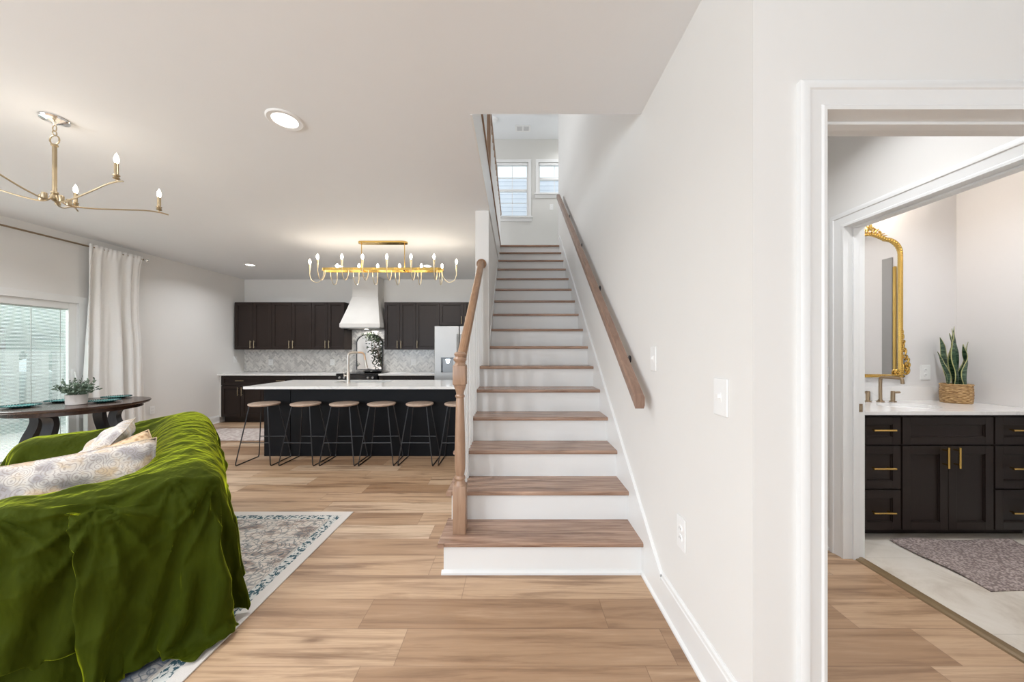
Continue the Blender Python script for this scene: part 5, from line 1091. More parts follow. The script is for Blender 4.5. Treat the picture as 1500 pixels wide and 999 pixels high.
-2,-2,-2,-3,-3,-2,-2,-3,0,-3,-4,-3,-4,-6,-6,-5,-6,-6,-7,-7,-9,-12,-3,-7,0,-19,22,6,5,-32,-11,-18,3,18,-2,-1,0,3,16,4,0,6,8,2,6,-2,5,10,0,-7,-13,160,-7,-6,0,-5,-1,-4,0,-1,0,-5,-1,-1,-2,0,-1,-2,-3,-3,-3,-2,-3,-2,-3,-4,-7,-5,-4,-7,-4,-5,-8,-10,-13,4,-10,-8,-8,-13,8,-17,18,-8,5,-23,-22,0,8,17,3,-3,0,7,
14,6,-1,2,4,11,4,-2,-3,14,0,-20,-17,181,-7,-8,-2,-8,5,-4,-1,-1,-4,-1,0,-1,-1,0,-1,-1,-4,-2,-3,-3,-2,-7,-3,-4,-4,-5,-6,-10,-10,-7,-3,-8,-10,-10,0,-9,-15,-10,9,-14,11,-2,-21,-7,-23,14,13,-6,0,8,15,7,4,6,8,-5,13,10,2,-3,1,-5,-19,11,-28,185,2,-2,-3,-6,0,0,-1,-4,-6,3,2,-1,-1,1,0,-3,-3,-3,-4,-4,-4,-4,-4,
-4,-3,-5,-7,-10,-10,-8,-9,-6,-13,-5,-8,-6,-15,-12,7,-15,9,-14,-19,-8,7,9,11,-1,-2,5,18,8,2,7,-14,14,11,7,5,-12,-14,-12,-5,-1,5,137,3,5,10,19,3,0,-1,-4,-5,3,0,-1,1,1,0,-2,-5,-1,-5,-5,-3,-4,-5,-9,-8,-6,-5,-9,-4,-6,-9,-7,-14,-7,-11,-6,-11,-17,-1,-9,-3,-24,-6,12,5,-3,-1,9,9,12,5,3,0,-8,14,13,5,-3,1,9,
-18,-7,-1,2,3,116,0,-1,3,5,7,4,4,6,6,6,8,2,1,3,0,-3,-2,-3,-6,-5,-5,-6,-6,-7,-5,-6,-6,-8,-9,-7,-10,-6,-10,-7,-11,-8,-13,-13,-9,-12,-8,-13,2,12,3,-2,-1,8,9,-9,-5,1,8,7,8,8,7,7,11,-5,-3,-6,-6,-25,24,120,2,1,4,6,2,5,6,6,6,3,-2,6,8,3,1,-2,-2,-5,-6,-5,-5,-5,-5,-6,-6,-7,-9,-6,-6,-8,-9,-6,-9,-8,-13,-11,-11,
-13,-10,-16,-7,-5,3,3,1,0,-1,13,-6,1,-1,3,8,8,7,8,7,8,7,-2,-8,-17,-26,-1,-11,169,1,2,4,5,-10,12,1,-10,12,5,9,11,6,-2,3,-2,-2,-5,-5,-8,-2,-3,-3,-5,-7,-7,-8,-6,-4,-8,-11,-5,-10,-8,-13,-12,-8,-14,-11,-19,-6,-5,1,6,-1,-2,-2,9,5,-1,-9,1,9,18,5,4,2,2,1,6,-21,-28,-19,-12,1,200,2,-19,11,-8,10,-16,3,17,6,14,
10,7,-10,12,-1,3,-5,-5,-4,-10,-9,2,-6,5,-3,-7,-7,-6,-7,-6,-9,-8,-8,-7,-13,-11,-9,-13,-8,-22,-7,-4,0,5,1,-12,9,5,7,2,-7,-1,2,2,0,0,4,7,15,-25,-22,-13,-14,-12,12,188,-19,7,-7,10,-16,9,16,11,12,13,6,-16,15,-3,14,-11,1,-6,-6,1,-9,-11,3,-2,-1,3,-8,-4,-2,-7,-9,-7,-8,-7,-11,-14,-7,-14,-8,-18,-8,-6,-1,-14,
-7,14,9,6,5,-3,-2,1,3,3,-2,-2,-1,3,-3,-11,-9,-13,-12,-14,-21,179,6,-11,13,-9,12,14,16,10,14,4,-25,17,-2,19,-1,-15,5,-10,-4,7,-12,-4,2,-5,3,-6,1,-3,-5,0,-9,-4,-5,-7,-11,-13,-8,-14,-8,-16,-8,-9,-2,-9,-13,-4,5,1,-3,16,4,5,6,6,-2,-6,-8,7,1,-5,-11,-12,-14,-19,-21,159,-6,11,12,10,9,14,13,12,0,-23,-4,10,
21,12,-15,-12,10,-12,-2,2,2,-7,4,-6,3,-5,5,-2,-7,-4,-3,-3,-8,-9,-4,-9,-5,-16,-7,-13,-13,-15,-13,7,-10,-2,-1,-5,-7,-2,3,3,-1,4,2,4,4,-1,-1,-5,-4,-10,-28,4,-16,137,14,14,8,4,19,9,5,13,-30,-13,12,20,21,-5,-22,-7,14,-14,5,-6,10,-1,-2,0,-3,0,-5,-2,4,-4,3,-3,-6,-11,-2,-9,-1,-15,-9,-12,-12,-14,-15,-5,-6,3,
3,-3,-10,-8,-1,-1,7,-11,-6,-5,-1,-1,-2,-4,-3,4,-28,-13,-15,174,18,1,12,11,19,0,9,-20,-28,13,18,19,15,-17,-25,0,14,-17,4,0,1,-1,-4,1,12,-9,5,-1,-6,12,-11,-6,-1,2,-9,0,-6,-8,-10,-9,-11,-13,-25,0,-1,-9,-1,9,-8,-4,-1,-3,-4,-7,-4,-5,-3,-3,-2,1,-16,-11,-9,-15,0,170,2,14,14,14,-6,11,-22,-21,0,19,19,22,3,
-24,-26,7,13,-15,-5,10,-4,2,-8,10,1,0,-10,10,3,2,5,-3,-2,-15,-1,-2,8,-12,-9,-5,-27,-2,-13,-9,0,-3,-26,11,-1,-3,-4,5,0,-3,-2,-4,-5,-3,-3,-6,-13,-8,-9,-20,-6,166,17,13,6,-3,5,-20,-22,-7,19,21,22,15,-8,-30,-20,9,15,-16,-5,5,4,-4,-7,6,10,-9,4,-12,9,15,-11,-6,-1,-4,5,12,-21,-1,11,-8,-33,5,-20,4,-8,-9,-8,
-16,-7,-3,11,-5,4,7,1,-3,-13,-5,-4,-8,-3,1,-18,-11,-4,163,17,-9,3,5,-24,-20,-12,22,21,20,19,6,-19,-32,-15,12,16,-15,-11,3,13,0,-7,-1,6,5,-14,5,7,-2,6,-12,-6,9,-2,-6,7,-11,31,-8,-38,-10,-1,-14,9,-5,-13,-10,-13,-13,-4,5,-4,9,5,2,2,-2,-3,-9,-1,-13,-7,-11,-2,160,-13,1,6,-21,-26,-16,19,20,22,22,16,-3,
-29,-30,-11,14,18,-16,-12,0,10,3,-5,-8,0,6,3,-2,-2,9,-11,-1,4,19,5,-14,-14,14,33,-5,-35,-16,2,-12,-29,19,1,-10,-14,-13,-8,-4,0,-14,-3,4,4,4,1,19,-2,-12,-14,-3,-1,139,0,-2,-31,-20,-22,17,15,21,23,23,8,-18,-27,-29,-5,12,19,-11,-17,-5,11,9,-5,-12,5,-8,2,5,-4,-6,0,12,-2,14,0,-21,9,28,30,-1,-40,-8,-2,-8,
-24,-25,4,16,4,-16,-8,-7,-6,-6,-6,-10,-2,-6,16,-2,24,-13,-1,0,-2,113,-3,-19,-31,-18,3,17,24,22,23,16,0,-27,-26,-28,0,15,14,-12,-12,-8,3,7,-4,3,-7,-2,8,-8,8,-8,12,-4,6,-18,0,19,0,23,41,-1,-37,-15,7,-3,-29,-17,-14,-7,9,15,-5,-3,-7,-10,-9,-5,2,-6,-16,14,9,16,-27,19,4,90,-26,-20,-13,-12,21,15,25,21,20,
11,-12,-30,-26,-26,-1,21,12,-13,-11,-4,-1,3,4,-12,13,-4,-4,-2,-6,20,-1,2,-21,0,18,-12,31,8,43,0,-36,-26,11,4,-14,-15,-16,-7,-8,7,1,-4,-5,14,-9,-6,-5,-1,-14,-11,6,21,-13,18,15,46,-31,-5,-20,23,7,25,20,26,14,5,-20,-29,-28,-25,3,21,12,-17,-10,-8,6,0,6,-10,10,-4,6,-13,13,4,5,-17,-8,6,9,-11,39,9,41,4,
-39,-29,-14,17,-8,-13,10,-20,6,-8,9,-8,-6,12,2,-5,-2,-6,-15,-9,-8,4,19,16,16,0,-21,-10,11,9,22,23,24,20,13,-1,-28,-29,-28,-25,6,23,10,-20,-9,-4,8,-6,0,4,-2,-2,13,6,1,-8,15,2,-7,6,-11,-24,36,25,21,26,-40,-27,-33,6,6,-9,19,-2,-8,8,-8,7,-5,-2,1,2,4,-13,-8,-16,-7,10,15,20,16,91,-17,24,17,5,15,-4,14,10,
15,9,15,12,-17,1,5,18,3,12,14,15,-5,33,0,18,9,26,7,9,4,6,1,28,1,17,0,-353,25,21,10,27,24,21,20,3,28,25,19,20,33,19,9,29,22,-379,-16,24,25,17,17,28,17,26,20,10,30,13,28,22,34,23,9,28,27,276,7,38,-9,23,-9,8,-3,34,-3,22,-2,-809,-12,29,26,28,4,26,27,14,28,16,22,28,12,29,28,28,26,12,28,34,290,2,-6,40,14,
-8,30,-5,21,-11,78,9,11,-13,2,-8,28,-10,27,3,-968,0,20,28,25,25,20,13,28,12,28,25,19,28,10,29,29,28,30,13,29,34,83,-1,26,3,139,2,40,-1,40,16,-9,28,-4,19,12,17,-8,1,26,7,18,-20,42,3,-12,14,25,14,-3,-1014,18,-4,29,22,16,27,25,12,26,13,27,27,22,29,9,28,34,30,37,-6,26,8,-41,62,6,-49,77,7,-57,80,7,-50,
78,28,34,4,25,4,34,3,31,4,11,40,-2,37,15,-4,29,-4,22,16,11,29,-18,-2,14,-21,3,30,1,-1,22,21,-7,-3,12,1,1,10,2,-966,12,-15,-20,18,9,26,26,24,15,22,19,30,21,26,28,10,29,34,32,32,20,-32,67,-43,76,-52,81,-37,73,28,35,29,37,33,22,42,-8,38,6,14,27,-4,25,13,16,24,-25,-6,25,23,24,18,-8,0,16,5,-22,11,13,9,
-963,25,-18,-19,-19,-17,22,15,26,25,21,17,28,26,23,22,29,12,28,35,30,29,27,-31,65,-40,65,-38,69,-29,71,29,35,29,37,32,33,37,-8,36,12,16,25,-3,27,11,21,18,-25,5,25,21,26,13,-9,12,15,-22,-12,23,11,26,-15,38,-15,91,-8,34,5,-1093,-27,9,12,-19,-19,-20,-7,23,18,25,23,19,30,23,24,24,28,14,27,36,32,24,28,
-26,65,-39,61,-30,63,-23,65,31,34,29,40,29,38,34,-2,36,12,18,24,-1,27,11,26,9,-19,19,20,15,28,8,-4,18,7,-27,-7,25,11,25,-4,-4,25,-4,20,12,16,13,30,-1134,16,-4,20,5,10,-19,-17,-21,3,19,25,24,18,30,25,22,27,29,16,28,37,30,19,27,-17,61,-34,56,-21,57,-17,57,32,34,27,45,28,40,31,10,33,6,24,21,4,27,11,27,
5,-11,11,19,25,26,-2,18,16,-24,-6,12,-7,26,-6,-14,15,27,26,24,36,-1120,-27,18,18,2,10,10,9,-20,-18,-18,9,23,28,21,26,27,28,22,30,19,29,37,29,16,28,-14,58,-31,54,-10,55,-16,46,34,36,30,42,29,39,29,23,33,0,25,18,11,26,13,27,-4,-3,22,13,26,19,8,19,2,-23,14,1,-3,-15,-10,-7,28,27,29,19,36,-1161,-7,12,15,
19,21,6,-1,9,15,-21,-20,-9,15,29,20,28,29,30,19,32,18,32,37,29,16,28,-11,51,-22,50,-7,51,-15,45,33,38,37,37,29,38,30,32,31,-3,28,15,17,24,14,23,-6,7,27,12,27,7,20,10,-3,-22,12,-13,-14,-16,-11,7,36,29,17,31,27,-1190,10,6,12,18,22,20,2,6,7,14,11,-22,-23,4,23,21,30,29,34,17,33,20,33,36,29,17,26,-7,46,
-18,46,2,43,-11,42,34,38,40,36,30,40,28,41,24,1,30,10,23,23,17,17,-5,17,25,19,10,23,3,5,-17,3,-17,-16,-15,-15,4,17,30,26,26,10,30,-1182,19,7,26,6,21,17,13,-1,19,4,3,-22,-18,13,27,28,28,32,21,36,16,37,35,30,13,31,-8,42,-13,41,10,39,-13,43,38,35,40,38,33,43,21,36,29,10,31,6,27,14,30,14,-2,23,20,11,25,
-7,5,5,-16,-13,-16,-14,-17,6,6,25,33,14,9,10,28,-1158,-2,12,23,20,5,17,15,17,2,21,-3,-1,-23,-7,23,32,26,32,25,37,12,37,38,32,10,34,-7,36,-6,35,15,37,-8,36,45,30,40,40,35,44,25,30,29,19,29,4,29,19,29,10,5,21,16,22,-1,13,-4,-19,-16,-15,-17,-10,12,2,18,26,-9,15,4,17,27,-1119,-9,-5,9,22,21,10,9,11,23,6,
18,-8,-2,-23,10,33,24,39,21,40,11,36,40,38,-1,39,-5,33,-1,33,19,31,-5,33,47,30,45,35,43,37,26,30,30,27,28,3,28,28,28,-6,24,15,24,5,11,-9,-19,-18,-15,-5,-17,18,5,17,18,-1,-28,9,10,19,27,-1078,-9,-10,-9,4,23,14,9,15,12,20,8,17,-4,-14,-11,29,27,36,26,42,10,38,34,45,-7,40,-1,29,6,28,28,25,-4,29,50,28,
50,30,39,39,27,34,30,31,27,8,27,27,28,-4,26,24,9,10,-15,-17,-17,-19,-5,-2,14,10,14,18,-3,-19,-22,2,18,10,33,-1040,-12,-12,-6,-11,-6,15,17,14,16,11,19,7,18,-6,-20,14,31,34,25,45,15,42,25,46,-14,44,10,23,17,21,29,23,1,32,42,29,48,30,41,35,37,26,33,32,26,22,24,19,27,12,23,14,6,-15,-16,-17,-16,16,-15,
15,11,8,19,-12,-16,-17,7,9,-17,22,24,-998,-11,-13,-11,-8,-10,-10,6,12,21,16,13,12,14,14,-16,-2,29,34,28,41,24,39,30,40,-24,49,16,19,28,15,32,15,10,18,54,31,44,29,44,31,35,35,30,34,24,34,24,8,26,27,13,-5,-4,-15,-17,-7,20,-11,12,-2,20,14,-14,-21,-2,15,7,-5,-22,-2,24,-981,7,-3,-9,-10,-12,-10,-13,-1,9,
20,20,13,11,15,7,-13,19,35,25,44,29,43,19,47,-29,49,21,15,37,10,34,13,23,7,52,34,45,23,51,30,43,26,31,36,26,34,24,13,25,17,-13,-7,15,-22,-5,19,2,0,-8,18,12,-9,-20,18,0,-2,-10,12,-21,-15,8,-980,13,13,4,-1,-8,-9,-11,-9,-8,-1,20,19,20,4,20,0,2,34,30,42,31,44,26,49,-41,52,21,11,46,6,33,9,38,7,37,36,49,
25,52,28,43,33,29,34,30,35,8,29,20,-14,-3,24,-16,-7,19,-9,-4,1,21,5,-13,-8,8,11,-21,0,19,-8,-6,0,0,-1016,10,14,15,10,7,-6,-5,-5,-8,-12,-8,11,22,18,12,17,-1,28,34,35,34,47,28,51,-46,56,20,6,47,9,34,4,49,-2,39,38,51,29,47,24,45,34,33,31,34,29,18,29,-12,5,21,-9,-7,15,-1,-5,-8,19,-7,-2,1,12,16,-25,-4,
12,7,6,2,3,0,-1071,15,15,10,11,14,11,4,1,-5,-5,-11,-12,6,22,16,11,25,8,42,29,34,51,28,53,-50,55,25,4,57,-1,35,1,51,-3,42,40,53,26,46,28,45,29,37,31,35,30,23,4,12,18,1,-16,9,-8,-2,1,13,6,-1,5,13,12,-5,-12,5,9,6,11,1,-14,10,-1095,1,8,11,14,12,10,12,12,5,2,-15,3,-14,2,18,13,28,18,37,29,39,51,35,49,29,
56,35,52,40,41,45,34,47,30,40,30,36,31,30,33,24,24,12,-3,-7,3,7,7,7,10,17,0,0,2,16,3,-13,-2,5,5,-10,2,1,8,15,-1098,-8,-1,-2,2,5,10,12,12,12,12,10,-1,-7,-12,12,12,16,22,38,35,39,49,35,54,28,61,30,57,33,48,37,34,49,29,38,28,37,31,34,28,27,15,8,4,23,11,7,7,7,9,12,4,2,3,8,-14,9,0,6,-5,0,2,1,2,11,-1093,
-9,-9,-3,-3,-1,-1,1,8,9,11,12,16,8,-2,-14,16,20,15,41,35,47,42,37,54,32,58,30,55,34,45,39,39,40,30,38,29,36,30,32,28,28,22,8,8,16,16,10,7,6,7,6,5,5,8,8,4,7,3,6,-1,-13,9,7,1,3,-1089,-5,-9,-1,-4,-4,-3,-2,-2,-1,2,4,9,14,17,2,-7,20,15,44,35,48,43,35,54,33,60,28,57,31,52,36,34,37,30,39,28,38,28,32,29,27,
22,17,18,8,6,5,3,4,6,5,5,4,7,8,9,10,9,16,8,1,10,6,4,1,-1098,-2,-3,-11,3,0,-1,-3,-2,-5,3,2,-9,2,6,17,2,12,16,47,30,47,42,40,52,37,56,28,54,30,49,37,35,36,34,38,29,33,28,33,30,27,23,19,1,2,4,5,5,4,9,7,5,6,8,10,8,8,7,13,4,21,19,8,14,-1,-1118,4,4,2,0,-4,-7,5,5,1,-6,-10,13,3,0,-3,3,17,15,40,32,51,37,43,
51,33,56,29,51,30,51,33,38,32,30,41,28,33,27,33,31,28,23,15,18,2,-1,0,0,1,2,2,4,5,8,11,9,11,3,13,10,17,22,13,2,0,-1109,4,5,3,4,-1,1,-1,-1,4,2,0,2,1,2,4,2,17,15,41,31,50,37,44,48,35,51,30,54,28,44,33,36,35,34,36,29,30,28,32,30,27,22,20,19,14,8,-4,-2,-1,3,3,0,0,1,4,2,7,12,17,26,-1,10,15,37,-28,-1094,
1,0,0,2,-1,5,2,6,17,-4,-3,-6,14,-1,-9,13,18,20,38,26,50,41,47,41,35,49,31,49,29,45,30,41,32,31,33,30,30,28,29,28,28,24,12,23,19,18,13,6,0,0,0,-6,-1,-3,17,5,5,-3,13,10,31,-9,14,24,13,-1096,-3,-3,-4,-6,6,2,3,4,1,2,2,-1,-2,-6,15,6,18,20,37,28,50,38,43,41,36,48,30,46,29,44,29,37,35,30,32,29,33,27,28,26,
26,24,24,5,19,19,20,23,13,8,1,-5,-10,-1,-1,2,23,9,11,9,-3,13,7,37,16,-1121,0,-1,-1,-1,-1,-1,-1,-1,-6,-2,-1,5,14,3,-12,13,34,20,38,27,51,36,36,43,39,38,30,50,29,40,29,35,36,30,31,30,30,27,28,26,24,24,24,24,-2,16,20,20,20,19,18,4,-4,-6,-6,6,-10,11,38,11,5,2,11,36,16,-1163,-4,-1,-1,0,-1,-1,2,5,3,-3,2,
15,4,3,3,19,15,22,43,30,50,33,37,38,34,40,32,45,29,39,29,36,33,32,29,26,33,27,27,26,24,21,23,24,24,-6,12,21,21,19,13,17,17,11,-6,-8,-6,-4,32,20,17,13,9,17,25,-1160,-11,-4,-5,-3,-2,0,11,4,3,0,0,1,19,-11,11,8,29,12,45,31,48,24,43,40,33,45,23,44,28,42,29,35,28,28,32,28,30,26,28,26,24,24,19,25,18,29,
-12,25,6,20,17,7,18,24,24,-1,-15,-8,-3,28,7,15,21,41,23,-1163,-3,-6,-6,-6,-7,3,-4,8,6,-1,-8,22,5,-1,0,13,16,27,43,30,43,28,46,31,35,41,30,36,26,40,32,33,26,32,30,27,30,24,28,27,23,25,22,24,21,27,1,9,26,1,12,19,3,20,25,19,11,-10,-16,-1,14,28,27,22,31,-1166,4,-5,-4,6,-3,-17,-1,-1,2,3,4,0,0,6,17,12,29,
14,49,26,38,35,36,44,19,45,29,35,27,37,32,30,27,29,33,27,27,24,29,28,23,24,24,22,25,25,27,2,5,31,-7,2,22,-1,29,14,27,13,-13,6,-5,6,23,44,22,-1158,-5,5,3,2,-4,-7,-1,4,1,-4,-3,-9,10,-3,23,13,22,24,47,18,42,35,39,31,34,34,27,42,28,26,32,28,32,27,29,27,25,25,29,29,22,27,20,26,23,28,24,33,10,-7,20,-8,-2,
26,0,16,28,14,23,-12,23,-5,11,43,26,-1167,-1,-8,-1,-1,5,-6,6,1,-4,8,-4,0,-8,15,-4,19,34,25,36,28,42,35,36,39,22,37,24,39,27,31,27,28,32,25,31,25,26,25,28,27,23,28,20,28,20,26,28,32,25,12,-14,13,-6,0,31,-8,19,19,27,6,31,6,-3,41,27,-1196,2,5,-4,-2,-1,3,-6,16,2,-15,-8,10,9,2,5,27,29,24,40,26,43,34,29,
34,32,27,28,35,27,31,23,33,28,28,26,27,27,25,28,25,25,28,19,28,23,32,29,26,21,33,-7,-15,8,-9,24,16,-9,15,30,24,15,34,-7,42,27,-1208,0,-8,9,-2,-5,-5,2,10,6,-7,12,2,-2,11,15,4,37,20,43,30,44,35,24,32,25,25,26,39,27,27,26,32,29,27,25,26,28,28,23,27,24,25,26,27,28,34,26,32,15,28,19,-18,-13,-5,26,11,1,
-4,23,25,22,36,12,44,26,-1222,-8,-3,2,11,0,-1,14,-7,9,6,-15,11,-9,9,19,19,34,13,46,31,39,36,33,25,24,33,16,36,27,27,25,29,31,26,24,25,30,26,23,25,28,27,26,29,29,34,27,33,24,1,25,13,-21,-11,1,12,19,-1,13,14,30,37,30,35,16,-1204,-8,-9,2,14,5,9,-11,1,0,4,2,-15,29,5,6,17,19,29,44,35,40,33,33,22,26,28,
25,29,26,28,24,31,27,25,27,22,30,25,29,20,28,31,24,33,26,34,30,31,18,19,-2,15,14,-17,-16,17,9,-8,32,23,8,38,31,43,12,-1191,-4,-6,0,-3,1,4,4,2,11,-22,6,-7,29,1,9,19,31,15,44,38,37,36,24,36,12,36,17,34,19,31,26,27,27,25,27,25,27,26,26,27,27,28,29,31,28,33,30,30,27,14,3,10,8,6,-21,-9,11,-5,27,27,10,47,
29,41,14,-1201,1,5,-2,17,-1,-11,-2,10,-16,9,-7,-6,24,-9,27,13,33,21,45,33,31,40,28,37,8,30,23,23,30,24,28,25,24,29,26,25,28,23,30,26,27,31,27,32,29,33,31,33,16,10,19,-8,8,11,4,-17,-10,5,22,30,14,48,26,41,18,-1180,-3,-5,5,-9,12,-13,-1,-11,18,-15,6,5,-7,20,6,26,28,29,36,38,35,35,26,40,18,16,22,32,16,
28,28,25,24,28,26,26,26,26,27,28,28,28,30,32,29,36,30,30,29,6,1,3,-7,7,19,2,-24,-3,24,39,11,42,29,42,21,-1190,2,-9,10,-10,10,-12,-9,12,-5,5,-20,18,10,10,17,1,41,32,41,31,35,38,25,27,24,18,23,27,25,26,22,28,26,24,27,25,28,26,27,28,27,30,28,36,29,34,29,35,24,2,16,-9,3,-1,6,10,-3,-14,20,38,6,48,29,42,
29,-1205,1,1,1,-2,-3,-19,-7,14,11,-7,-19,13,26,11,2,17,44,29,37,35,33,42,29,19,23,15,21,32,24,23,24,27,26,24,26,24,31,25,28,28,27,31,29,35,28,35,32,29,22,13,13,-1,-7,5,-5,2,13,-16,20,45,-4,47,29,43,29,-1216,-5,-3,2,12,1,-17,-5,18,7,-10,-8,25,1,16,19,14,38,23,34,39,34,42,20,26,19,22,21,26,24,24,24,
24,26,24,25,26,28,28,27,28,30,30,29,34,29,36,29,32,22,8,4,13,2,-2,7,-3,-7,2,14,44,-2,43,29,44,29,-1213,-4,-10,16,3,1,-2,-12,21,-11,13,1,-7,2,21,20,18,28,33,36,35,32,38,28,21,17,29,13,28,23,25,24,23,26,24,25,25,29,27,28,30,25,35,29,33,30,33,35,29,28,9,-5,-1,16,-10,13,11,-16,-2,13,45,2,41,28,43,31,
-1210,3,-12,17,-5,-8,12,3,-4,-13,5,11,-6,25,-8,29,20,35,21,41,38,30,37,25,25,18,22,22,23,23,23,25,23,25,25,26,25,27,27,28,29,29,34,29,34,30,34,32,29,26,5,12,-9,11,-11,8,10,-2,-5,11,44,4,42,28,40,31,-1205,-1,2,-2,-10,1,1,13,-12,24,-3,-9,-6,28,5,8,28,37,24,41,36,29,36,23,32,11,23,21,24,23,18,29,22,25,
22,28,25,27,26,28,31,28,34,29,35,30,35,35,29,30,-2,8,2,2,-11,4,7,-5,0,15,45,6,42,23,41,31,-1192,-4,-6,-4,18,1,-21,9,7,9,-20,16,-4,-2,10,25,19,40,32,37,38,26,35,24,25,24,17,19,27,19,23,24,24,24,24,25,26,26,25,30,31,30,33,29,35,30,38,33,28,23,15,-2,1,-8,10,2,-10,16,0,3,46,4,43,25,40,31,-1213,0,6,3,14,
-15,10,0,-10,-1,16,-15,18,4,9,28,6,42,35,35,36,31,33,23,24,19,21,21,21,22,23,23,23,25,21,29,25,25,28,29,30,27,37,29,36,30,34,36,32,28,-4,10,-8,11,-12,3,10,2,-15,22,46,4,39,27,39,32,-1213,11,-3,-14,16,6,-15,8,10,-4,1,-15,10,21,11,14,28,35,34,33,37,26,40,20,24,18,22,20,21,20,25,22,22,26,24,26,25,28,
26,24,35,29,34,29,39,29,38,35,21,27,11,13,-3,-15,11,-6,18,-19,-5,26,44,-3,42,29,39,32,-1208,8,-16,-7,11,4,-16,-6,16,16,-5,-13,12,30,7,24,15,39,32,34,35,30,33,23,24,18,21,20,22,21,22,23,20,26,24,27,23,29,29,29,29,29,35,28,37,29,39,35,33,17,4,5,10,-3,-12,20,0,-6,-14,32,23,15,40,28,40,31,-1208,11,-22,
-2,12,-2,-8,1,23,-3,5,-13,19,7,11,27,22,38,25,35,37,31,35,19,23,18,20,20,21,22,22,22,23,24,24,25,24,29,30,29,30,29,34,29,38,30,36,37,31,14,8,6,-5,4,3,0,7,1,-15,33,29,5,38,31,36,30,-1203,2,11,-3,-16,-3,16,5,5,-13,12,4,-4,20,10,18,27,31,31,34,38,30,32,22,23,18,19,20,21,22,22,20,25,24,24,25,24,30,29,
29,32,28,35,29,35,31,38,34,30,32,-8,-1,1,14,-13,3,20,-11,-13,32,37,-4,41,30,39,27,-1208,9,1,-6,-2,17,-16,14,6,-4,-18,23,1,18,-6,36,25,35,29,36,36,29,32,23,19,22,15,22,19,24,20,23,23,24,22,28,26,27,26,30,33,27,38,28,37,31,37,35,31,19,18,2,2,-16,-5,4,11,-11,-6,34,33,2,42,28,36,29,-1220,6,12,-3,25,10,
-18,-5,-9,-10,11,16,6,2,20,26,21,37,32,36,35,28,31,21,23,18,18,20,19,28,16,23,21,26,24,25,26,27,28,29,34,30,35,29,36,31,36,37,27,31,-9,16,0,5,-1,-11,1,-3,-8,32,40,-1,39,26,35,30,-1195,2,-5,4,17,5,-19,-4,4,-14,17,5,1,20,12,18,25,39,32,36,35,26,31,21,20,25,14,19,21,21,21,23,23,24,22,27,26,27,29,25,37,
29,39,27,36,32,37,35,29,27,-8,12,5,-5,3,9,-8,-10,-4,31,38,-3,40,25,37,30,-1190,1,-20,7,18,2,-21,-7,20,-6,5,23,0,4,14,21,28,35,32,33,34,30,34,18,21,18,19,17,23,19,24,21,22,26,21,27,26,27,29,31,31,30,38,29,37,31,40,29,34,14,6,6,-6,19,0,6,-5,-10,-8,28,37,-3,36,29,35,30,-1186,-15,2,-14,16,3,-13,-21,25,
12,14,-9,19,1,19,28,18,37,33,35,33,29,30,22,18,19,19,18,23,20,22,19,22,30,20,28,23,31,26,32,32,29,37,28,43,29,38,36,20,24,-1,10,-12,17,-7,4,14,-20,18,13,37,-4,36,24,37,23,-1180,-20,-16,21,1,3,-25,-8,32,11,0,13,-8,16,20,29,22,36,32,36,31,29,32,17,21,17,20,19,21,21,22,22,23,24,24,27,25,28,27,31,31,31,
37,28,42,29,42,34,19,26,6,-13,0,12,-4,11,-9,16,-13,25,35,3,26,26,28,25,-1167,-18,-25,7,20,5,-20,-5,28,10,-2,5,3,22,4,34,24,36,31,36,31,30,27,21,19,18,19,18,23,20,21,22,24,25,24,26,25,29,28,28,33,31,38,29,40,30,43,30,34,9,2,9,-15,9,5,1,12,-2,-13,36,26,23,-5,22,29,29,-1158,-8,-23,3,28,-7,-9,-6,17,23,
-13,2,4,20,4,34,25,36,30,36,33,28,29,19,19,17,19,20,20,19,24,22,24,24,26,26,22,31,27,35,31,29,39,28,39,30,39,35,24,30,-8,8,-9,15,-13,17,5,-21,3,34,34,18,-23,28,27,28,-1146,-3,-17,4,31,-6,-24,0,22,10,-3,-7,8,16,4,35,24,39,30,32,33,30,26,21,17,20,17,20,19,19,24,25,22,26,24,29,24,27,28,33,33,28,43,27,
40,26,45,31,33,1,19,3,-6,13,-4,-8,7,-3,-7,34,32,18,-33,26,32,28,-1165,3,6,12,24,-17,-10,-3,12,18,-10,-1,12,10,17,27,26,37,29,36,31,28,26,20,19,16,20,20,19,18,26,24,24,24,24,31,22,32,26,31,33,32,39,30,42,25,39,30,36,7,-7,17,6,-14,1,13,-8,1,0,33,32,15,-33,19,32,27,-1144,-4,1,1,31,-10,-21,-7,25,11,-12,
-3,24,10,18,26,26,35,30,36,31,27,26,21,23,10,23,18,22,18,26,22,26,21,25,34,24,28,31,24,36,33,38,29,43,28,43,30,26,0,10,-11,4,6,15,0,-12,-3,11,33,31,11,-32,16,29,25,-1129,0,-24,10,22,-5,-29,6,17,11,-1,-5,21,19,15,29,26,35,30,33,30,29,27,20,18,18,19,19,22,22,23,23,24,27,24,30,24,37,20,28,34,35,39,28,
43,26,47,28,13,15,3,-9,12,6,-1,5,10,-23,23,28,30,8,-31,15,35,21,-1127,-12,-27,19,10,-5,-17,-6,29,10,-4,2,20,16,18,26,25,39,29,34,28,29,27,19,18,18,20,16,27,19,28,19,29,25,27,28,26,34,26,29,25,34,41,29,44,28,42,30,9,17,-10,2,17,1,8,22,-3,-12,-7,35,31,10,-33,14,30,26,-1124,-23,-17,5,24,-5,-23,0,31,11,
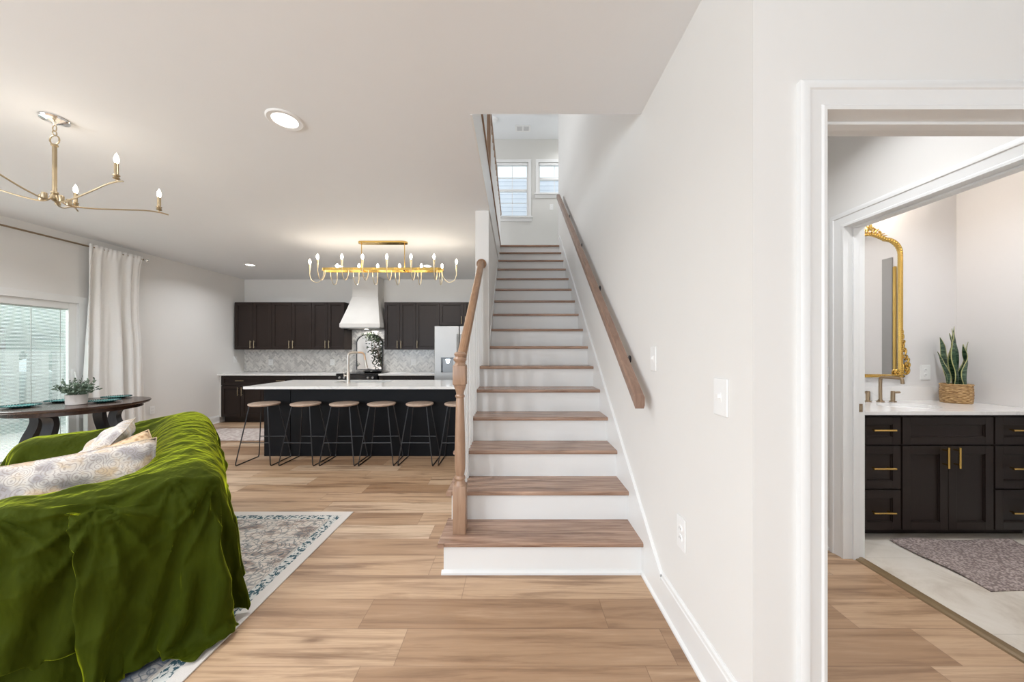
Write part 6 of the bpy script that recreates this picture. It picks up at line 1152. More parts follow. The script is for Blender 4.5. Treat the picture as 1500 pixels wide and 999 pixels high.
-2,1,11,21,14,31,27,34,29,33,30,29,24,21,18,18,17,23,24,23,24,23,25,30,27,27,28,31,30,26,28,30,38,30,43,23,52,14,31,3,11,7,-12,20,16,-14,-7,6,-8,32,34,8,-31,12,31,28,-1130,3,-12,-10,16,-4,-11,-3,25,14,-9,-6,16,18,15,33,26,36,29,33,29,29,25,20,18,18,20,18,28,23,28,21,27,30,28,30,24,33,28,31,23,31,33,
29,45,22,47,28,16,24,4,-11,9,28,6,-7,-10,-30,8,35,28,14,-33,13,31,27,-1128,-2,-2,8,3,1,-20,1,15,13,2,-7,6,25,11,33,26,36,29,32,31,28,24,21,19,15,23,22,24,25,29,24,25,34,24,36,18,36,27,33,19,32,37,23,42,23,49,28,25,-15,14,14,25,12,0,-20,-22,-16,26,3,28,29,-30,15,26,25,-1139,18,1,-3,0,1,4,-13,21,11,
-7,4,6,15,22,28,26,35,29,35,28,27,24,21,16,22,19,26,24,27,27,28,27,29,28,34,25,32,28,26,31,26,41,10,45,22,47,28,4,6,33,15,15,4,-17,-23,-17,9,10,5,30,18,-20,21,29,25,-1135,-7,8,14,12,-2,-20,3,-6,16,7,-3,13,8,27,26,27,34,30,32,30,27,24,20,22,15,24,25,26,30,25,28,28,33,24,34,27,33,28,26,33,26,40,5,40,
29,47,13,24,-2,30,29,4,-24,-18,-13,-3,-12,5,30,29,-3,27,1,24,20,-1126,-4,-13,16,12,8,-1,-14,5,-3,11,6,10,15,20,27,28,32,30,34,28,27,26,21,14,22,25,25,29,27,27,30,28,31,28,34,27,32,29,30,31,26,39,0,38,29,34,27,9,26,33,7,-18,-20,1,-16,-5,-8,8,28,31,13,-16,28,34,18,-1150,-9,-5,15,17,0,-2,14,2,-3,-4,11,
11,16,22,25,27,34,30,32,28,28,23,21,21,22,26,26,27,29,28,29,29,33,25,36,28,37,23,35,31,19,40,5,32,24,35,22,28,23,22,-22,-8,0,-15,-13,5,7,-7,30,32,6,-9,28,27,23,-1154,-7,-1,8,18,3,2,-6,7,13,1,-8,17,20,21,27,29,31,30,30,29,26,24,22,23,23,26,26,31,28,30,30,28,32,28,36,27,37,24,36,32,15,38,9,37,23,36,
11,35,23,-13,16,-13,-25,-11,18,4,-12,-4,33,5,8,10,25,29,30,-1144,-4,-12,5,13,1,-3,8,4,4,6,4,10,16,22,27,26,35,29,29,30,26,26,22,21,25,29,28,29,28,29,31,28,34,26,38,27,36,30,32,35,12,35,16,39,23,23,25,34,-3,-2,-5,-17,-10,5,9,1,-16,6,29,26,1,0,23,26,27,-1127,1,-4,4,-5,0,6,-14,11,15,-8,11,7,18,21,29,
27,32,30,31,30,25,24,23,27,27,28,28,30,29,29,31,29,33,28,38,27,36,31,34,34,12,31,21,28,24,37,23,9,-20,-5,-4,-6,3,0,-2,1,12,16,4,30,-4,12,20,17,6,-1097,1,-14,15,11,0,-7,-17,17,8,-1,0,12,18,20,31,26,33,29,31,29,27,23,27,29,28,28,28,30,29,29,31,27,38,26,37,28,38,31,29,37,12,40,22,28,18,34,0,5,2,2,-7,
-17,0,2,5,11,17,-10,11,20,25,4,21,19,7,-1111,-2,-5,-5,6,15,-13,3,-6,3,6,12,12,15,22,29,28,33,29,31,29,26,29,27,31,24,29,28,31,30,32,30,27,37,27,38,28,37,32,30,35,22,33,16,36,21,-1,5,-12,1,6,11,-1,14,3,-6,18,-7,3,15,21,20,20,16,18,2,-1149,6,9,8,-3,-1,4,-7,17,3,0,1,14,16,21,29,30,32,31,30,30,28,27,26,
28,28,33,29,30,31,31,33,28,35,28,37,29,36,35,28,39,24,34,17,35,2,-11,4,-3,0,21,-7,5,5,9,23,5,-2,6,11,27,19,19,21,19,-10,-1181,4,5,5,9,7,4,5,9,6,5,6,-1,25,21,28,31,31,32,31,28,28,29,28,29,29,31,31,31,30,29,34,28,38,28,38,29,34,37,31,37,26,33,23,9,0,22,12,-8,-6,-6,17,12,6,12,7,10,5,10,13,13,22,16,12,
17,-16,-1208,3,4,6,15,6,1,4,6,10,8,13,22,24,20,28,30,31,33,30,29,29,31,28,31,27,29,30,32,30,30,36,28,36,29,38,32,34,36,30,42,25,35,12,2,12,6,22,-4,-14,18,22,11,7,5,13,12,4,5,-4,27,13,1,4,0,-5,-1208,5,9,13,17,-9,4,7,13,18,16,20,16,19,19,28,30,32,31,29,29,30,29,29,30,30,31,30,29,32,29,34,28,36,32,38,
35,35,36,29,45,26,26,7,19,16,5,-20,6,20,12,16,9,3,0,17,15,3,4,7,6,0,-6,6,-1,1,-1186,10,-4,12,15,20,-1,11,18,15,14,13,5,19,25,26,29,30,30,30,29,29,30,29,30,31,31,30,29,34,28,35,28,40,30,39,33,33,40,29,48,26,26,9,16,-11,-2,23,8,-15,5,10,8,5,10,13,11,1,0,6,9,-3,3,-5,5,-3,-1148,9,14,8,21,11,7,11,1,24,4,
0,17,25,16,28,27,28,32,29,30,27,31,29,32,30,31,30,30,33,29,36,28,39,32,37,35,31,45,30,46,25,25,9,1,-1,19,-8,-1,10,4,2,2,-11,3,11,10,2,1,10,8,0,-3,-3,2,29,-1123,4,16,11,17,11,9,-6,12,-5,3,22,17,17,26,18,29,30,30,28,32,27,31,28,30,31,29,34,29,36,28,35,30,38,33,35,39,31,44,30,44,25,23,18,14,1,-9,2,-4,
-11,-3,8,6,-1,1,3,3,-2,-2,4,15,19,-8,10,-11,18,-1084,11,16,9,17,6,-13,5,-7,6,19,11,18,26,8,30,26,28,29,29,31,26,31,30,31,31,28,35,29,34,29,36,32,37,36,34,39,31,46,29,41,25,26,-2,25,19,3,3,-5,-11,-5,5,4,-4,-4,4,7,4,-3,0,5,4,2,0,13,21,-1079,8,16,10,-7,-7,-2,-9,13,21,1,27,19,1,22,26,27,26,28,29,30,29,
30,30,30,31,29,35,29,35,30,35,34,37,36,31,42,29,48,30,39,26,18,25,-16,27,14,18,4,-7,-4,4,2,-4,-4,4,7,4,-2,0,5,3,1,-2,7,-8,-1042,-4,2,-10,-10,8,-12,26,13,2,18,26,8,-1,28,19,28,26,27,29,30,28,31,31,29,32,29,34,29,37,30,37,34,35,38,30,45,27,47,31,39,24,20,21,7,-15,18,30,8,4,4,6,7,-8,2,3,7,0,-2,1,2,5,5,
-2,2,-7,-1085,3,-14,-7,-2,8,21,22,10,3,19,18,-9,21,25,13,31,25,27,29,29,30,30,30,28,35,28,34,29,36,30,37,37,31,44,28,44,29,40,35,38,34,-5,12,11,9,-11,26,20,7,9,16,17,4,-2,3,6,3,-1,0,-4,14,6,-5,2,-23,-1106,-11,-4,-5,15,28,17,13,-5,25,16,-10,11,26,21,11,29,26,26,29,28,31,29,32,27,34,30,35,29,35,34,33,
39,30,43,29,43,29,41,33,37,16,31,-16,3,8,9,-2,20,9,10,14,20,10,5,7,11,8,3,3,7,6,-2,-10,-20,22,-1156,12,-10,20,20,24,4,0,21,19,-11,5,21,26,4,20,30,25,26,29,29,31,29,31,29,35,27,35,32,34,35,32,39,30,42,29,40,28,40,34,35,10,27,20,-16,-17,4,22,-6,10,8,14,18,11,10,10,13,1,2,2,8,11,11,-22,-5,26,-1151,3,
19,21,19,7,-8,23,8,15,-12,13,27,20,-4,25,29,25,26,29,30,29,29,33,29,32,31,35,32,34,36,29,42,29,40,31,39,36,38,20,34,6,22,34,9,-28,-14,8,9,-4,1,12,18,11,9,10,14,13,13,13,-9,18,-12,2,-8,31,-1149,24,18,20,6,-9,15,19,9,-8,5,17,30,1,3,28,28,24,25,30,31,29,29,32,29,36,29,32,35,31,40,26,42,29,43,31,40,35,
33,16,31,16,13,37,17,-7,-15,-9,-2,4,-15,5,13,13,5,13,13,12,11,12,10,14,-3,-16,14,30,-1129,20,20,6,-4,11,12,20,-14,8,6,23,25,-11,11,28,27,25,27,28,29,30,28,35,28,36,30,32,35,31,37,29,40,31,43,33,29,42,22,22,28,9,22,31,21,13,-5,-8,-1,-15,-9,-10,2,7,14,10,1,10,12,10,14,13,-5,26,0,30,-1106,19,-11,6,16,
20,11,-6,-6,5,18,25,15,-13,13,28,25,26,27,28,28,32,28,35,29,31,34,31,37,28,43,25,45,30,33,37,33,40,23,13,30,2,17,35,27,5,17,10,-5,-12,-17,-12,-10,-10,6,10,8,17,11,-7,13,14,13,7,23,21,-1071,-8,-2,22,18,4,16,-11,-13,12,23,25,4,-13,13,31,23,27,26,29,28,31,29,32,32,33,32,31,39,28,39,28,44,27,42,30,35,
31,30,7,29,-5,6,36,29,20,20,2,23,-3,-17,-12,-10,-9,-19,-1,7,8,16,-5,-1,15,11,18,26,26,-1078,4,20,18,5,21,-5,-18,0,19,25,20,-11,-7,17,30,21,28,24,30,28,33,29,34,29,31,36,31,39,24,43,29,43,32,35,37,33,22,30,4,29,-9,-2,36,26,21,21,24,-1,22,2,-16,-8,-9,-17,-14,-11,16,2,-7,1,3,14,26,25,26,-1059,18,17,19,
14,-9,-11,-5,12,19,27,7,-13,-5,18,30,18,29,21,33,29,33,28,32,32,30,39,27,40,29,42,29,40,33,35,40,22,34,-1,35,18,6,-14,14,32,17,22,23,30,-11,18,14,-20,-7,-8,-13,-15,-17,-7,2,-9,6,20,24,25,24,22,0,6,-6,-1,12,6,-19,2,15,-2,-12,20,-24,30,-27,7,-8,25,-24,23,-23,27,-27,28,-28,36,-28,30,-28,31,-30,31,-29,
28,-29,-13,1,20,-16,9,16,4,7,-5,7,8,6,2,7,2,2,2,-1,-70,0,0,6,25,-7,11,10,13,7,-2,7,4,9,3,8,2,2,1,0,17,28,-5,-28,28,-28,27,-30,23,-29,31,-30,-103,2,8,11,12,8,9,12,8,14,3,6,5,3,10,5,5,4,2,1,0,16,28,1,-4,-3,1,-6,-6,-8,-29,-86,26,-14,-25,21,-27,14,-27,13,-13,0,10,16,7,15,10,9,10,13,7,13,5,6,6,2,10,5,5,
5,2,1,0,-9,30,2,-29,20,29,1,1,-5,-2,0,-5,-7,-9,-4,-24,23,-34,-43,25,-19,-21,4,-12,-3,-14,-13,-14,-25,0,10,24,9,17,9,13,12,10,12,7,10,9,7,6,3,8,7,4,-37,28,7,-28,35,1,-29,32,8,-28,20,14,-29,15,20,3,7,-28,33,-28,32,-29,32,-29,31,1,0,-4,-3,0,-6,-7,-9,-6,-2,-16,-25,19,-27,22,-32,24,-24,5,-17,-18,-6,-7,
-13,-18,-25,-16,-20,0,10,21,22,16,12,13,14,13,10,11,9,9,9,8,6,4,6,8,5,-10,7,7,0,5,6,-7,15,-14,19,4,8,3,5,3,2,1,1,-5,-2,1,-9,-6,-10,-4,-6,-15,-5,-5,-14,-18,-18,-15,-6,-8,-23,-21,-9,-18,-10,-24,-12,8,21,23,23,19,13,14,14,13,12,10,10,10,7,9,7,3,6,8,5,-11,8,8,0,5,2,-3,9,-8,19,4,8,3,4,4,3,1,0,-4,-2,0,-8,
-7,-10,-4,-7,-16,-3,-9,-16,-18,-18,-14,-4,-16,-26,-8,-12,-18,-10,-14,-25,11,-25,-7,0,0,0,0,8,21,20,22,22,22,17,12,17,12,12,11,12,8,8,9,7,4,5,8,6,-17,13,9,1,4,1,-2,9,-8,18,5,8,3,4,4,2,2,-1,-3,-1,-1,-8,-7,-8,-4,-9,-13,-6,-16,-13,-15,-20,-13,-8,-22,-25,-3,-12,-17,-26,-9,-29,-31,1,15,-16,1,22,-12,-10,0,
9,20,22,19,22,21,21,22,15,15,13,13,11,12,9,7,10,7,5,4,9,5,-16,11,11,0,4,2,-1,8,-7,16,5,8,-1,9,2,3,3,0,-5,1,-3,-8,-7,-8,-4,-10,-11,-9,-17,-15,-13,-17,-12,-17,-23,-18,-13,-26,-25,-13,-25,-19,-30,-2,22,-21,0,0,6,24,20,23,19,22,20,20,23,19,16,13,14,11,11,10,9,8,8,5,6,8,5,-16,7,15,-1,5,1,0,10,-8,15,5,7,
1,8,2,3,2,2,-6,1,-3,-8,-8,-8,-4,-11,-11,-11,-19,-13,-14,-15,-15,-23,-23,-16,-23,-25,-27,-25,-14,-27,-14,9,0,-25,0,0,5,23,22,20,23,21,20,20,23,22,19,19,14,15,11,11,11,10,7,8,5,7,8,5,-17,5,19,-4,7,1,1,8,-7,14,5,8,2,7,2,3,2,1,-4,0,-3,-8,-9,-6,-4,-13,-10,-15,-20,-12,-15,-14,-20,-26,-23,-17,-24,-26,-24,
-25,-24,-26,6,0,-25,3,-22,0,0,24,23,23,20,23,20,22,20,22,23,20,20,17,15,11,12,11,12,6,8,6,6,9,4,-16,4,20,-4,7,0,2,8,-7,13,5,8,2,7,2,3,3,-1,-2,0,-4,-8,-9,-5,-5,-14,-10,-16,-17,-15,-14,-19,-24,-26,-21,-22,-23,-26,-26,-25,-27,-26,-10,-12,9,-27,-6,17,24,23,19,26,22,20,20,22,20,23,22,21,20,16,11,15,9,12,
7,10,4,7,8,5,-18,7,19,-5,7,0,3,8,-8,13,7,6,3,5,2,6,3,-2,0,-1,-4,-10,-8,-6,-6,-15,-11,-16,-16,-15,-18,-24,-26,-23,-21,-24,-23,-27,-25,-27,-26,-13,-11,-17,-27,-23,1,37,24,25,20,21,27,22,20,20,22,19,24,23,19,20,13,15,10,11,9,10,3,7,8,6,-18,9,18,-6,7,-1,4,7,-6,11,10,4,3,3,4,6,1,1,0,0,-6,-8,-10,-6,-9,
-13,-15,-16,-14,-18,-25,-24,-22,-24,-23,-24,-23,-28,-25,-26,-25,-13,-29,-11,-39,-16,0,51,25,27,24,21,21,24,25,18,21,22,23,22,22,20,17,16,8,14,7,12,2,5,11,6,-20,11,18,-7,8,-2,6,6,-6,10,10,5,2,5,3,6,0,2,0,1,-6,-9,-8,-8,-10,-12,-18,-16,-16,-23,-27,-23,-23,-23,-23,-27,-23,-28,-25,-27,-22,-31,-18,-28,
-34,-14,14,51,25,27,27,25,20,22,26,22,19,21,23,22,22,22,20,16,11,13,9,13,1,4,12,6,-22,12,19,-8,5,1,7,5,-4,9,8,-2,13,-3,9,4,1,4,-1,0,-6,-9,-8,-17,-1,-13,-19,-16,-23,-22,-29,-23,-23,-23,-27,-25,-25,-26,-25,-26,-27,-29,-23,-34,-24,-24,-4,79,26,28,25,27,25,22,24,23,23,17,25,21,23,23,22,19,11,14,8,14,2,
4,11,6,-25,15,16,-6,10,-2,8,4,-5,2,14,1,0,5,10,6,5,2,-2,0,-7,-8,-11,-18,1,-18,-17,-21,-23,-26,-25,-25,-25,-24,-23,-28,-26,-25,-21,-33,-23,-30,-28,-34,-27,-14,-22,93,26,28,26,27,26,26,24,23,23,22,20,23,23,24,21,22,15,12,10,13,5,3,7,9,-30,19,18,-7,11,-4,11,-19,18,-3,16,3,-3,7,6,8,3,4,1,-1,-8,-6,-11,
-18,-13,-8,-21,-26,-28,-24,-23,-24,-25,-22,-26,-29,-23,-27,-26,-27,-26,-33,-29,-37,-19,-29,-19,104,25,28,25,29,26,26,27,25,25,22,23,18,29,20,24,22,20,12,9,14,5,4,3,12,-34,23,19,-8,13,-10,15,-24,24,-4,18,1,-2,-1,17,2,-2,10,-1,1,-7,-7,-11,-19,-9,-20,-27,-28,-24,-19,-25,-23,-26,-26,-28,-23,-27,-29,-22,
-31,-26,-36,-27,-33,-18,-30,-34,118,27,26,26,28,26,27,26,28,26,24,23,23,23,23,27,20,24,13,11,14,5,4,-2,21,-37,24,17,-8,7,-9,15,-19,23,-7,23,1,-3,2,17,-2,-7,6,8,4,-10,-8,-18,-10,-18,-29,-25,-20,-24,-24,-23,-25,-30,-26,-22,-25,-32,-27,-30,-31,-22,-35,-21,-34,-25,-39,-33,132,25,28,25,28,26,27,26,27,26,
28,27,21,26,20,32,19,25,15,10,20,4,3,3,18,-36,27,12,-8,7,-13,14,-14,23,-5,24,-11,4,5,18,-4,-7,-3,20,0,-8,-13,-17,-11,-27,-28,-20,-24,-25,-24,-26,-27,-28,-21,-29,-26,-31,-29,-30,-20,-28,-37,-26,-37,-28,-42,-31,143,27,28,26,27,25,29,25,27,25,26,30,26,27,19,32,24,23,20,15,17,3,4,4,19,-38,27,12,-9,7,
-13,12,-15,28,-7,16,-6,-4,18,11,-2,-4,-3,13,4,-4,-15,-15,-24,-25,-25,-27,-22,-24,-28,-27,-25,-26,-27,-28,-27,-30,-28,-32,-29,-32,-36,-26,-35,-29,-40,-31,152,28,29,26,27,26,28,27,27,26,27,29,24,31,24,32,21,27,20,21,16,2,6,-3,19,0,-7,0,22,11,-4,-3,12,20,-2,-13,1,13,6,-12,-12,-19,-16,-25,-34,-26,-24,
-26,-30,-30,-27,-28,-30,-29,-29,-31,-31,-31,-30,-32,-37,-30,-34,-29,-43,-24,156,31,29,28,29,27,29,27,28,26,29,27,26,31,26,32,22,34,22,22,11,-1,14,-5,11,-10,10,1,-2,13,0,15,-7,1,4,7,2,2,6,-6,-11,-15,-27,-28,-29,-17,-30,-27,-30,-29,-28,-29,-29,-33,-29,-34,-25,-34,-31,-34,-36,-29,-38,-28,-43,-24,163,
28,30,29,30,29,30,27,31,26,28,28,29,30,27,35,22,38,25,21,5,7,15,-5,-6,-1,22,-1,-10,2,17,11,-8,-7,4,7,-2,-4,1,-4,-7,-17,-24,-28,-28,-24,-25,-27,-29,-30,-29,-30,-30,-32,-27,-35,-28,-37,-29,-36,-36,-32,-32,-30,-39,-28,169,29,29,28,29,29,32,28,30,30,31,28,30,31,25,35,26,41,26,21,6,12,14,-20,0,6,-12,3,
15,-5,0,1,17,-12,8,-9,0,3,-2,-1,-6,-15,-23,-25,-24,-28,-31,-29,-30,-29,-31,-29,-30,-35,-29,-35,-28,-38,-29,-34,-34,-18,-38,-26,-46,-29,173,29,29,27,29,29,29,29,33,29,29,30,32,37,28,33,29,41,23,21,12,7,-6,7,-12,-1,4,5,-3,-2,7,4,-9,0,4,7,-2,-8,-2,-1,-5,-15,-23,-24,-27,-30,-34,-28,-31,-29,-32,-30,-30,
-33,-29,-36,-27,-37,-29,-37,-31,-30,-31,-28,-39,-30,183,30,28,29,30,29,29,27,32,29,34,28,31,33,30,40,29,37,25,28,13,5,-3,-10,9,-15,0,3,-8,-1,1,4,-4,14,-13,1,-2,4,-6,-1,-7,-15,-21,-27,-26,-30,-30,-30,-31,-29,-32,-31,-31,-35,-29,-37,-28,-35,-29,-38,-32,-34,-29,-28,-29,-27,186,31,28,30,29,29,30,29,30,
29,34,29,32,31,33,40,30,36,25,29,12,4,-3,2,3,-6,-19,-1,16,-3,-9,-9,12,7,-10,-15,1,-4,-5,-6,-7,-14,-19,-25,-24,-25,-31,-29,-31,-30,-33,-30,-33,-32,-31,-36,-29,-43,-28,-36,-21,-37,-38,-30,-27,-5,179,30,29,28,30,28,33,28,32,24,37,29,34,29,35,42,27,38,21,31,18,-3,-5,-8,-15,0,3,-1,8,2,-23,0,-2,-1,-2,-5,
-3,-7,-5,-9,-8,-15,-17,-26,-21,-22,-24,-26,-29,-30,-34,-30,-30,-34,-30,-35,-29,-41,-29,-43,-31,-28,-38,-34,-34,-3,198,30,29,30,29,30,30,29,31,29,33,31,33,32,34,36,30,39,20,32,12,-3,-4,-5,-14,5,-2,-3,-17,-1,2,-5,-1,-4,-3,-13,-6,2,-10,-14,-12,-14,-19,-15,-27,-22,-21,-21,-24,-26,-32,-31,-32,-32,-32,
-37,-28,-33,-27,-42,-33,-40,-34,-33,-10,-21,197,31,30,30,30,30,31,29,32,27,35,30,34,32,35,38,30,37,20,27,10,-4,5,-20,-2,1,-28,-1,6,-5,-1,-8,-10,0,-10,-1,-10,-10,-8,-12,-10,-20,-15,-18,-15,-28,-24,-21,-22,-21,-25,-28,-33,-34,-28,-36,-28,-44,-26,-30,-29,-39,-39,-34,-11,-20,200,31,28,30,31,30,33,30,33,
29,36,29,36,31,31,38,29,45,18,15,8,5,12,-20,-16,-14,-24,-1,10,-4,-17,-8,-2,1,-6,-12,-12,-5,-8,-17,-5,-18,-21,-18,-16,-13,-29,-25,-26,-20,-20,-25,-27,-30,-27,-39,-26,-41,-29,-32,-24,-39,-32,-29,-39,-2,206,28,29,30,30,30,33,29,33,29,36,29,39,30,33,36,32,38,26,8,7,20,-22,-5,-15,-7,-11,-19,5,-9,-15,6,
-8,-15,-13,-13,-6,-5,-11,-15,-6,-18,-18,-22,-8,-23,-18,-26,-21,-28,-26,-15,-30,-31,-23,-31,-29,-41,-28,-43,-19,-40,-34,-26,-8,-21,210,29,29,30,30,29,31,29,35,29,38,28,35,34,34,39,32,38,9,20,5,13,-16,-1,-29,-6,-6,-4,-21,-15,6,-5,-15,-17,-6,-11,-6,-11,-16,-13,-8,-17,-18,-18,-19,-6,-12,-29,-32,-13,-34,
-28,-16,-34,-25,-30,-20,-44,-27,-40,-32,-37,-27,-22,-26,0,212,29,29,30,32,29,31,30,36,29,36,30,34,34,35,38,30,28,26,13,12,-8,0,-15,-10,-29,-1,-11,-21,-10,-8,-1,-17,-16,-7,-3,-7,-17,-15,-11,-9,-19,-16,-18,-19,-15,-6,-11,-34,-28,-18,-29,-33,-21,-30,-29,-26,-30,-26,-39,-30,-43,-37,-24,-6,20,193,32,29,
31,31,30,31,29,34,29,37,33,35,32,35,37,27,33,17,19,24,-20,-6,-5,-25,-8,-22,-14,0,-8,-26,-8,-20,1,-13,-13,-11,-19,-14,-11,-8,-21,-12,-20,-17,-17,-15,-5,-12,-25,-30,-26,-32,-38,-15,-38,-24,-38,-15,-37,-31,-32,-39,-29,10,-10,217,31,29,31,31,29,34,28,34,28,42,31,35,33,33,44,26,25,16,29,17,-23,-9,-15,-1,
-29,-17,-16,-18,-1,-19,-11,-15,-5,-17,-10,-15,-16,-14,-14,-11,-18,-11,-21,-15,-20,-18,-9,-13,-1,-32,-28,-31,-36,-31,-27,-28,-40,-23,-23,-33,-18,-39,-34,2,0,221,31,29,29,32,30,35,27,35,29,39,32,37,32,34,43,14,34,16,16,16,-14,-3,-16,-22,-7,-32,-9,-17,-11,-15,-22,-3,-13,-10,-19,-10,-17,-14,-11,-16,-18,
-10,-22,-15,-17,-6,-2,-18,-23,-12,-31,-30,-37,-29,-34,-24,-43,-28,-32,-20,-29,-19,-33,9,-7,222,31,31,29,32,30,35,29,36,29,38,27,37,37,29,37,29,28,23,8,3,-2,7,-28,-19,-20,-34,-14,-6,-12,-25,-17,-7,-8,-14,-15,-14,-14,-10,-21,-12,-18,-17,-13,-15,-10,9,-13,-10,-27,-20,-29,-27,-39,-31,-33,-27,-44,-31,
-39,-20,-29,-5,-29,4,7,216,31,30,30,32,30,38,24,37,29,40,28,36,40,29,35,24,35,26,-2,4,6,-16,0,-35,-20,-20,-24,-12,-15,-25,-16,-11,-8,-13,-20,-14,-11,-13,-19,-18,-14,-12,-13,-13,-3,9,-13,-10,-21,-34,-28,-31,-34,-29,-40,-27,-41,-30,-38,-36,-27,-4,-2,20,-24,228,29,30,31,32,29,34,27,40,30,34,33,37,29,
31,41,24,44,1,16,0,7,-19,0,-39,-15,-26,-15,-20,-16,-19,-20,-9,-16,-14,-15,-19,-10,-15,-14,-21,-11,-7,-18,2,-11,1,-3,-16,-24,-29,-36,-30,-35,-23,-41,-24,-46,-31,-28,-36,-36,20,7,-6,-26,234,30,29,31,32,29,34,29,40,30,31,35,36,26,33,44,22,32,25,-3,7,-6,0,-23,-22,-27,-17,-23,-15,-23,-13,-19,-15,-16,-15,
-15,-15,-16,-13,-15,-14,-12,-11,-6,-4,-2,-6,-2,-17,-19,-30,-38,-28,-41,-29,-40,-28,-40,-34,-34,-28,-33,1,7,16,-26,236,31,29,30,32,29,34,29,40,24,35,39,35,33,31,40,26,25,22,1,20,-20,-6,-20,-16,-28,-25,-19,-23,-11,-26,-14,-17,-23,-8,-15,-15,-14,-19,-8,-15,-13,-3,-13,-4,-4,1,0,-12,-30,-30,-37,-31,-39,
-27,-46,-25,-42,-34,-32,-27,-30,-1,17,6,-23,237,31,31,30,31,26,39,29,36,27,36,40,33,38,26,48,13,28,15,20,14,-15,-21,-16,-15,-24,-33,-21,-18,-25,-15,-17,-16,-23,-11,-14,-15,-18,-13,-12,-11,-10,-13,-3,-4,-3,0,-2,-17,-19,-33,-38,-30,-44,-28,-40,-33,-41,-35,-29,-21,-32,8,-4,17,-21,239,30,33,28,32,27,38,
29,38,30,37,37,30,39,28,42,29,18,14,18,-8,2,-18,-16,-28,-17,-34,-17,-20,-18,-17,-24,-14,-16,-16,-16,-15,-14,-14,-12,-12,-10,-10,-8,-1,1,2,-7,-11,-26,-35,-35,-29,-45,-29,-44,-30,-43,-34,-30,-17,-30,-1,0,20,-8,229,31,32,30,32,29,34,30,37,32,38,37,31,38,29,44,24,14,22,0,10,-12,-14,-7,-34,-18,-37,-21,
-14,-19,-19,-23,-13,-17,-16,-17,-17,-10,-16,-12,-10,-9,-9,-1,-8,1,0,5,-24,-25,-29,-39,-31,-44,-29,-44,-32,-43,-33,-31,-11,-32,-1,5,-5,0,243,32,31,29,33,29,35,30,32,37,37,39,21,50,24,36,25,25,25,-7,5,-7,-3,-24,-29,-23,-27,-21,-21,-19,-20,-18,-18,-17,-17,-20,-13,-13,-12,-14,-11,-4,-7,-7,-1,-1,7,-11,
-15,-27,-30,-40,-26,-48,-29,-45,-31,-41,-36,-32,-7,-32,2,-3,3,-3,245,30,33,25,37,29,35,30,36,35,32,38,30,48,20,40,22,37,1,13,-7,-3,-17,-8,-34,-24,-23,-27,-16,-23,-18,-20,-17,-18,-16,-20,-15,-11,-12,-11,-8,-14,-2,-3,-3,-2,-2,4,-21,-25,-31,-42,-29,-45,-28,-43,-35,-38,-41,-31,-6,-31,6,-7,1,0,245,30,35,
23,40,28,34,31,42,33,33,37,32,43,27,34,24,21,28,-11,1,-6,-12,-16,-30,-23,-26,-21,-21,-21,-20,-19,-17,-20,-16,-16,-15,-13,-14,-13,-12,0,-7,-2,3,-1,-4,-9,-14,-28,-29,-43,-27,-44,-30,-45,-34,-43,-36,-31,-5,-30,14,-6,-8,0,244,32,32,29,37,29,37,30,38,30,36,43,29,38,27,49,15,19,23,-7,7,-11,-14,-19,-25,
-26,-24,-23,-22,-19,-23,-16,-20,-17,-20,-13,-15,-15,-14,-12,-9,-9,1,0,-10,0,0,2,-18,-27,-31,-44,-30,-42,-29,-48,-33,-37,-43,-30,-4,-28,16,-16,3,-3,246,31,34,29,34,30,37,32,35,39,33,41,30,42,28,42,26,5,15,2,12,-17,-16,-17,-27,-18,-30,-26,-18,-23,-19,-19,-19,-18,-17,-16,-15,-15,-18,-5,-12,-3,0,0,-8,
-5,6,-3,-24,-29,-27,-42,-29,-46,-28,-42,-37,-39,-41,-33,1,-30,17,-15,-1,0,247,32,35,29,35,24,39,36,37,34,32,46,25,43,27,39,32,12,5,8,-5,2,-24,-18,-27,-22,-26,-23,-21,-21,-20,-20,-19,-18,-20,-13,-15,-16,-13,-12,-9,-10,-5,0,11,-6,-5,-3,-10,-32,-30,-44,-28,-48,-29,-44,-35,-38,-41,-24,-8,-28,12,-12,0,0,
253,26,40,25,36,29,41,31,37,35,35,42,28,40,27,43,9,23,10,4,8,-15,-15,-21,-25,-24,-25,-23,-21,-25,-15,-23,-19,-18,-17,-16,-15,-13,-15,-15,-7,-4,-2,-7,6,5,0,-2,-26,-32,-28,-46,-29,-47,-29,-44,-33,-38,-38,-16,-18,-29,9,-7,2,-2,256,29,33,28,38,29,39,35,36,36,34,40,29,39,28,35,26,12,17,-5,0,-7,-17,-18,
-27,-24,-25,-23,-22,-21,-20,-20,-21,-16,-18,-17,-19,-6,-14,-11,-9,-8,-7,7,2,-11,0,-5,-7,-38,-30,-44,-28,-46,-32,-39,-38,-39,-37,-2,-35,-22,-1,5,-4,3,256,28,33,29,39,29,40,32,33,40,35,38,22,49,27,32,22,19,26,-9,-9,-7,-13,-23,-27,-23,-27,-21,-22,-22,-21,-19,-18,-19,-17,-18,-19,-11,-9,-7,-15,4,-14,-3,
0,2,4,-5,-15,-39,-31,-46,-28,-44,-31,-40,-37,-37,-38,-4,-28,-28,2,1,9,-10,259,32,35,29,39,29,34,30,39,39,30,41,29,42,28,40,15,26,14,-6,-10,-7,-17,-20,-27,-23,-25,-22,-23,-21,-20,-25,-14,-19,-17,-16,-21,-8,-10,-8,-6,-5,-6,-3,1,1,-10,-6,-21,-25,-32,-47,-29,-45,-29,-45,-31,-37,-40,-2,-26,-29,2,-1,0,12,
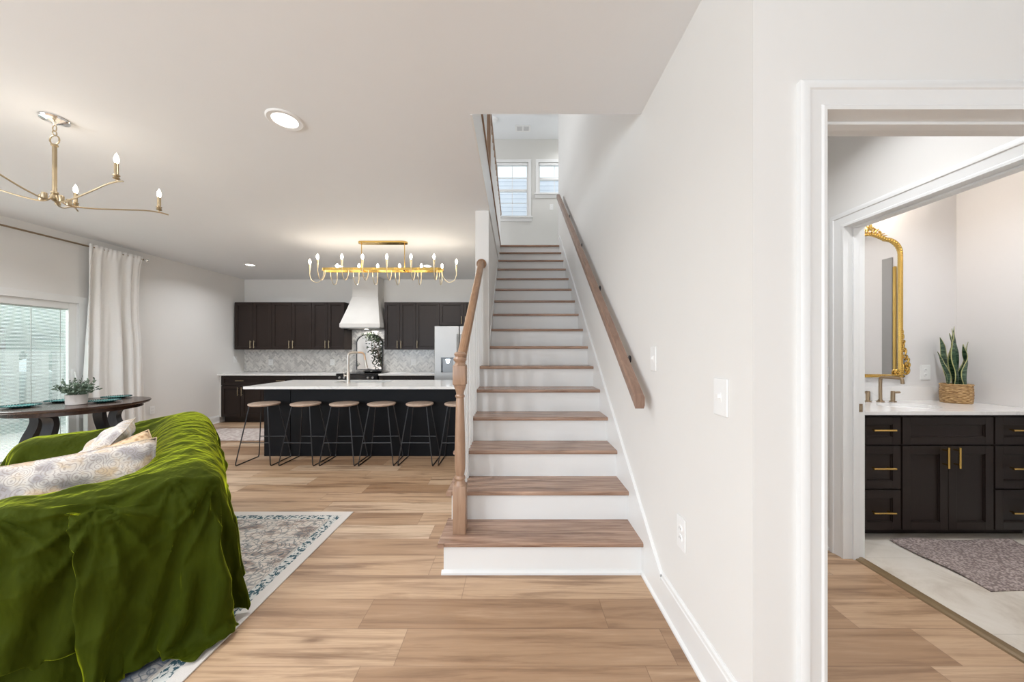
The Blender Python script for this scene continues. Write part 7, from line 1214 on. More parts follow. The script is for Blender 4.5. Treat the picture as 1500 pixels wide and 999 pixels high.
249,29,39,28,45,21,40,29,44,40,28,37,30,45,27,28,20,18,18,-10,3,-12,-18,-17,-32,-19,-28,-21,-25,-19,-22,-20,-18,-19,-18,-14,-15,-11,-21,-6,-5,-11,9,-8,-8,0,8,-13,-16,-37,-27,-46,-29,-44,-30,-42,-36,-38,-40,1,-22,-29,-3,11,-10,2,263,31,36,29,37,27,40,33,36,36,33,43,30,43,19,35,25,12,6,4,0,-13,-17,
-20,-27,-22,-27,-22,-24,-16,-26,-19,-20,-17,-17,-16,-15,-14,-14,-10,-10,-1,-1,3,-10,-3,0,-4,-24,-30,-31,-44,-29,-45,-31,-41,-34,-36,-41,-2,-16,-30,7,-11,1,-1,262,33,40,30,36,28,43,30,38,33,31,45,29,38,26,45,16,9,7,0,5,-17,-16,-20,-31,-15,-32,-22,-23,-21,-19,-21,-19,-19,-18,-16,-15,-17,-8,-17,-5,-6,
7,-8,9,-2,-4,-10,-25,-33,-31,-43,-29,-47,-30,-42,-32,-39,-37,-13,-2,-29,-9,14,-12,2,266,32,38,30,37,29,44,30,32,36,37,36,30,43,26,38,11,18,5,0,-4,-7,-16,-24,-26,-23,-26,-24,-20,-25,-16,-22,-19,-17,-21,-15,-16,-16,-14,-5,-13,-5,-4,0,9,-3,8,-21,-20,-37,-32,-44,-28,-44,-30,-41,-34,-38,-36,-18,6,-29,
-11,1,0,5,272,26,40,26,41,29,46,25,37,33,34,42,27,46,23,32,23,9,13,-8,-3,-8,-19,-19,-30,-22,-26,-24,-21,-21,-19,-25,-18,-13,-22,-13,-20,-13,-17,-8,-6,-8,-2,9,-11,8,4,-8,-31,-37,-33,-47,-26,-44,-29,-46,-29,-32,-33,-32,18,-31,2,-16,0,17,266,27,38,25,41,29,41,30,36,35,38,35,31,45,20,32,19,13,13,-8,-5,
-10,-15,-24,-25,-24,-26,-22,-22,-21,-20,-20,-19,-18,-17,-17,-15,-16,-15,-10,-17,6,-9,7,-7,4,-5,5,-36,-33,-36,-42,-29,-45,-30,-46,-31,-34,-34,-21,20,-32,-20,3,18,-18,289,26,34,31,39,28,40,30,35,36,37,37,33,39,29,24,18,16,5,-2,-6,-11,-16,-22,-26,-23,-24,-24,-21,-21,-20,-24,-16,-18,-17,-19,-14,-14,-13,
-14,-16,-3,5,-5,0,0,2,-14,-16,-39,-34,-48,-26,-47,-29,-45,-28,-39,-32,5,-16,-1,-36,19,-15,-3,290,32,31,31,37,28,41,30,40,30,36,41,32,39,29,23,17,15,11,-9,-1,-15,-16,-23,-26,-23,-24,-22,-22,-24,-19,-20,-18,-22,-13,-17,-20,-9,-20,-2,-13,-8,-5,8,-8,5,-6,-7,-30,-30,-35,-47,-29,-46,-26,-44,-31,-37,-33,0,
15,-25,-28,6,-14,0,290,33,35,30,37,29,41,29,39,31,38,39,34,35,29,24,18,11,4,-1,-5,-12,-17,-22,-25,-22,-27,-21,-23,-25,-17,-19,-18,-20,-15,-17,-16,-17,-16,-3,-18,11,-6,-13,15,-15,5,-14,-29,-38,-32,-44,-30,-46,-28,-40,-31,-42,-32,2,12,-26,-16,-13,0,0,287,36,40,30,37,25,43,30,40,29,42,37,31,36,26,29,
13,15,2,-2,-4,-13,-18,-22,-25,-24,-24,-22,-24,-23,-17,-18,-19,-20,-16,-13,-20,-11,-18,-13,-7,-2,2,0,-13,15,-17,-14,-25,-38,-37,-39,-30,-44,-29,-42,-29,-39,-33,-1,15,-27,-10,-21,9,-6,291,36,39,31,36,29,41,30,39,31,41,39,26,37,27,25,15,12,4,-3,-1,-16,-18,-21,-23,-28,-22,-23,-21,-23,-16,-21,-14,-26,
-16,-9,-17,-20,-6,-25,-8,-3,-7,-1,10,-9,8,-15,-36,-37,-37,-40,-32,-44,-25,-44,-27,-38,-31,-5,15,-28,-5,-24,15,-13,299,38,30,34,37,29,43,28,41,31,39,39,28,34,26,28,13,9,4,-2,-5,-12,-18,-23,-24,-24,-23,-22,-21,-20,-19,-18,-17,-19,-17,-14,-17,-11,-21,-19,-15,-2,3,-7,14,-12,4,-13,-44,-31,-36,-42,-30,
-41,-29,-42,-28,-33,-20,-18,17,-30,-6,-24,2,19,282,36,31,30,42,29,45,28,40,31,43,33,29,35,26,28,14,7,3,-2,-7,-12,-17,-23,-26,-23,-23,-24,-16,-24,-14,-23,-8,-23,-12,-18,-14,-13,-15,-18,-27,-7,11,-11,8,5,-21,0,-43,-33,-39,-39,-27,-44,-29,-37,-29,-36,-30,10,2,-29,-7,-27,17,-14,302,35,33,34,41,30,42,29,
40,30,41,34,34,31,28,23,12,9,3,-2,-6,-13,-19,-21,-25,-23,-28,-16,-20,-18,-17,-20,-14,-12,-12,-25,-6,-17,-9,-25,-20,-18,-3,0,19,-16,-1,-26,-27,-35,-37,-41,-32,-36,-21,-41,-28,-36,-29,-2,7,-30,-6,-26,13,-10,303,38,34,33,40,30,42,28,40,29,42,35,34,32,26,21,12,15,-3,-2,-6,-14,-17,-23,-25,-23,-22,-23,
-16,-18,-12,-21,-15,-11,-6,-20,-16,-15,-11,-18,-25,-17,-14,7,13,-18,-11,-11,-39,-26,-40,-38,-32,-28,-29,-45,-28,-26,-26,4,-15,-28,-3,-25,2,9,289,41,38,36,40,29,42,29,43,27,42,34,36,27,29,18,13,14,-3,-3,-2,-17,-18,-23,-23,-25,-21,-19,-20,-16,-9,-17,-17,-3,-18,-8,-21,-13,-12,-15,-29,-16,-9,-18,18,-17,
-3,-13,-39,-32,-39,-38,-20,-39,-30,-39,-17,-34,-14,-32,-11,-8,-14,-23,18,-15,306,37,36,36,42,30,44,26,42,27,45,31,35,31,22,23,11,12,-3,1,-9,-13,-20,-21,-26,-19,-27,-14,-18,-13,-14,-12,-12,-12,-11,-7,-15,-19,-4,-27,-18,-20,-5,-29,10,-17,-4,-13,-48,-33,-21,-33,-29,-43,-24,-29,-24,-31,-29,-30,11,-16,
-26,-23,8,14,286,43,36,32,42,32,45,29,43,25,42,32,32,36,18,22,12,8,1,-3,-6,-14,-19,-21,-23,-26,-18,-16,-15,-6,-22,-9,-11,-5,-17,-7,-10,-19,-4,-27,-15,-23,-6,-28,-21,-2,-2,-26,-35,-37,-23,-22,-33,-29,-24,-37,-29,-36,-31,-17,7,-30,-13,-28,23,-20,313,40,37,33,39,30,48,25,43,31,37,33,32,31,22,25,9,6,1,
0,-6,-17,-17,-21,-28,-19,-18,-15,-14,-10,-13,-10,-8,-9,-9,-12,0,-25,-5,-28,-10,-25,-6,-26,-28,2,-34,-13,-40,-27,-6,-35,-22,-38,-30,-35,-28,-37,-28,-17,3,-27,-27,9,-1,-22,312,42,37,36,38,32,44,25,45,29,37,32,31,32,22,24,10,4,1,-1,-7,-13,-22,-21,-22,-18,-16,-13,-13,-9,-15,-9,-3,-8,-15,-5,-2,-18,-18,
-20,-5,-27,-11,-27,-28,-16,-27,-23,-20,-11,-31,-28,-31,-40,-26,-34,-28,-34,-30,-14,-1,-31,-29,-11,12,-17,318,42,37,33,42,30,43,29,42,28,38,36,31,29,22,22,9,5,1,-3,-5,-15,-20,-21,-19,-18,-17,-12,-9,-7,-7,-7,-15,-1,-11,-12,-6,-4,-21,-19,-5,-28,-15,-26,-28,-7,-33,-15,-19,-24,-34,-40,-30,-31,-27,-36,
-28,-32,-29,0,-30,-28,-29,-15,-1,2,321,43,35,33,44,30,42,28,42,31,37,32,33,30,21,18,13,5,0,-3,-6,-15,-17,-21,-21,-14,-13,-7,-6,-14,-8,-6,-9,-1,-13,-1,-6,-17,-12,-19,-6,-26,-22,-24,-27,-14,-21,-16,-25,-30,-39,-38,-22,-38,-29,-36,-29,-29,-29,-12,-20,-30,-30,-17,18,-6,311,38,39,35,43,29,44,26,44,29,39,
32,34,30,20,17,13,3,1,-2,-8,-15,-21,-18,-12,-11,-11,-10,-7,-5,-8,-9,-6,-6,-5,-11,-1,-15,-9,-21,-5,-27,-25,-21,-24,-12,-22,-20,-34,-31,-36,-39,-28,-37,-29,-36,-28,-29,-26,-29,-10,-29,-30,-21,24,-24,322,41,40,31,44,30,45,25,42,32,38,35,29,31,23,17,11,4,1,-4,-9,-14,-19,-10,-10,-4,-11,-10,-5,-7,-9,-6,
-3,-4,-13,-9,-6,-10,-4,-25,-8,-24,-24,-23,-27,-4,-29,-29,-37,-36,-34,-40,-25,-36,-29,-34,-28,-27,-27,-29,-24,-15,-28,-21,-11,23,303,41,41,33,44,24,46,29,38,34,38,33,31,29,22,18,10,4,1,-5,-8,-15,-6,-10,-10,-15,-10,-2,1,-1,-10,-10,-5,-9,1,-17,-4,-5,-7,-25,-10,-24,-25,-11,-32,-8,-44,-29,-39,-39,-33,
-32,-29,-36,-29,-32,-24,-29,-28,-26,-22,-21,-23,-15,-21,-10,332,38,41,29,46,29,41,31,35,36,35,38,28,31,21,18,10,4,1,-5,-4,-10,-17,-14,-12,-9,-6,-4,-2,-2,-1,2,-9,-4,-7,-7,-7,-4,-6,-23,-12,-24,-21,-13,-30,-30,-36,-33,-37,-43,-24,-36,-28,-40,-28,-23,-27,-31,-28,-27,-15,-17,-22,-20,-23,-27,339,35,45,27,
42,28,44,32,37,33,34,36,30,26,21,18,10,4,0,-4,-8,-11,-9,-6,-4,-3,-5,-5,-6,-10,-3,0,-5,-3,-2,-4,-7,-8,-1,-19,-16,-18,-21,-17,-42,-31,-38,-33,-39,-36,-28,-32,-26,-39,-25,-28,-27,-31,-29,-26,-26,-5,-26,-26,-28,-23,343,33,46,29,41,28,41,33,36,34,31,35,22,25,21,17,10,6,1,-3,-2,-1,-5,-4,-8,-11,-11,-10,-3,
11,-2,1,-8,-8,-5,-3,-3,-6,-6,-7,-15,-16,-32,-26,-43,-28,-44,-30,-33,-36,-23,-34,-27,-36,-29,-28,-28,-31,-29,-26,-15,-26,-31,-29,-16,-15,333,31,47,26,42,27,40,32,34,33,26,28,23,29,22,15,10,6,1,-2,-3,-1,-1,-3,-2,-4,-4,-5,-5,-6,-3,-3,-4,-3,-1,2,4,-13,-3,-5,-12,-17,-41,-29,-38,-28,-41,-36,-32,-29,-28,
-35,-28,-34,-30,-27,-28,-31,-30,-27,-30,-28,-26,-9,-30,-27,342,28,50,25,39,24,37,35,30,30,26,30,27,24,15,18,9,5,2,-2,-4,1,1,2,-2,-4,-4,-3,-6,7,-3,-13,7,-3,-8,0,1,-1,-1,0,-11,-15,-42,-32,-41,-31,-38,-35,-29,-39,-29,-38,-28,-32,-24,-30,-30,-30,-32,-29,-29,-20,-12,-23,-28,-29,332,28,40,28,41,28,33,32,
27,31,28,31,22,16,21,13,12,2,3,1,-7,-3,4,0,6,1,-2,-2,-1,-3,0,1,-7,1,1,0,-1,0,0,2,-10,-20,-35,-32,-43,-39,-27,-39,-30,-37,-29,-38,-30,-33,-30,-31,-30,-29,-31,-23,-16,-20,-29,-26,-26,-3,300,22,41,29,40,27,35,31,26,35,26,26,14,24,13,19,4,4,2,0,1,-3,-3,4,2,2,4,-2,2,7,-2,-1,0,3,4,-3,2,0,-1,1,-12,-20,-33,
-30,-37,-38,-27,-42,-29,-42,-29,-38,-30,-33,-30,-31,-29,-29,-32,-29,-25,-20,-25,-27,-24,-15,304,27,42,27,36,34,31,32,28,32,22,18,18,20,22,9,3,4,1,1,3,-4,0,3,1,5,-1,3,2,4,5,0,3,11,9,-2,0,0,2,1,-15,-22,-27,-40,-31,-34,-30,-43,-30,-39,-25,-35,-32,-32,-34,-30,-33,-27,-29,-29,-31,-27,-27,-28,-19,-4,289,
28,39,30,35,35,28,34,23,29,18,20,19,22,16,6,2,5,0,2,2,1,-2,5,-1,6,-1,6,2,3,3,5,3,8,8,5,5,3,7,3,-20,-24,-38,-29,-32,-32,-27,-38,-29,-37,-32,-33,-31,-31,-33,-29,-30,-29,-31,-29,-30,-29,-28,-10,-29,-23,291,28,34,35,32,35,27,30,22,25,19,20,20,21,10,5,3,4,0,2,2,2,1,2,2,2,3,2,2,7,3,10,4,9,6,7,4,9,9,-1,
-17,-22,-32,-34,-29,-41,-23,-31,-28,-36,-30,-32,-33,-28,-32,-28,-32,-29,-31,-28,-29,-30,-28,-13,-25,-25,275,30,38,34,29,34,20,30,20,24,19,21,22,15,7,4,4,4,0,2,2,2,2,2,1,4,1,4,4,4,8,4,4,7,16,2,12,3,9,2,-12,-15,-32,-38,-29,-38,-26,-31,-23,-35,-29,-27,-32,-30,-32,-29,-29,-29,-30,-30,-29,-21,-26,-30,
-25,-17,262,34,33,36,25,30,20,30,20,20,19,22,21,12,5,4,3,4,0,2,2,2,2,2,3,2,2,5,2,6,7,8,11,4,7,5,10,13,5,1,-5,-25,-18,-36,-28,-38,-28,-34,-23,-34,-28,-28,-27,-27,-32,-28,-28,-29,-29,-31,-27,-29,-27,-31,-9,-23,253,32,31,33,22,29,21,27,21,19,22,20,17,10,6,2,3,4,1,1,2,2,2,2,3,2,2,6,3,5,7,8,12,4,5,4,19,
6,4,11,-7,-26,-12,-33,-25,-38,-29,-34,-27,-31,-30,-25,-29,-26,-30,-27,-28,-27,-29,-31,-28,-29,-27,-15,-27,-15,243,32,23,35,23,25,21,27,20,21,20,18,16,7,5,2,4,3,1,1,3,1,2,3,2,2,4,5,5,4,6,7,13,3,8,0,19,13,-1,21,-9,-26,-16,-26,-24,-32,-29,-34,-29,-27,-33,-27,-28,-26,-29,-27,-27,-27,-26,-29,-27,-26,-23,
-31,-25,-4,228,29,24,34,19,26,22,25,20,21,20,17,13,5,3,3,4,3,1,1,3,2,1,3,2,5,3,3,5,5,6,10,8,4,12,6,13,8,7,22,-8,-24,-20,-23,-21,-30,-26,-34,-31,-27,-29,-27,-32,-26,-29,-26,-27,-27,-26,-29,-21,-28,-26,-22,-25,-2,208,36,23,26,20,26,23,23,20,20,20,16,9,4,4,2,4,4,1,1,1,3,1,4,1,6,3,3,4,6,12,4,8,3,12,9,
15,4,15,18,-6,-25,-17,-23,-20,-25,-27,-31,-30,-25,-30,-27,-31,-27,-27,-27,-29,-28,-26,-24,-25,-19,-26,-16,-30,7,182,35,20,27,18,29,24,20,20,20,18,14,7,3,4,3,3,3,2,1,1,4,2,3,1,3,6,3,4,2,15,9,2,5,19,12,8,0,12,23,-4,-22,-18,-20,-19,-25,-24,-25,-34,-26,-27,-27,-29,-26,-28,-28,-28,-26,-27,-28,-22,-25,
-21,-17,3,-21,171,31,22,28,20,26,25,19,18,19,18,10,5,3,4,2,4,3,2,1,2,3,2,3,2,4,4,4,3,4,17,5,4,6,16,17,6,2,3,24,-4,-18,-13,-19,-19,-22,-21,-26,-25,-28,-30,-26,-29,-28,-23,-28,-27,-29,-25,-27,-28,-26,-19,-21,-1,0,152,31,20,27,23,27,20,17,21,17,17,8,4,2,4,2,4,4,1,1,2,3,2,3,2,4,5,5,1,11,10,6,5,6,13,19,
5,3,3,23,-2,-19,-11,-12,-22,-25,-21,-14,-29,-19,-33,-24,-30,-28,-21,-29,-27,-26,-29,-26,-27,-29,-26,-3,1,-1,131,30,22,27,26,19,21,17,21,17,16,2,4,4,3,2,4,3,2,1,2,3,2,3,3,3,5,4,10,5,9,6,19,11,12,1,3,5,15,12,-2,-17,-14,-6,-20,-25,-27,-11,-18,-25,-27,-25,-24,-28,-28,-26,-25,-25,-26,-30,-24,-31,-20,11,
-12,0,)

cloth_step, cs0, cs1, cd0, cd1, slit = .028, -.64, 2.25, -.42, 1.42, .37
n_s = int((cs1-cs0)/cloth_step)+1; n_d = int((cd1-cd0)/cloth_step)+1
j_slit = round((slit-cd0)/cloth_step); i_slit = round((.03-cs0)/cloth_step)
def kept(i, j):
    s, d_ = cs0+(i+.5)*cloth_step, cd0+(j+.5)*cloth_step
    if d_ > slit:
        lim = -.54+.05*math.cos((d_-.45)/.42*2*PI)+.10*max(0, (d_-.9))/.5
        if s < lim: return False
    if s < -.2 and d_ < -.1 and (-.2-s)+(-.1-d_) > .40: return False
    return True
ids = {}
def cid(i, j, side_): return ids.setdefault((i, j, side_ if i < i_slit else 0), len(ids))
quads = []
for i in range(n_s-1):
    for j in range(n_d-1):
        layers_ = [0] if j < j_slit-5 else ([0, 1] if j < j_slit else [1])
        if i >= i_slit: layers_ = [0]
        for sd in layers_:
            if sd == 1 and not (kept(i, j) if j >= j_slit else kept(i, j_slit+1)): continue
            if sd == 0 and not kept(i, j): continue
            quads.append((cid(i, j, sd), cid(i+1, j, sd), cid(i+1, j+1, sd), cid(i, j+1, sd)))
nv_ = len(THROW_STEPS)//3; acc = [0, 0, 0]; tv = []
for k in range(nv_):
    for a in range(3): acc[a] += THROW_STEPS[a*nv_+k]
    tv.append(tuple(a/1000 for a in acc))
bm = B(); vs = []
for p in tv:
    w_ = SO+ux*p[0]+uy*p[1]; vs.append(bm.verts.new((w_.x, w_.y, .010+p[2]*ZS)))
for q in quads: bm.faces.new([vs[k] for k in q])
tmp = obj('velvet_throw', bm, M['velvet'], None, 'all'); md = tmp.modifiers.new('soft', 'SUBSURF'); md.levels = 2
me = bpy.data.meshes.new_from_object(tmp.evaluated_get(bpy.context.evaluated_depsgraph_get())); tmp.data = me; tmp.modifiers.clear(); th = tmp
def fold_set(s, d_, z, K, n, amp, rad, lo, hi, ph):
    """sharp creases that run out from a gathering point on the near arm"""
    if s > .16 or z > K[1]+.09: return 0
    r = math.hypot(d_-K[0], z-K[1]); a = math.atan2(d_-K[0], K[1]-z)
    if not lo < a < hi: return 0
    f = math.exp(-(r/rad)**2)*min(1, r/.03)*min(1, (a-lo)/.2)*min(1, (hi-a)/.2)*min(1, (.16-s)/.06)
    c = math.cos(a*n+ph+1.6*math.sin(a*2.3+ph)+.5*math.sin(r*14))
    return amp*f*((1-abs(c))**1.6*2-1)
new_co = []
for v in me.vertices:
    q = v.co-SO; s, d_, z = q.dot(ux), q.dot(uy), v.co.z/ZS
    h = (fold_set(s, d_, z, (.37, .75), 7, .012, .30, -1.9, 1.9, .4) + fold_set(s, d_, z, (.02, .76), 9, .012, .75, -.3, .8, 1.) +
         fold_set(s, d_, z, (.16, .79), 6, .008, .20, -1.4, 1.4, .5) + fold_set(s, d_, z, (.62, .78), 6, .008, .34, -1.2, 1.2, 2.))
    if s > .2 and d_ < .4: h += .006*(1-abs(math.sin(17*s+9*d_+2*math.sin(6*s))))**3*min(1, (s-.2)/.1)    # creases over the back
    if d_ < -.005 or s < .1 and z < .5: h += .004*math.sin(40*d_+8*z)*(1 if z < .5 else 0)
    new_co.append(v.co+v.normal*h)
for v, c in zip(me.vertices, new_co): v.co = (c.x, c.y, max(c.z, .011))
tag(th, 'olive green velvet throw draped in folds over the sofa', 'throw')
th.modifiers.new('thick', 'SOLIDIFY').thickness = .003


# cushions
def cushion(name, label, mat, w, h, d, loc, rot, n=26):
    t = thing(name, label, 'cushion', loc, group='paisley cushions on the sofa')
    bm = B(); rn = random.Random(hash(label) % 1000 if False else len(label)); g = {}
    for s in (-1, 1):
        for i in range(n+1):
            for j in range(n+1):
                u, v = 2*i/n-1, 2*j/n-1
                edge = i in (0, n) or j in (0, n)
                if s == 1 and edge: g[s, i, j] = g[-1, i, j]; continue
                f = max(0, (1-u**2)*(1-v**2))**.42
                pin = 1-.07*(1-abs(u)**2)*abs(v)**3-.0
                x = u*w/2*(1-.06*(1-v*v)*abs(u)**4); z = v*h/2*(1-.06*(1-u*u)*abs(v)**4)
                y = s*d/2*f+.010*math.sin(7*u+3*v)*f+.006*math.sin(13*v-5*u)*f
                g[s, i, j] = bm.verts.new((x, y, z))
    for s in (-1, 1):
        for i in range(n):
            for j in range(n):
                bm.faces.new((g[s, i, j], g[s, i+1, j], g[s, i+1, j+1], g[s, i, j+1]))
    bmesh.ops.recalc_face_normals(bm, faces=bm.faces[:])
    c = obj('cover', bm, mat, t, 'all')
    pts = [g_ for g_ in [(u, -1) for u in [k/10-1 for k in range(20)]]+[(1, v) for v in [k/10-1 for k in range(20)]]+[(-u, 1) for u in [k/10-1 for k in range(20)]]+[(-1, -v) for v in [k/10-1 for k in range(20)]]]
    b = B(); tube(b, [(u*w/2*(1-.06*(1-v*v)*abs(u)**4), .004*math.sin(7*u+3*v)*0, v*h/2*(1-.06*(1-u*u)*abs(v)**4)) for u, v in pts+[pts[0]]], .0035, 6, caps=False); obj('piping', b, mat, t, 'all')
    t.rotation_euler = rot
    return t
def sofa_pt(s, d, z): p = SO+ux*s+uy*d; return (p.x, p.y, z)
cushion('cushion', 'large cream and gold paisley cushion nearest the camera on the sofa', M['pillow'], .68, .46, .17, sofa_pt(.44, .56, .635), (R(8), R(4), sa+PI/2+R(2)))
cushion('cushion', 'gold patterned cushion peeking out between the two pale paisley cushions', M['pillow_gold'], .48, .46, .15, sofa_pt(.68, .43, .60), (R(8), R(20), sa+PI/2))
cushion('cushion', 'pale grey paisley cushion leaning farthest along the green sofa', M['pillow_grey'], .50, .46, .15, sofa_pt(1.20, .53, .69), (R(37), R(0), sa))

# candle chandelier at left
t = thing('candle_chandelier', 'brass five-arm candle chandelier hanging over the dining area', 'chandelier', (-2.916, 2.16, H))
b = B(); lathe(b, [(.064, 0), (.066, -.006), (.062, -.014), (.045, -.018), (.03, -.024), (.012, -.034), (.006, -.045)], n=36); obj('canopy', b, M['chrome'], t, True)
b = B()
def torus(bm, c, R_, r, rot=None, n=24, m=8, sz=1.0):
    M_ = rot or Matrix.Identity(3); pts = [Vector(c)+M_ @ Vector((R_*math.cos(2*PI*k/n), 0, R_*sz*math.sin(2*PI*k/n))) for k in range(n)]
    tube(bm, pts+[pts[0]], r, m, caps=False)
torus(b, (0, 0, -.062), .012, .0028, sz=1.6); torus(b, (0, 0, -.092), .010, .0028, Matrix.Rotation(PI/2, 3, 'Z'), sz=1.6); torus(b, (0, 0, -.135), .030, .004, sz=.95)
lathe(b, [(.010, -.162), (.016, -.166), (.016, -.174), (.010, -.178)], n=20)
obj('chain_link', b, M['brass'], t, True)
hub = 2.33-H
b = B(); tube(b, [(0, 0, -.17), (0, 0, hub-.0)], .0105, 14); lathe(b, [(.011, .03), (.017, .025), (.017, .015), (.012, .01), (.02, .004), (.02, -.02), (.010, -.03), (.003, -.036)], (0, 0, hub), 20); obj('stem', b, M['brass'], t, True)
for ang in (-9, 56, 131, 207, 279):
    a = R(ang); dr = Vector((math.cos(a), math.sin(a), 0)); up = Vector((0, 0, 1)); Rr = {-9: .486, 56: .464, 131: .42}.get(ang, .46)
    zt = 2.385-H
    P = [dr*.012+up*(hub-.005), dr*.03+up*(hub-.03), dr*.07+up*(hub-.04), dr*.16+up*(hub-.025), dr*(Rr*.62)+up*(hub+.012), dr*(Rr*.85)+up*(zt-.012), dr*Rr+up*(zt-.002), dr*(Rr+.05)+up*(zt-.004)]
    b = B(); tube(b, smooth_path(P, 5), .0048, 8)
    lathe(b, [(.011, -.005), (.013, .0), (.013, .03), (.009, .034)], dr*.055+up*(hub-.035), 14)
    arm = obj('arm', b, M['brass'], t, True)
    c = dr*Rr+up*zt
    b = B(); lathe(b, [(.005, -.004), (.005, .010), (.013, .013), (.017, .018), (.014, .023), (.010, .028), (.016, .034), (.017, .038), (.0105, .042), (.0105, .108), (.008, .110)], c, 16); obj('candle_cup', b, M['brass'], arm, True)
    b = B(); lathe(b, [(.006, .110), (.010, .118), (.0125, .130), (.011, .145), (.006, .160), (.0015, .172)], c, 12); obj('bulb', b, M['bulb'], arm, 'all')
l = bpy.data.lights.new('candle_glow', 'POINT'); l.energy = 3; l.color = (1, .88, .72); l.shadow_soft_size = .3
lo = bpy.data.objects.new('candle_glow', l); COL.objects.link(lo); lo.parent = t; lo.location = (0, 0, hub+.2)

# ================================================================ BATHROOM
VF = 2.432; vx0, vx1 = 2.44, 3.742
fr = []
c0, c1, c2, c3 = 2.445, 2.7485, 3.418, 3.738
for a0, a1 in ((c0, c1), (c2, c3)):
    xm = (a0+a1)/2
    fr += [('drawer', a0, a1, .682, .880, (xm, .790, .158, False)), ('drawer', a0, a1, .366, .674, (xm, .520, .158, False)), ('drawer', a0, a1, .072, .360, (xm, .208, .158, False))]
xm = 3.085
fr += [('drawer_front', c1+.008, c2-.008, .682, .880, None), ('door', c1+.008, xm, .072, .674, (xm-.040, .597, .148, True)), ('door', xm, c2-.008, .072, .674, (xm+.040, .597, .148, True))]
cabinet('vanity_cabinet', 'dark espresso bathroom vanity with gold bar pulls', vx0, vx1, .072, .896, VF, 2.960, fr, M['vcab'], M['gold'], kick=.072, hr_=.0068, hoff=.034)
b = B(); box(b, 3.738, 3.828, VF+.002, VF+.02, .072, .896); o = obj('cabinet_filler', b, M['vcab']); tag(o, 'narrow dark filler strip between the vanity and the right wall', 'filler strip')
b = B(); skx, sky, ra, rb_ = 3.06, 2.66, .205, .135
n = 48; outer = []
x0_, x1_, y0_, y1_ = 2.40, 3.828, 2.410, 2.962
for k in range(n):
    a = 2*PI*k/n; dx, dy2 = math.cos(a), math.sin(a)
    ts = [((x1_-skx)/dx if dx > 1e-9 else (x0_-skx)/dx if dx < -1e-9 else 1e9), ((y1_-sky)/dy2 if dy2 > 1e-9 else (y0_-sky)/dy2 if dy2 < -1e-9 else 1e9)]
    tt = min(ts); outer.append((skx+dx*tt, sky+dy2*tt))
corner = [(x1_, y1_), (x0_, y1_), (x0_, y0_), (x1_, y0_)]
for cx_, cy_ in corner:   # snap the closest rim sample to each corner
    k = min(range(n), key=lambda q: math.dist(outer[q], (cx_, cy_))); outer[k] = (cx_, cy_)
inn = [(skx+ra*math.cos(2*PI*k/n), sky+rb_*math.sin(2*PI*k/n)) for k in range(n)]
vs = [[b.verts.new((p[0], p[1], z)) for p in pp] for pp, z in ((inn, .897), (outer, .897), (outer, .923), (inn, .923))]
for q in range(4):
    for k in range(n): b.faces.new((vs[q][k], vs[q][(k+1) % n], vs[(q+1) % 4][(k+1) % n], vs[(q+1) % 4][k]))
bmesh.ops.recalc_face_normals(b, faces=b.faces[:])
box(b, x0_, x1_, 2.948, 2.964, .923, 1.045, bev=.001)
o = obj('countertop', b, mk_quartz('vanity_quartz', (.80, .785, .77))); tag(o, 'white veined quartz vanity top with low backsplash', 'countertop')
t = thing('bathroom_sink', 'white oval sink set into the vanity top', 'sink', (skx, sky, .897))
b = B(); lathe(b, [(.21, .0), (.205, -.012), (.18, -.07), (.12, -.12), (.03, -.135), (.001, -.135)], n=40, sy=.66); obj('basin', b, M['plastic'], t, True)
b = B(); lathe(b, [(.02, -.134), (.02, -.131), (.001, -.130)], n=16); obj('drain', b, M['bronze'], t)
t = thing('bathroom_faucet', 'bronze widespread bathroom faucet with squared spout', 'faucet', (3.06, 2.862, .923))
b = B(); lathe(b, [(.026, 0), (.026, .008), (.017, .011), (.015, .02)], n=20); tube(b, smooth_path([(0, 0, .01), (0, 0, .17), (0, -.006, .198), (0, -.028, .208), (0, -.14, .208), (0, -.158, .202), (0, -.163, .185), (0, -.165, .165)], 5), .0115, 14); obj('spout', b, M['bronze'], t, True)
for s in (-1, 1):
    b = B(); lathe(b, [(.024, 0), (.024, .008), (.014, .011), (.014, .085), (.012, .09)], (s*.105, 0, 0), 20); tube(b, [(s*.105-.012*s, 0, .078), (s*.105+.052*s, -.004, .080)], .009, 10); obj('handle', b, M['bronze'], t, True)
# ornate mirror
mx_, mz0, mz1, mh = 3.05, 1.148, 2.30, .262
t = thing('ornate_mirror', 'arched bathroom mirror in an ornate gold scrollwork frame', 'mirror', (mx_, 2.958, mz0))
def arch2(hw, z0, z1, rc=.13, n=9):
    pts = [(-hw, z0), (-hw, z1-rc)]
    pts += [(-hw+rc-rc*math.cos(PI/2*k/n), z1-rc+rc*math.sin(PI/2*k/n)) for k in range(1, n+1)]
    pts += [(-hw+rc+(2*hw-2*rc)*k/14, z1+.045*math.sin(PI*k/14)) for k in range(1, 14)]
    pts += [(hw-rc+rc*math.sin(PI/2*k/n), z1-rc+rc*math.cos(PI/2*k/n)) for k in range(0, n)]
    return pts+[(hw, z1-rc), (hw, z0)]
b = B(); prism(b, arch2(mh, 0, mz1-mz0), 'y', -.014, 0); obj('glass', b, M['mirror'], t)
b = B(); P = [(x, -.018, z) for x, z in arch2(mh+.006, -.006, mz1-mz0+.006)]
tube(b, P+[P[0]], .011, 10); Po = [(x, -.012, z) for x, z in arch2(mh+.022, -.02, mz1-mz0+.02)]; tube(b, Po+[Po[0]], .009, 10)
L = 0
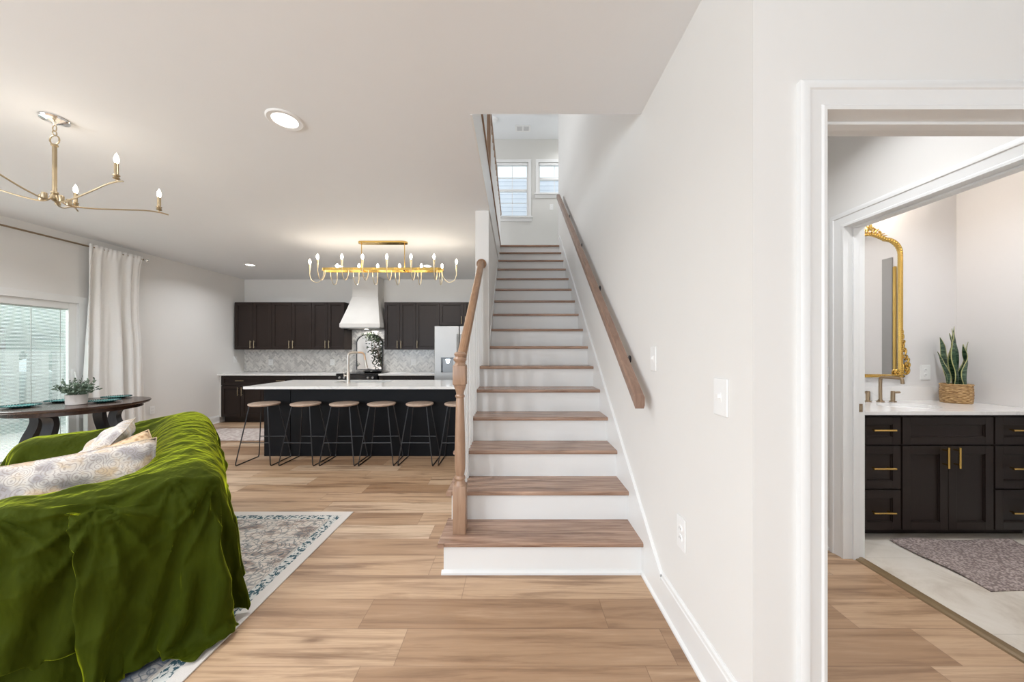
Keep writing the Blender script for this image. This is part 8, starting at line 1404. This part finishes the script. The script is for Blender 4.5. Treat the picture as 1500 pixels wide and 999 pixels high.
for p, q in zip(P, P[1:]+[P[0]]):
    d_ = math.dist(p, q); m_ = max(1, int(d_/.016))
    for k in range(m_): f = k/m_; sphere(b, (p[0]+(q[0]-p[0])*f, -.029, p[2]+(q[2]-p[2])*f), .0068, 6, 4)
obj('frame', b, M['gold'], t, True)
def spiral(bm, c, r0, turns, a0, sgn, th):
    pts = []; rs = []
    for k in range(int(16*turns)+1):
        f = k/(16*turns); r = r0*(1-f*.85); a = a0+sgn*2*PI*turns*f
        pts.append((c[0]+r*math.cos(a), c[1], c[2]+r*math.sin(a))); rs.append(th*(1-f*.4))
    tube(bm, pts, rs, 8)
def lobe(bm, c, ang, L, w_):
    q = B(); sphere(q, (0, 0, 0), 1, 8, 6); merge(bm, q, 0, Matrix.Translation(c) @ Matrix.Rotation(-ang, 4, 'Y') @ Matrix.Diagonal((L, w_*.7, w_, 1)))
for s in (-1, 1):
    b = B(); X = s*(mh+.01)
    spiral(b, (X+s*.028, -.022, .03), .038, 1.4, PI/2, -s, .011); spiral(b, (X-s*.035, -.024, .012), .026, 1.3, PI/2, s, .009); spiral(b, (X+s*.045, -.022, .085), .026, 1.3, -PI/2, s, .009)
    spiral(b, (X+s*.03, -.02, .15), .024, 1.3, -PI/2, s, .008); spiral(b, (X+s*.022, -.02, .215), .018, 1.2, -PI/2, s, .007); spiral(b, (X+s*.018, -.02, .285), .014, 1.2, -PI/2, s, .006)
    for (dx, dz, a_, L_, w_) in ((.0, -.02, .2, .03, .012), (.05, .045, 1.0, .032, .011), (.055, .115, 1.2, .03, .010), (.012, .06, 1.5, .03, .012), (.035, .19, 1.3, .026, .008), (.018, .25, 1.5, .026, .008), (.014, .325, 1.55, .024, .007), (.01, .365, 1.57, .02, .006), (-.02, -.03, 2.8, .028, .01)):
        lobe(b, (X+s*dx, -.024, dz), a_ if s > 0 else PI-a_, L_, w_)
    obj('corner_ornament', b, M['gold'], t, True)
b = B(); zc = mz1-mz0+.055
for s in (-1, 1):
    spiral(b, (s*.03, -.022, zc+.02), .026, 1.3, PI/2, -s, .008); spiral(b, (s*.075, -.022, zc+.004), .02, 1.2, PI/2, -s, .007)
    for (dx, dz, a_, L_, w_) in ((.02, .05, 1.1, .026, .009), (.055, .028, .6, .028, .008), (.10, -.002, .2, .03, .007), (.13, -.012, .1, .02, .005)): lobe(b, (s*dx, -.024, zc+dz), a_ if s > 0 else PI-a_, L_, w_)
lobe(b, (0, -.026, zc+.06), PI/2, .034, .014); obj('crest_ornament', b, M['gold'], t, True)
# wall sconce above the mirror (out of sight behind the door head, it lights the wall)
t = thing('vanity_light', 'warm glowing wall light above the ornate mirror', 'wall light', (3.02, 2.955, 2.68))
b = B(); box(b, -.22, .22, -.02, .0, -.04, .04, bev=.004); obj('backplate', b, M['bronze'], t)
for x in (-.15, 0, .15):
    b = B(); tube(b, [(x, -.02, 0), (x, -.08, 0)], .008, 8); lathe(b, [(.035, -.06), (.04, .06), (.001, .06)], (x, -.09, 0), 16); obj('glass_shade', b, emit('lit_shade', (1, .82, .6, 1), 4), t, True)
l = bpy.data.lights.new('vanity_glow', 'POINT'); l.energy = 8; l.color = (1, .88, .76); l.shadow_soft_size = .08
lo = bpy.data.objects.new('vanity_glow', l); COL.objects.link(lo); lo.parent = t; lo.location = (.1, -.16, -.02)
# snake plant in basket
t = thing('snake_plant', 'snake plant in a woven seagrass basket on the vanity corner', 'potted plant', (3.635, 2.815, .9232))
b = B(); nr, nz = 72, 30; rows = []
for j in range(nz+1):
    z = .150*j/nz; row = []
    for k in range(nr):
        a = 2*PI*k/nr; r = .084+.004*math.sin(PI*j/nz)
        r += .0038*math.sin(2*PI*j/5)*(1 if (k//3) % 2 else -1) * (1 if (j//5) % 2 else 1)
        row.append(b.verts.new((r*math.cos(a), r*math.sin(a), z)))
    rows.append(row)
for r0, r1 in zip(rows, rows[1:]):
    for k in range(nr): b.faces.new((r0[k], r0[(k+1) % nr], r1[(k+1) % nr], r1[k]))
b.faces.new(list(reversed(rows[0])))
torus_pts = [(.085*math.cos(2*PI*k/40), .085*math.sin(2*PI*k/40), .150) for k in range(40)]; tube(b, torus_pts+[torus_pts[0]], .007, 8, caps=False)
obj('basket', b, M['basket'], t, 'all')
b = B(); lathe(b, [(.001, .125), (.079, .125), (.079, .13), (.001, .132)], n=24); obj('soil', b, M['soil'], t)
def blade(x, y, h, w_, lean, tw, ph):
    bm = B(); lay = bm.loops.layers.color.new('edge'); n_ = 22; secs_ = []
    for j in range(n_+1):
        f = j/n_; z = .12+h*f; wdt = 1.3*w_*(.55+.75*f if f < .45 else (.8875)*(1-((f-.45)/.55)**2.2)+.0)
        wdt = max(wdt, .0015); cx_ = x+lean[0]*f*f+.007*math.sin(f*9+ph); cy_ = y+lean[1]*f*f; a = tw+f*.9+.25*math.sin(f*7+ph)
        c_, s_ = math.cos(a), math.sin(a); row = []
        for u, e in ((-1, 1), (-.88, 0), (0, 0), (.88, 0), (1, 1)):
            cup = -.35*(1-u*u)*wdt; row.append((bm.verts.new((cx_+c_*wdt*u-s_*cup, cy_+s_*wdt*u+c_*cup, z+.002*math.sin(f*30+u*3))), e))
        secs_.append(row)
    for r0, r1 in zip(secs_, secs_[1:]):
        for k in range(4):
            f_ = bm.faces.new((r0[k][0], r0[k+1][0], r1[k+1][0], r1[k][0])); e = 1 if k in (0, 3) else 0
            for l in f_.loops: l[lay] = (e, e, e, 1)
    o = obj('leaf', bm, M['snake'], t, 'all'); o.modifiers.new('thick', 'SOLIDIFY').thickness = .003
for a in ((-.028, -.02, .45, .038, (-.055, 0), .1, 0), (.005, .015, .49, .038, (-.015, .0), -.3, 1), (.012, -.045, .36, .036, (-.005, .0), .2, 2), (.042, .0, .38, .032, (.062, .0), -.2, 3), (.03, .035, .51, .022, (.01, .01), .6, 4), (-.055, .0, .30, .013, (-.105, .0), 1.2, 5), (-.012, .045, .42, .030, (-.045, .02), .9, 6)):
    blade(*a)
# bath mat
bm = B(); nx_, ny_ = 60, 34; g = []
for j in range(ny_+1):
    row = []
    for i in range(nx_+1):
        u, v = i/nx_, j/ny_
        x = 2.655+.86*u+.012*math.sin(v*6); y = 1.905+.515*v+.008*math.sin(u*7)-.0
        z = .0055+.006+.012*max(0, math.sin(v*PI))*max(0, 1-abs(u-.05)/.15)+.006*math.exp(-((v-.98)/.06)**2)*(1+math.sin(u*9))
        row.append(bm.verts.new((x, y, z)))
    g.append(row)
for j in range(ny_):
    for i in range(nx_): bm.faces.new((g[j][i], g[j][i+1], g[j+1][i+1], g[j+1][i]))
o = obj('bath_mat', bm, M['bathrug'], None, 'all'); o.modifiers.new('thick', 'SOLIDIFY').thickness = .007; tag(o, 'grey-brown woven bath mat in front of the dark vanity', 'bath mat')
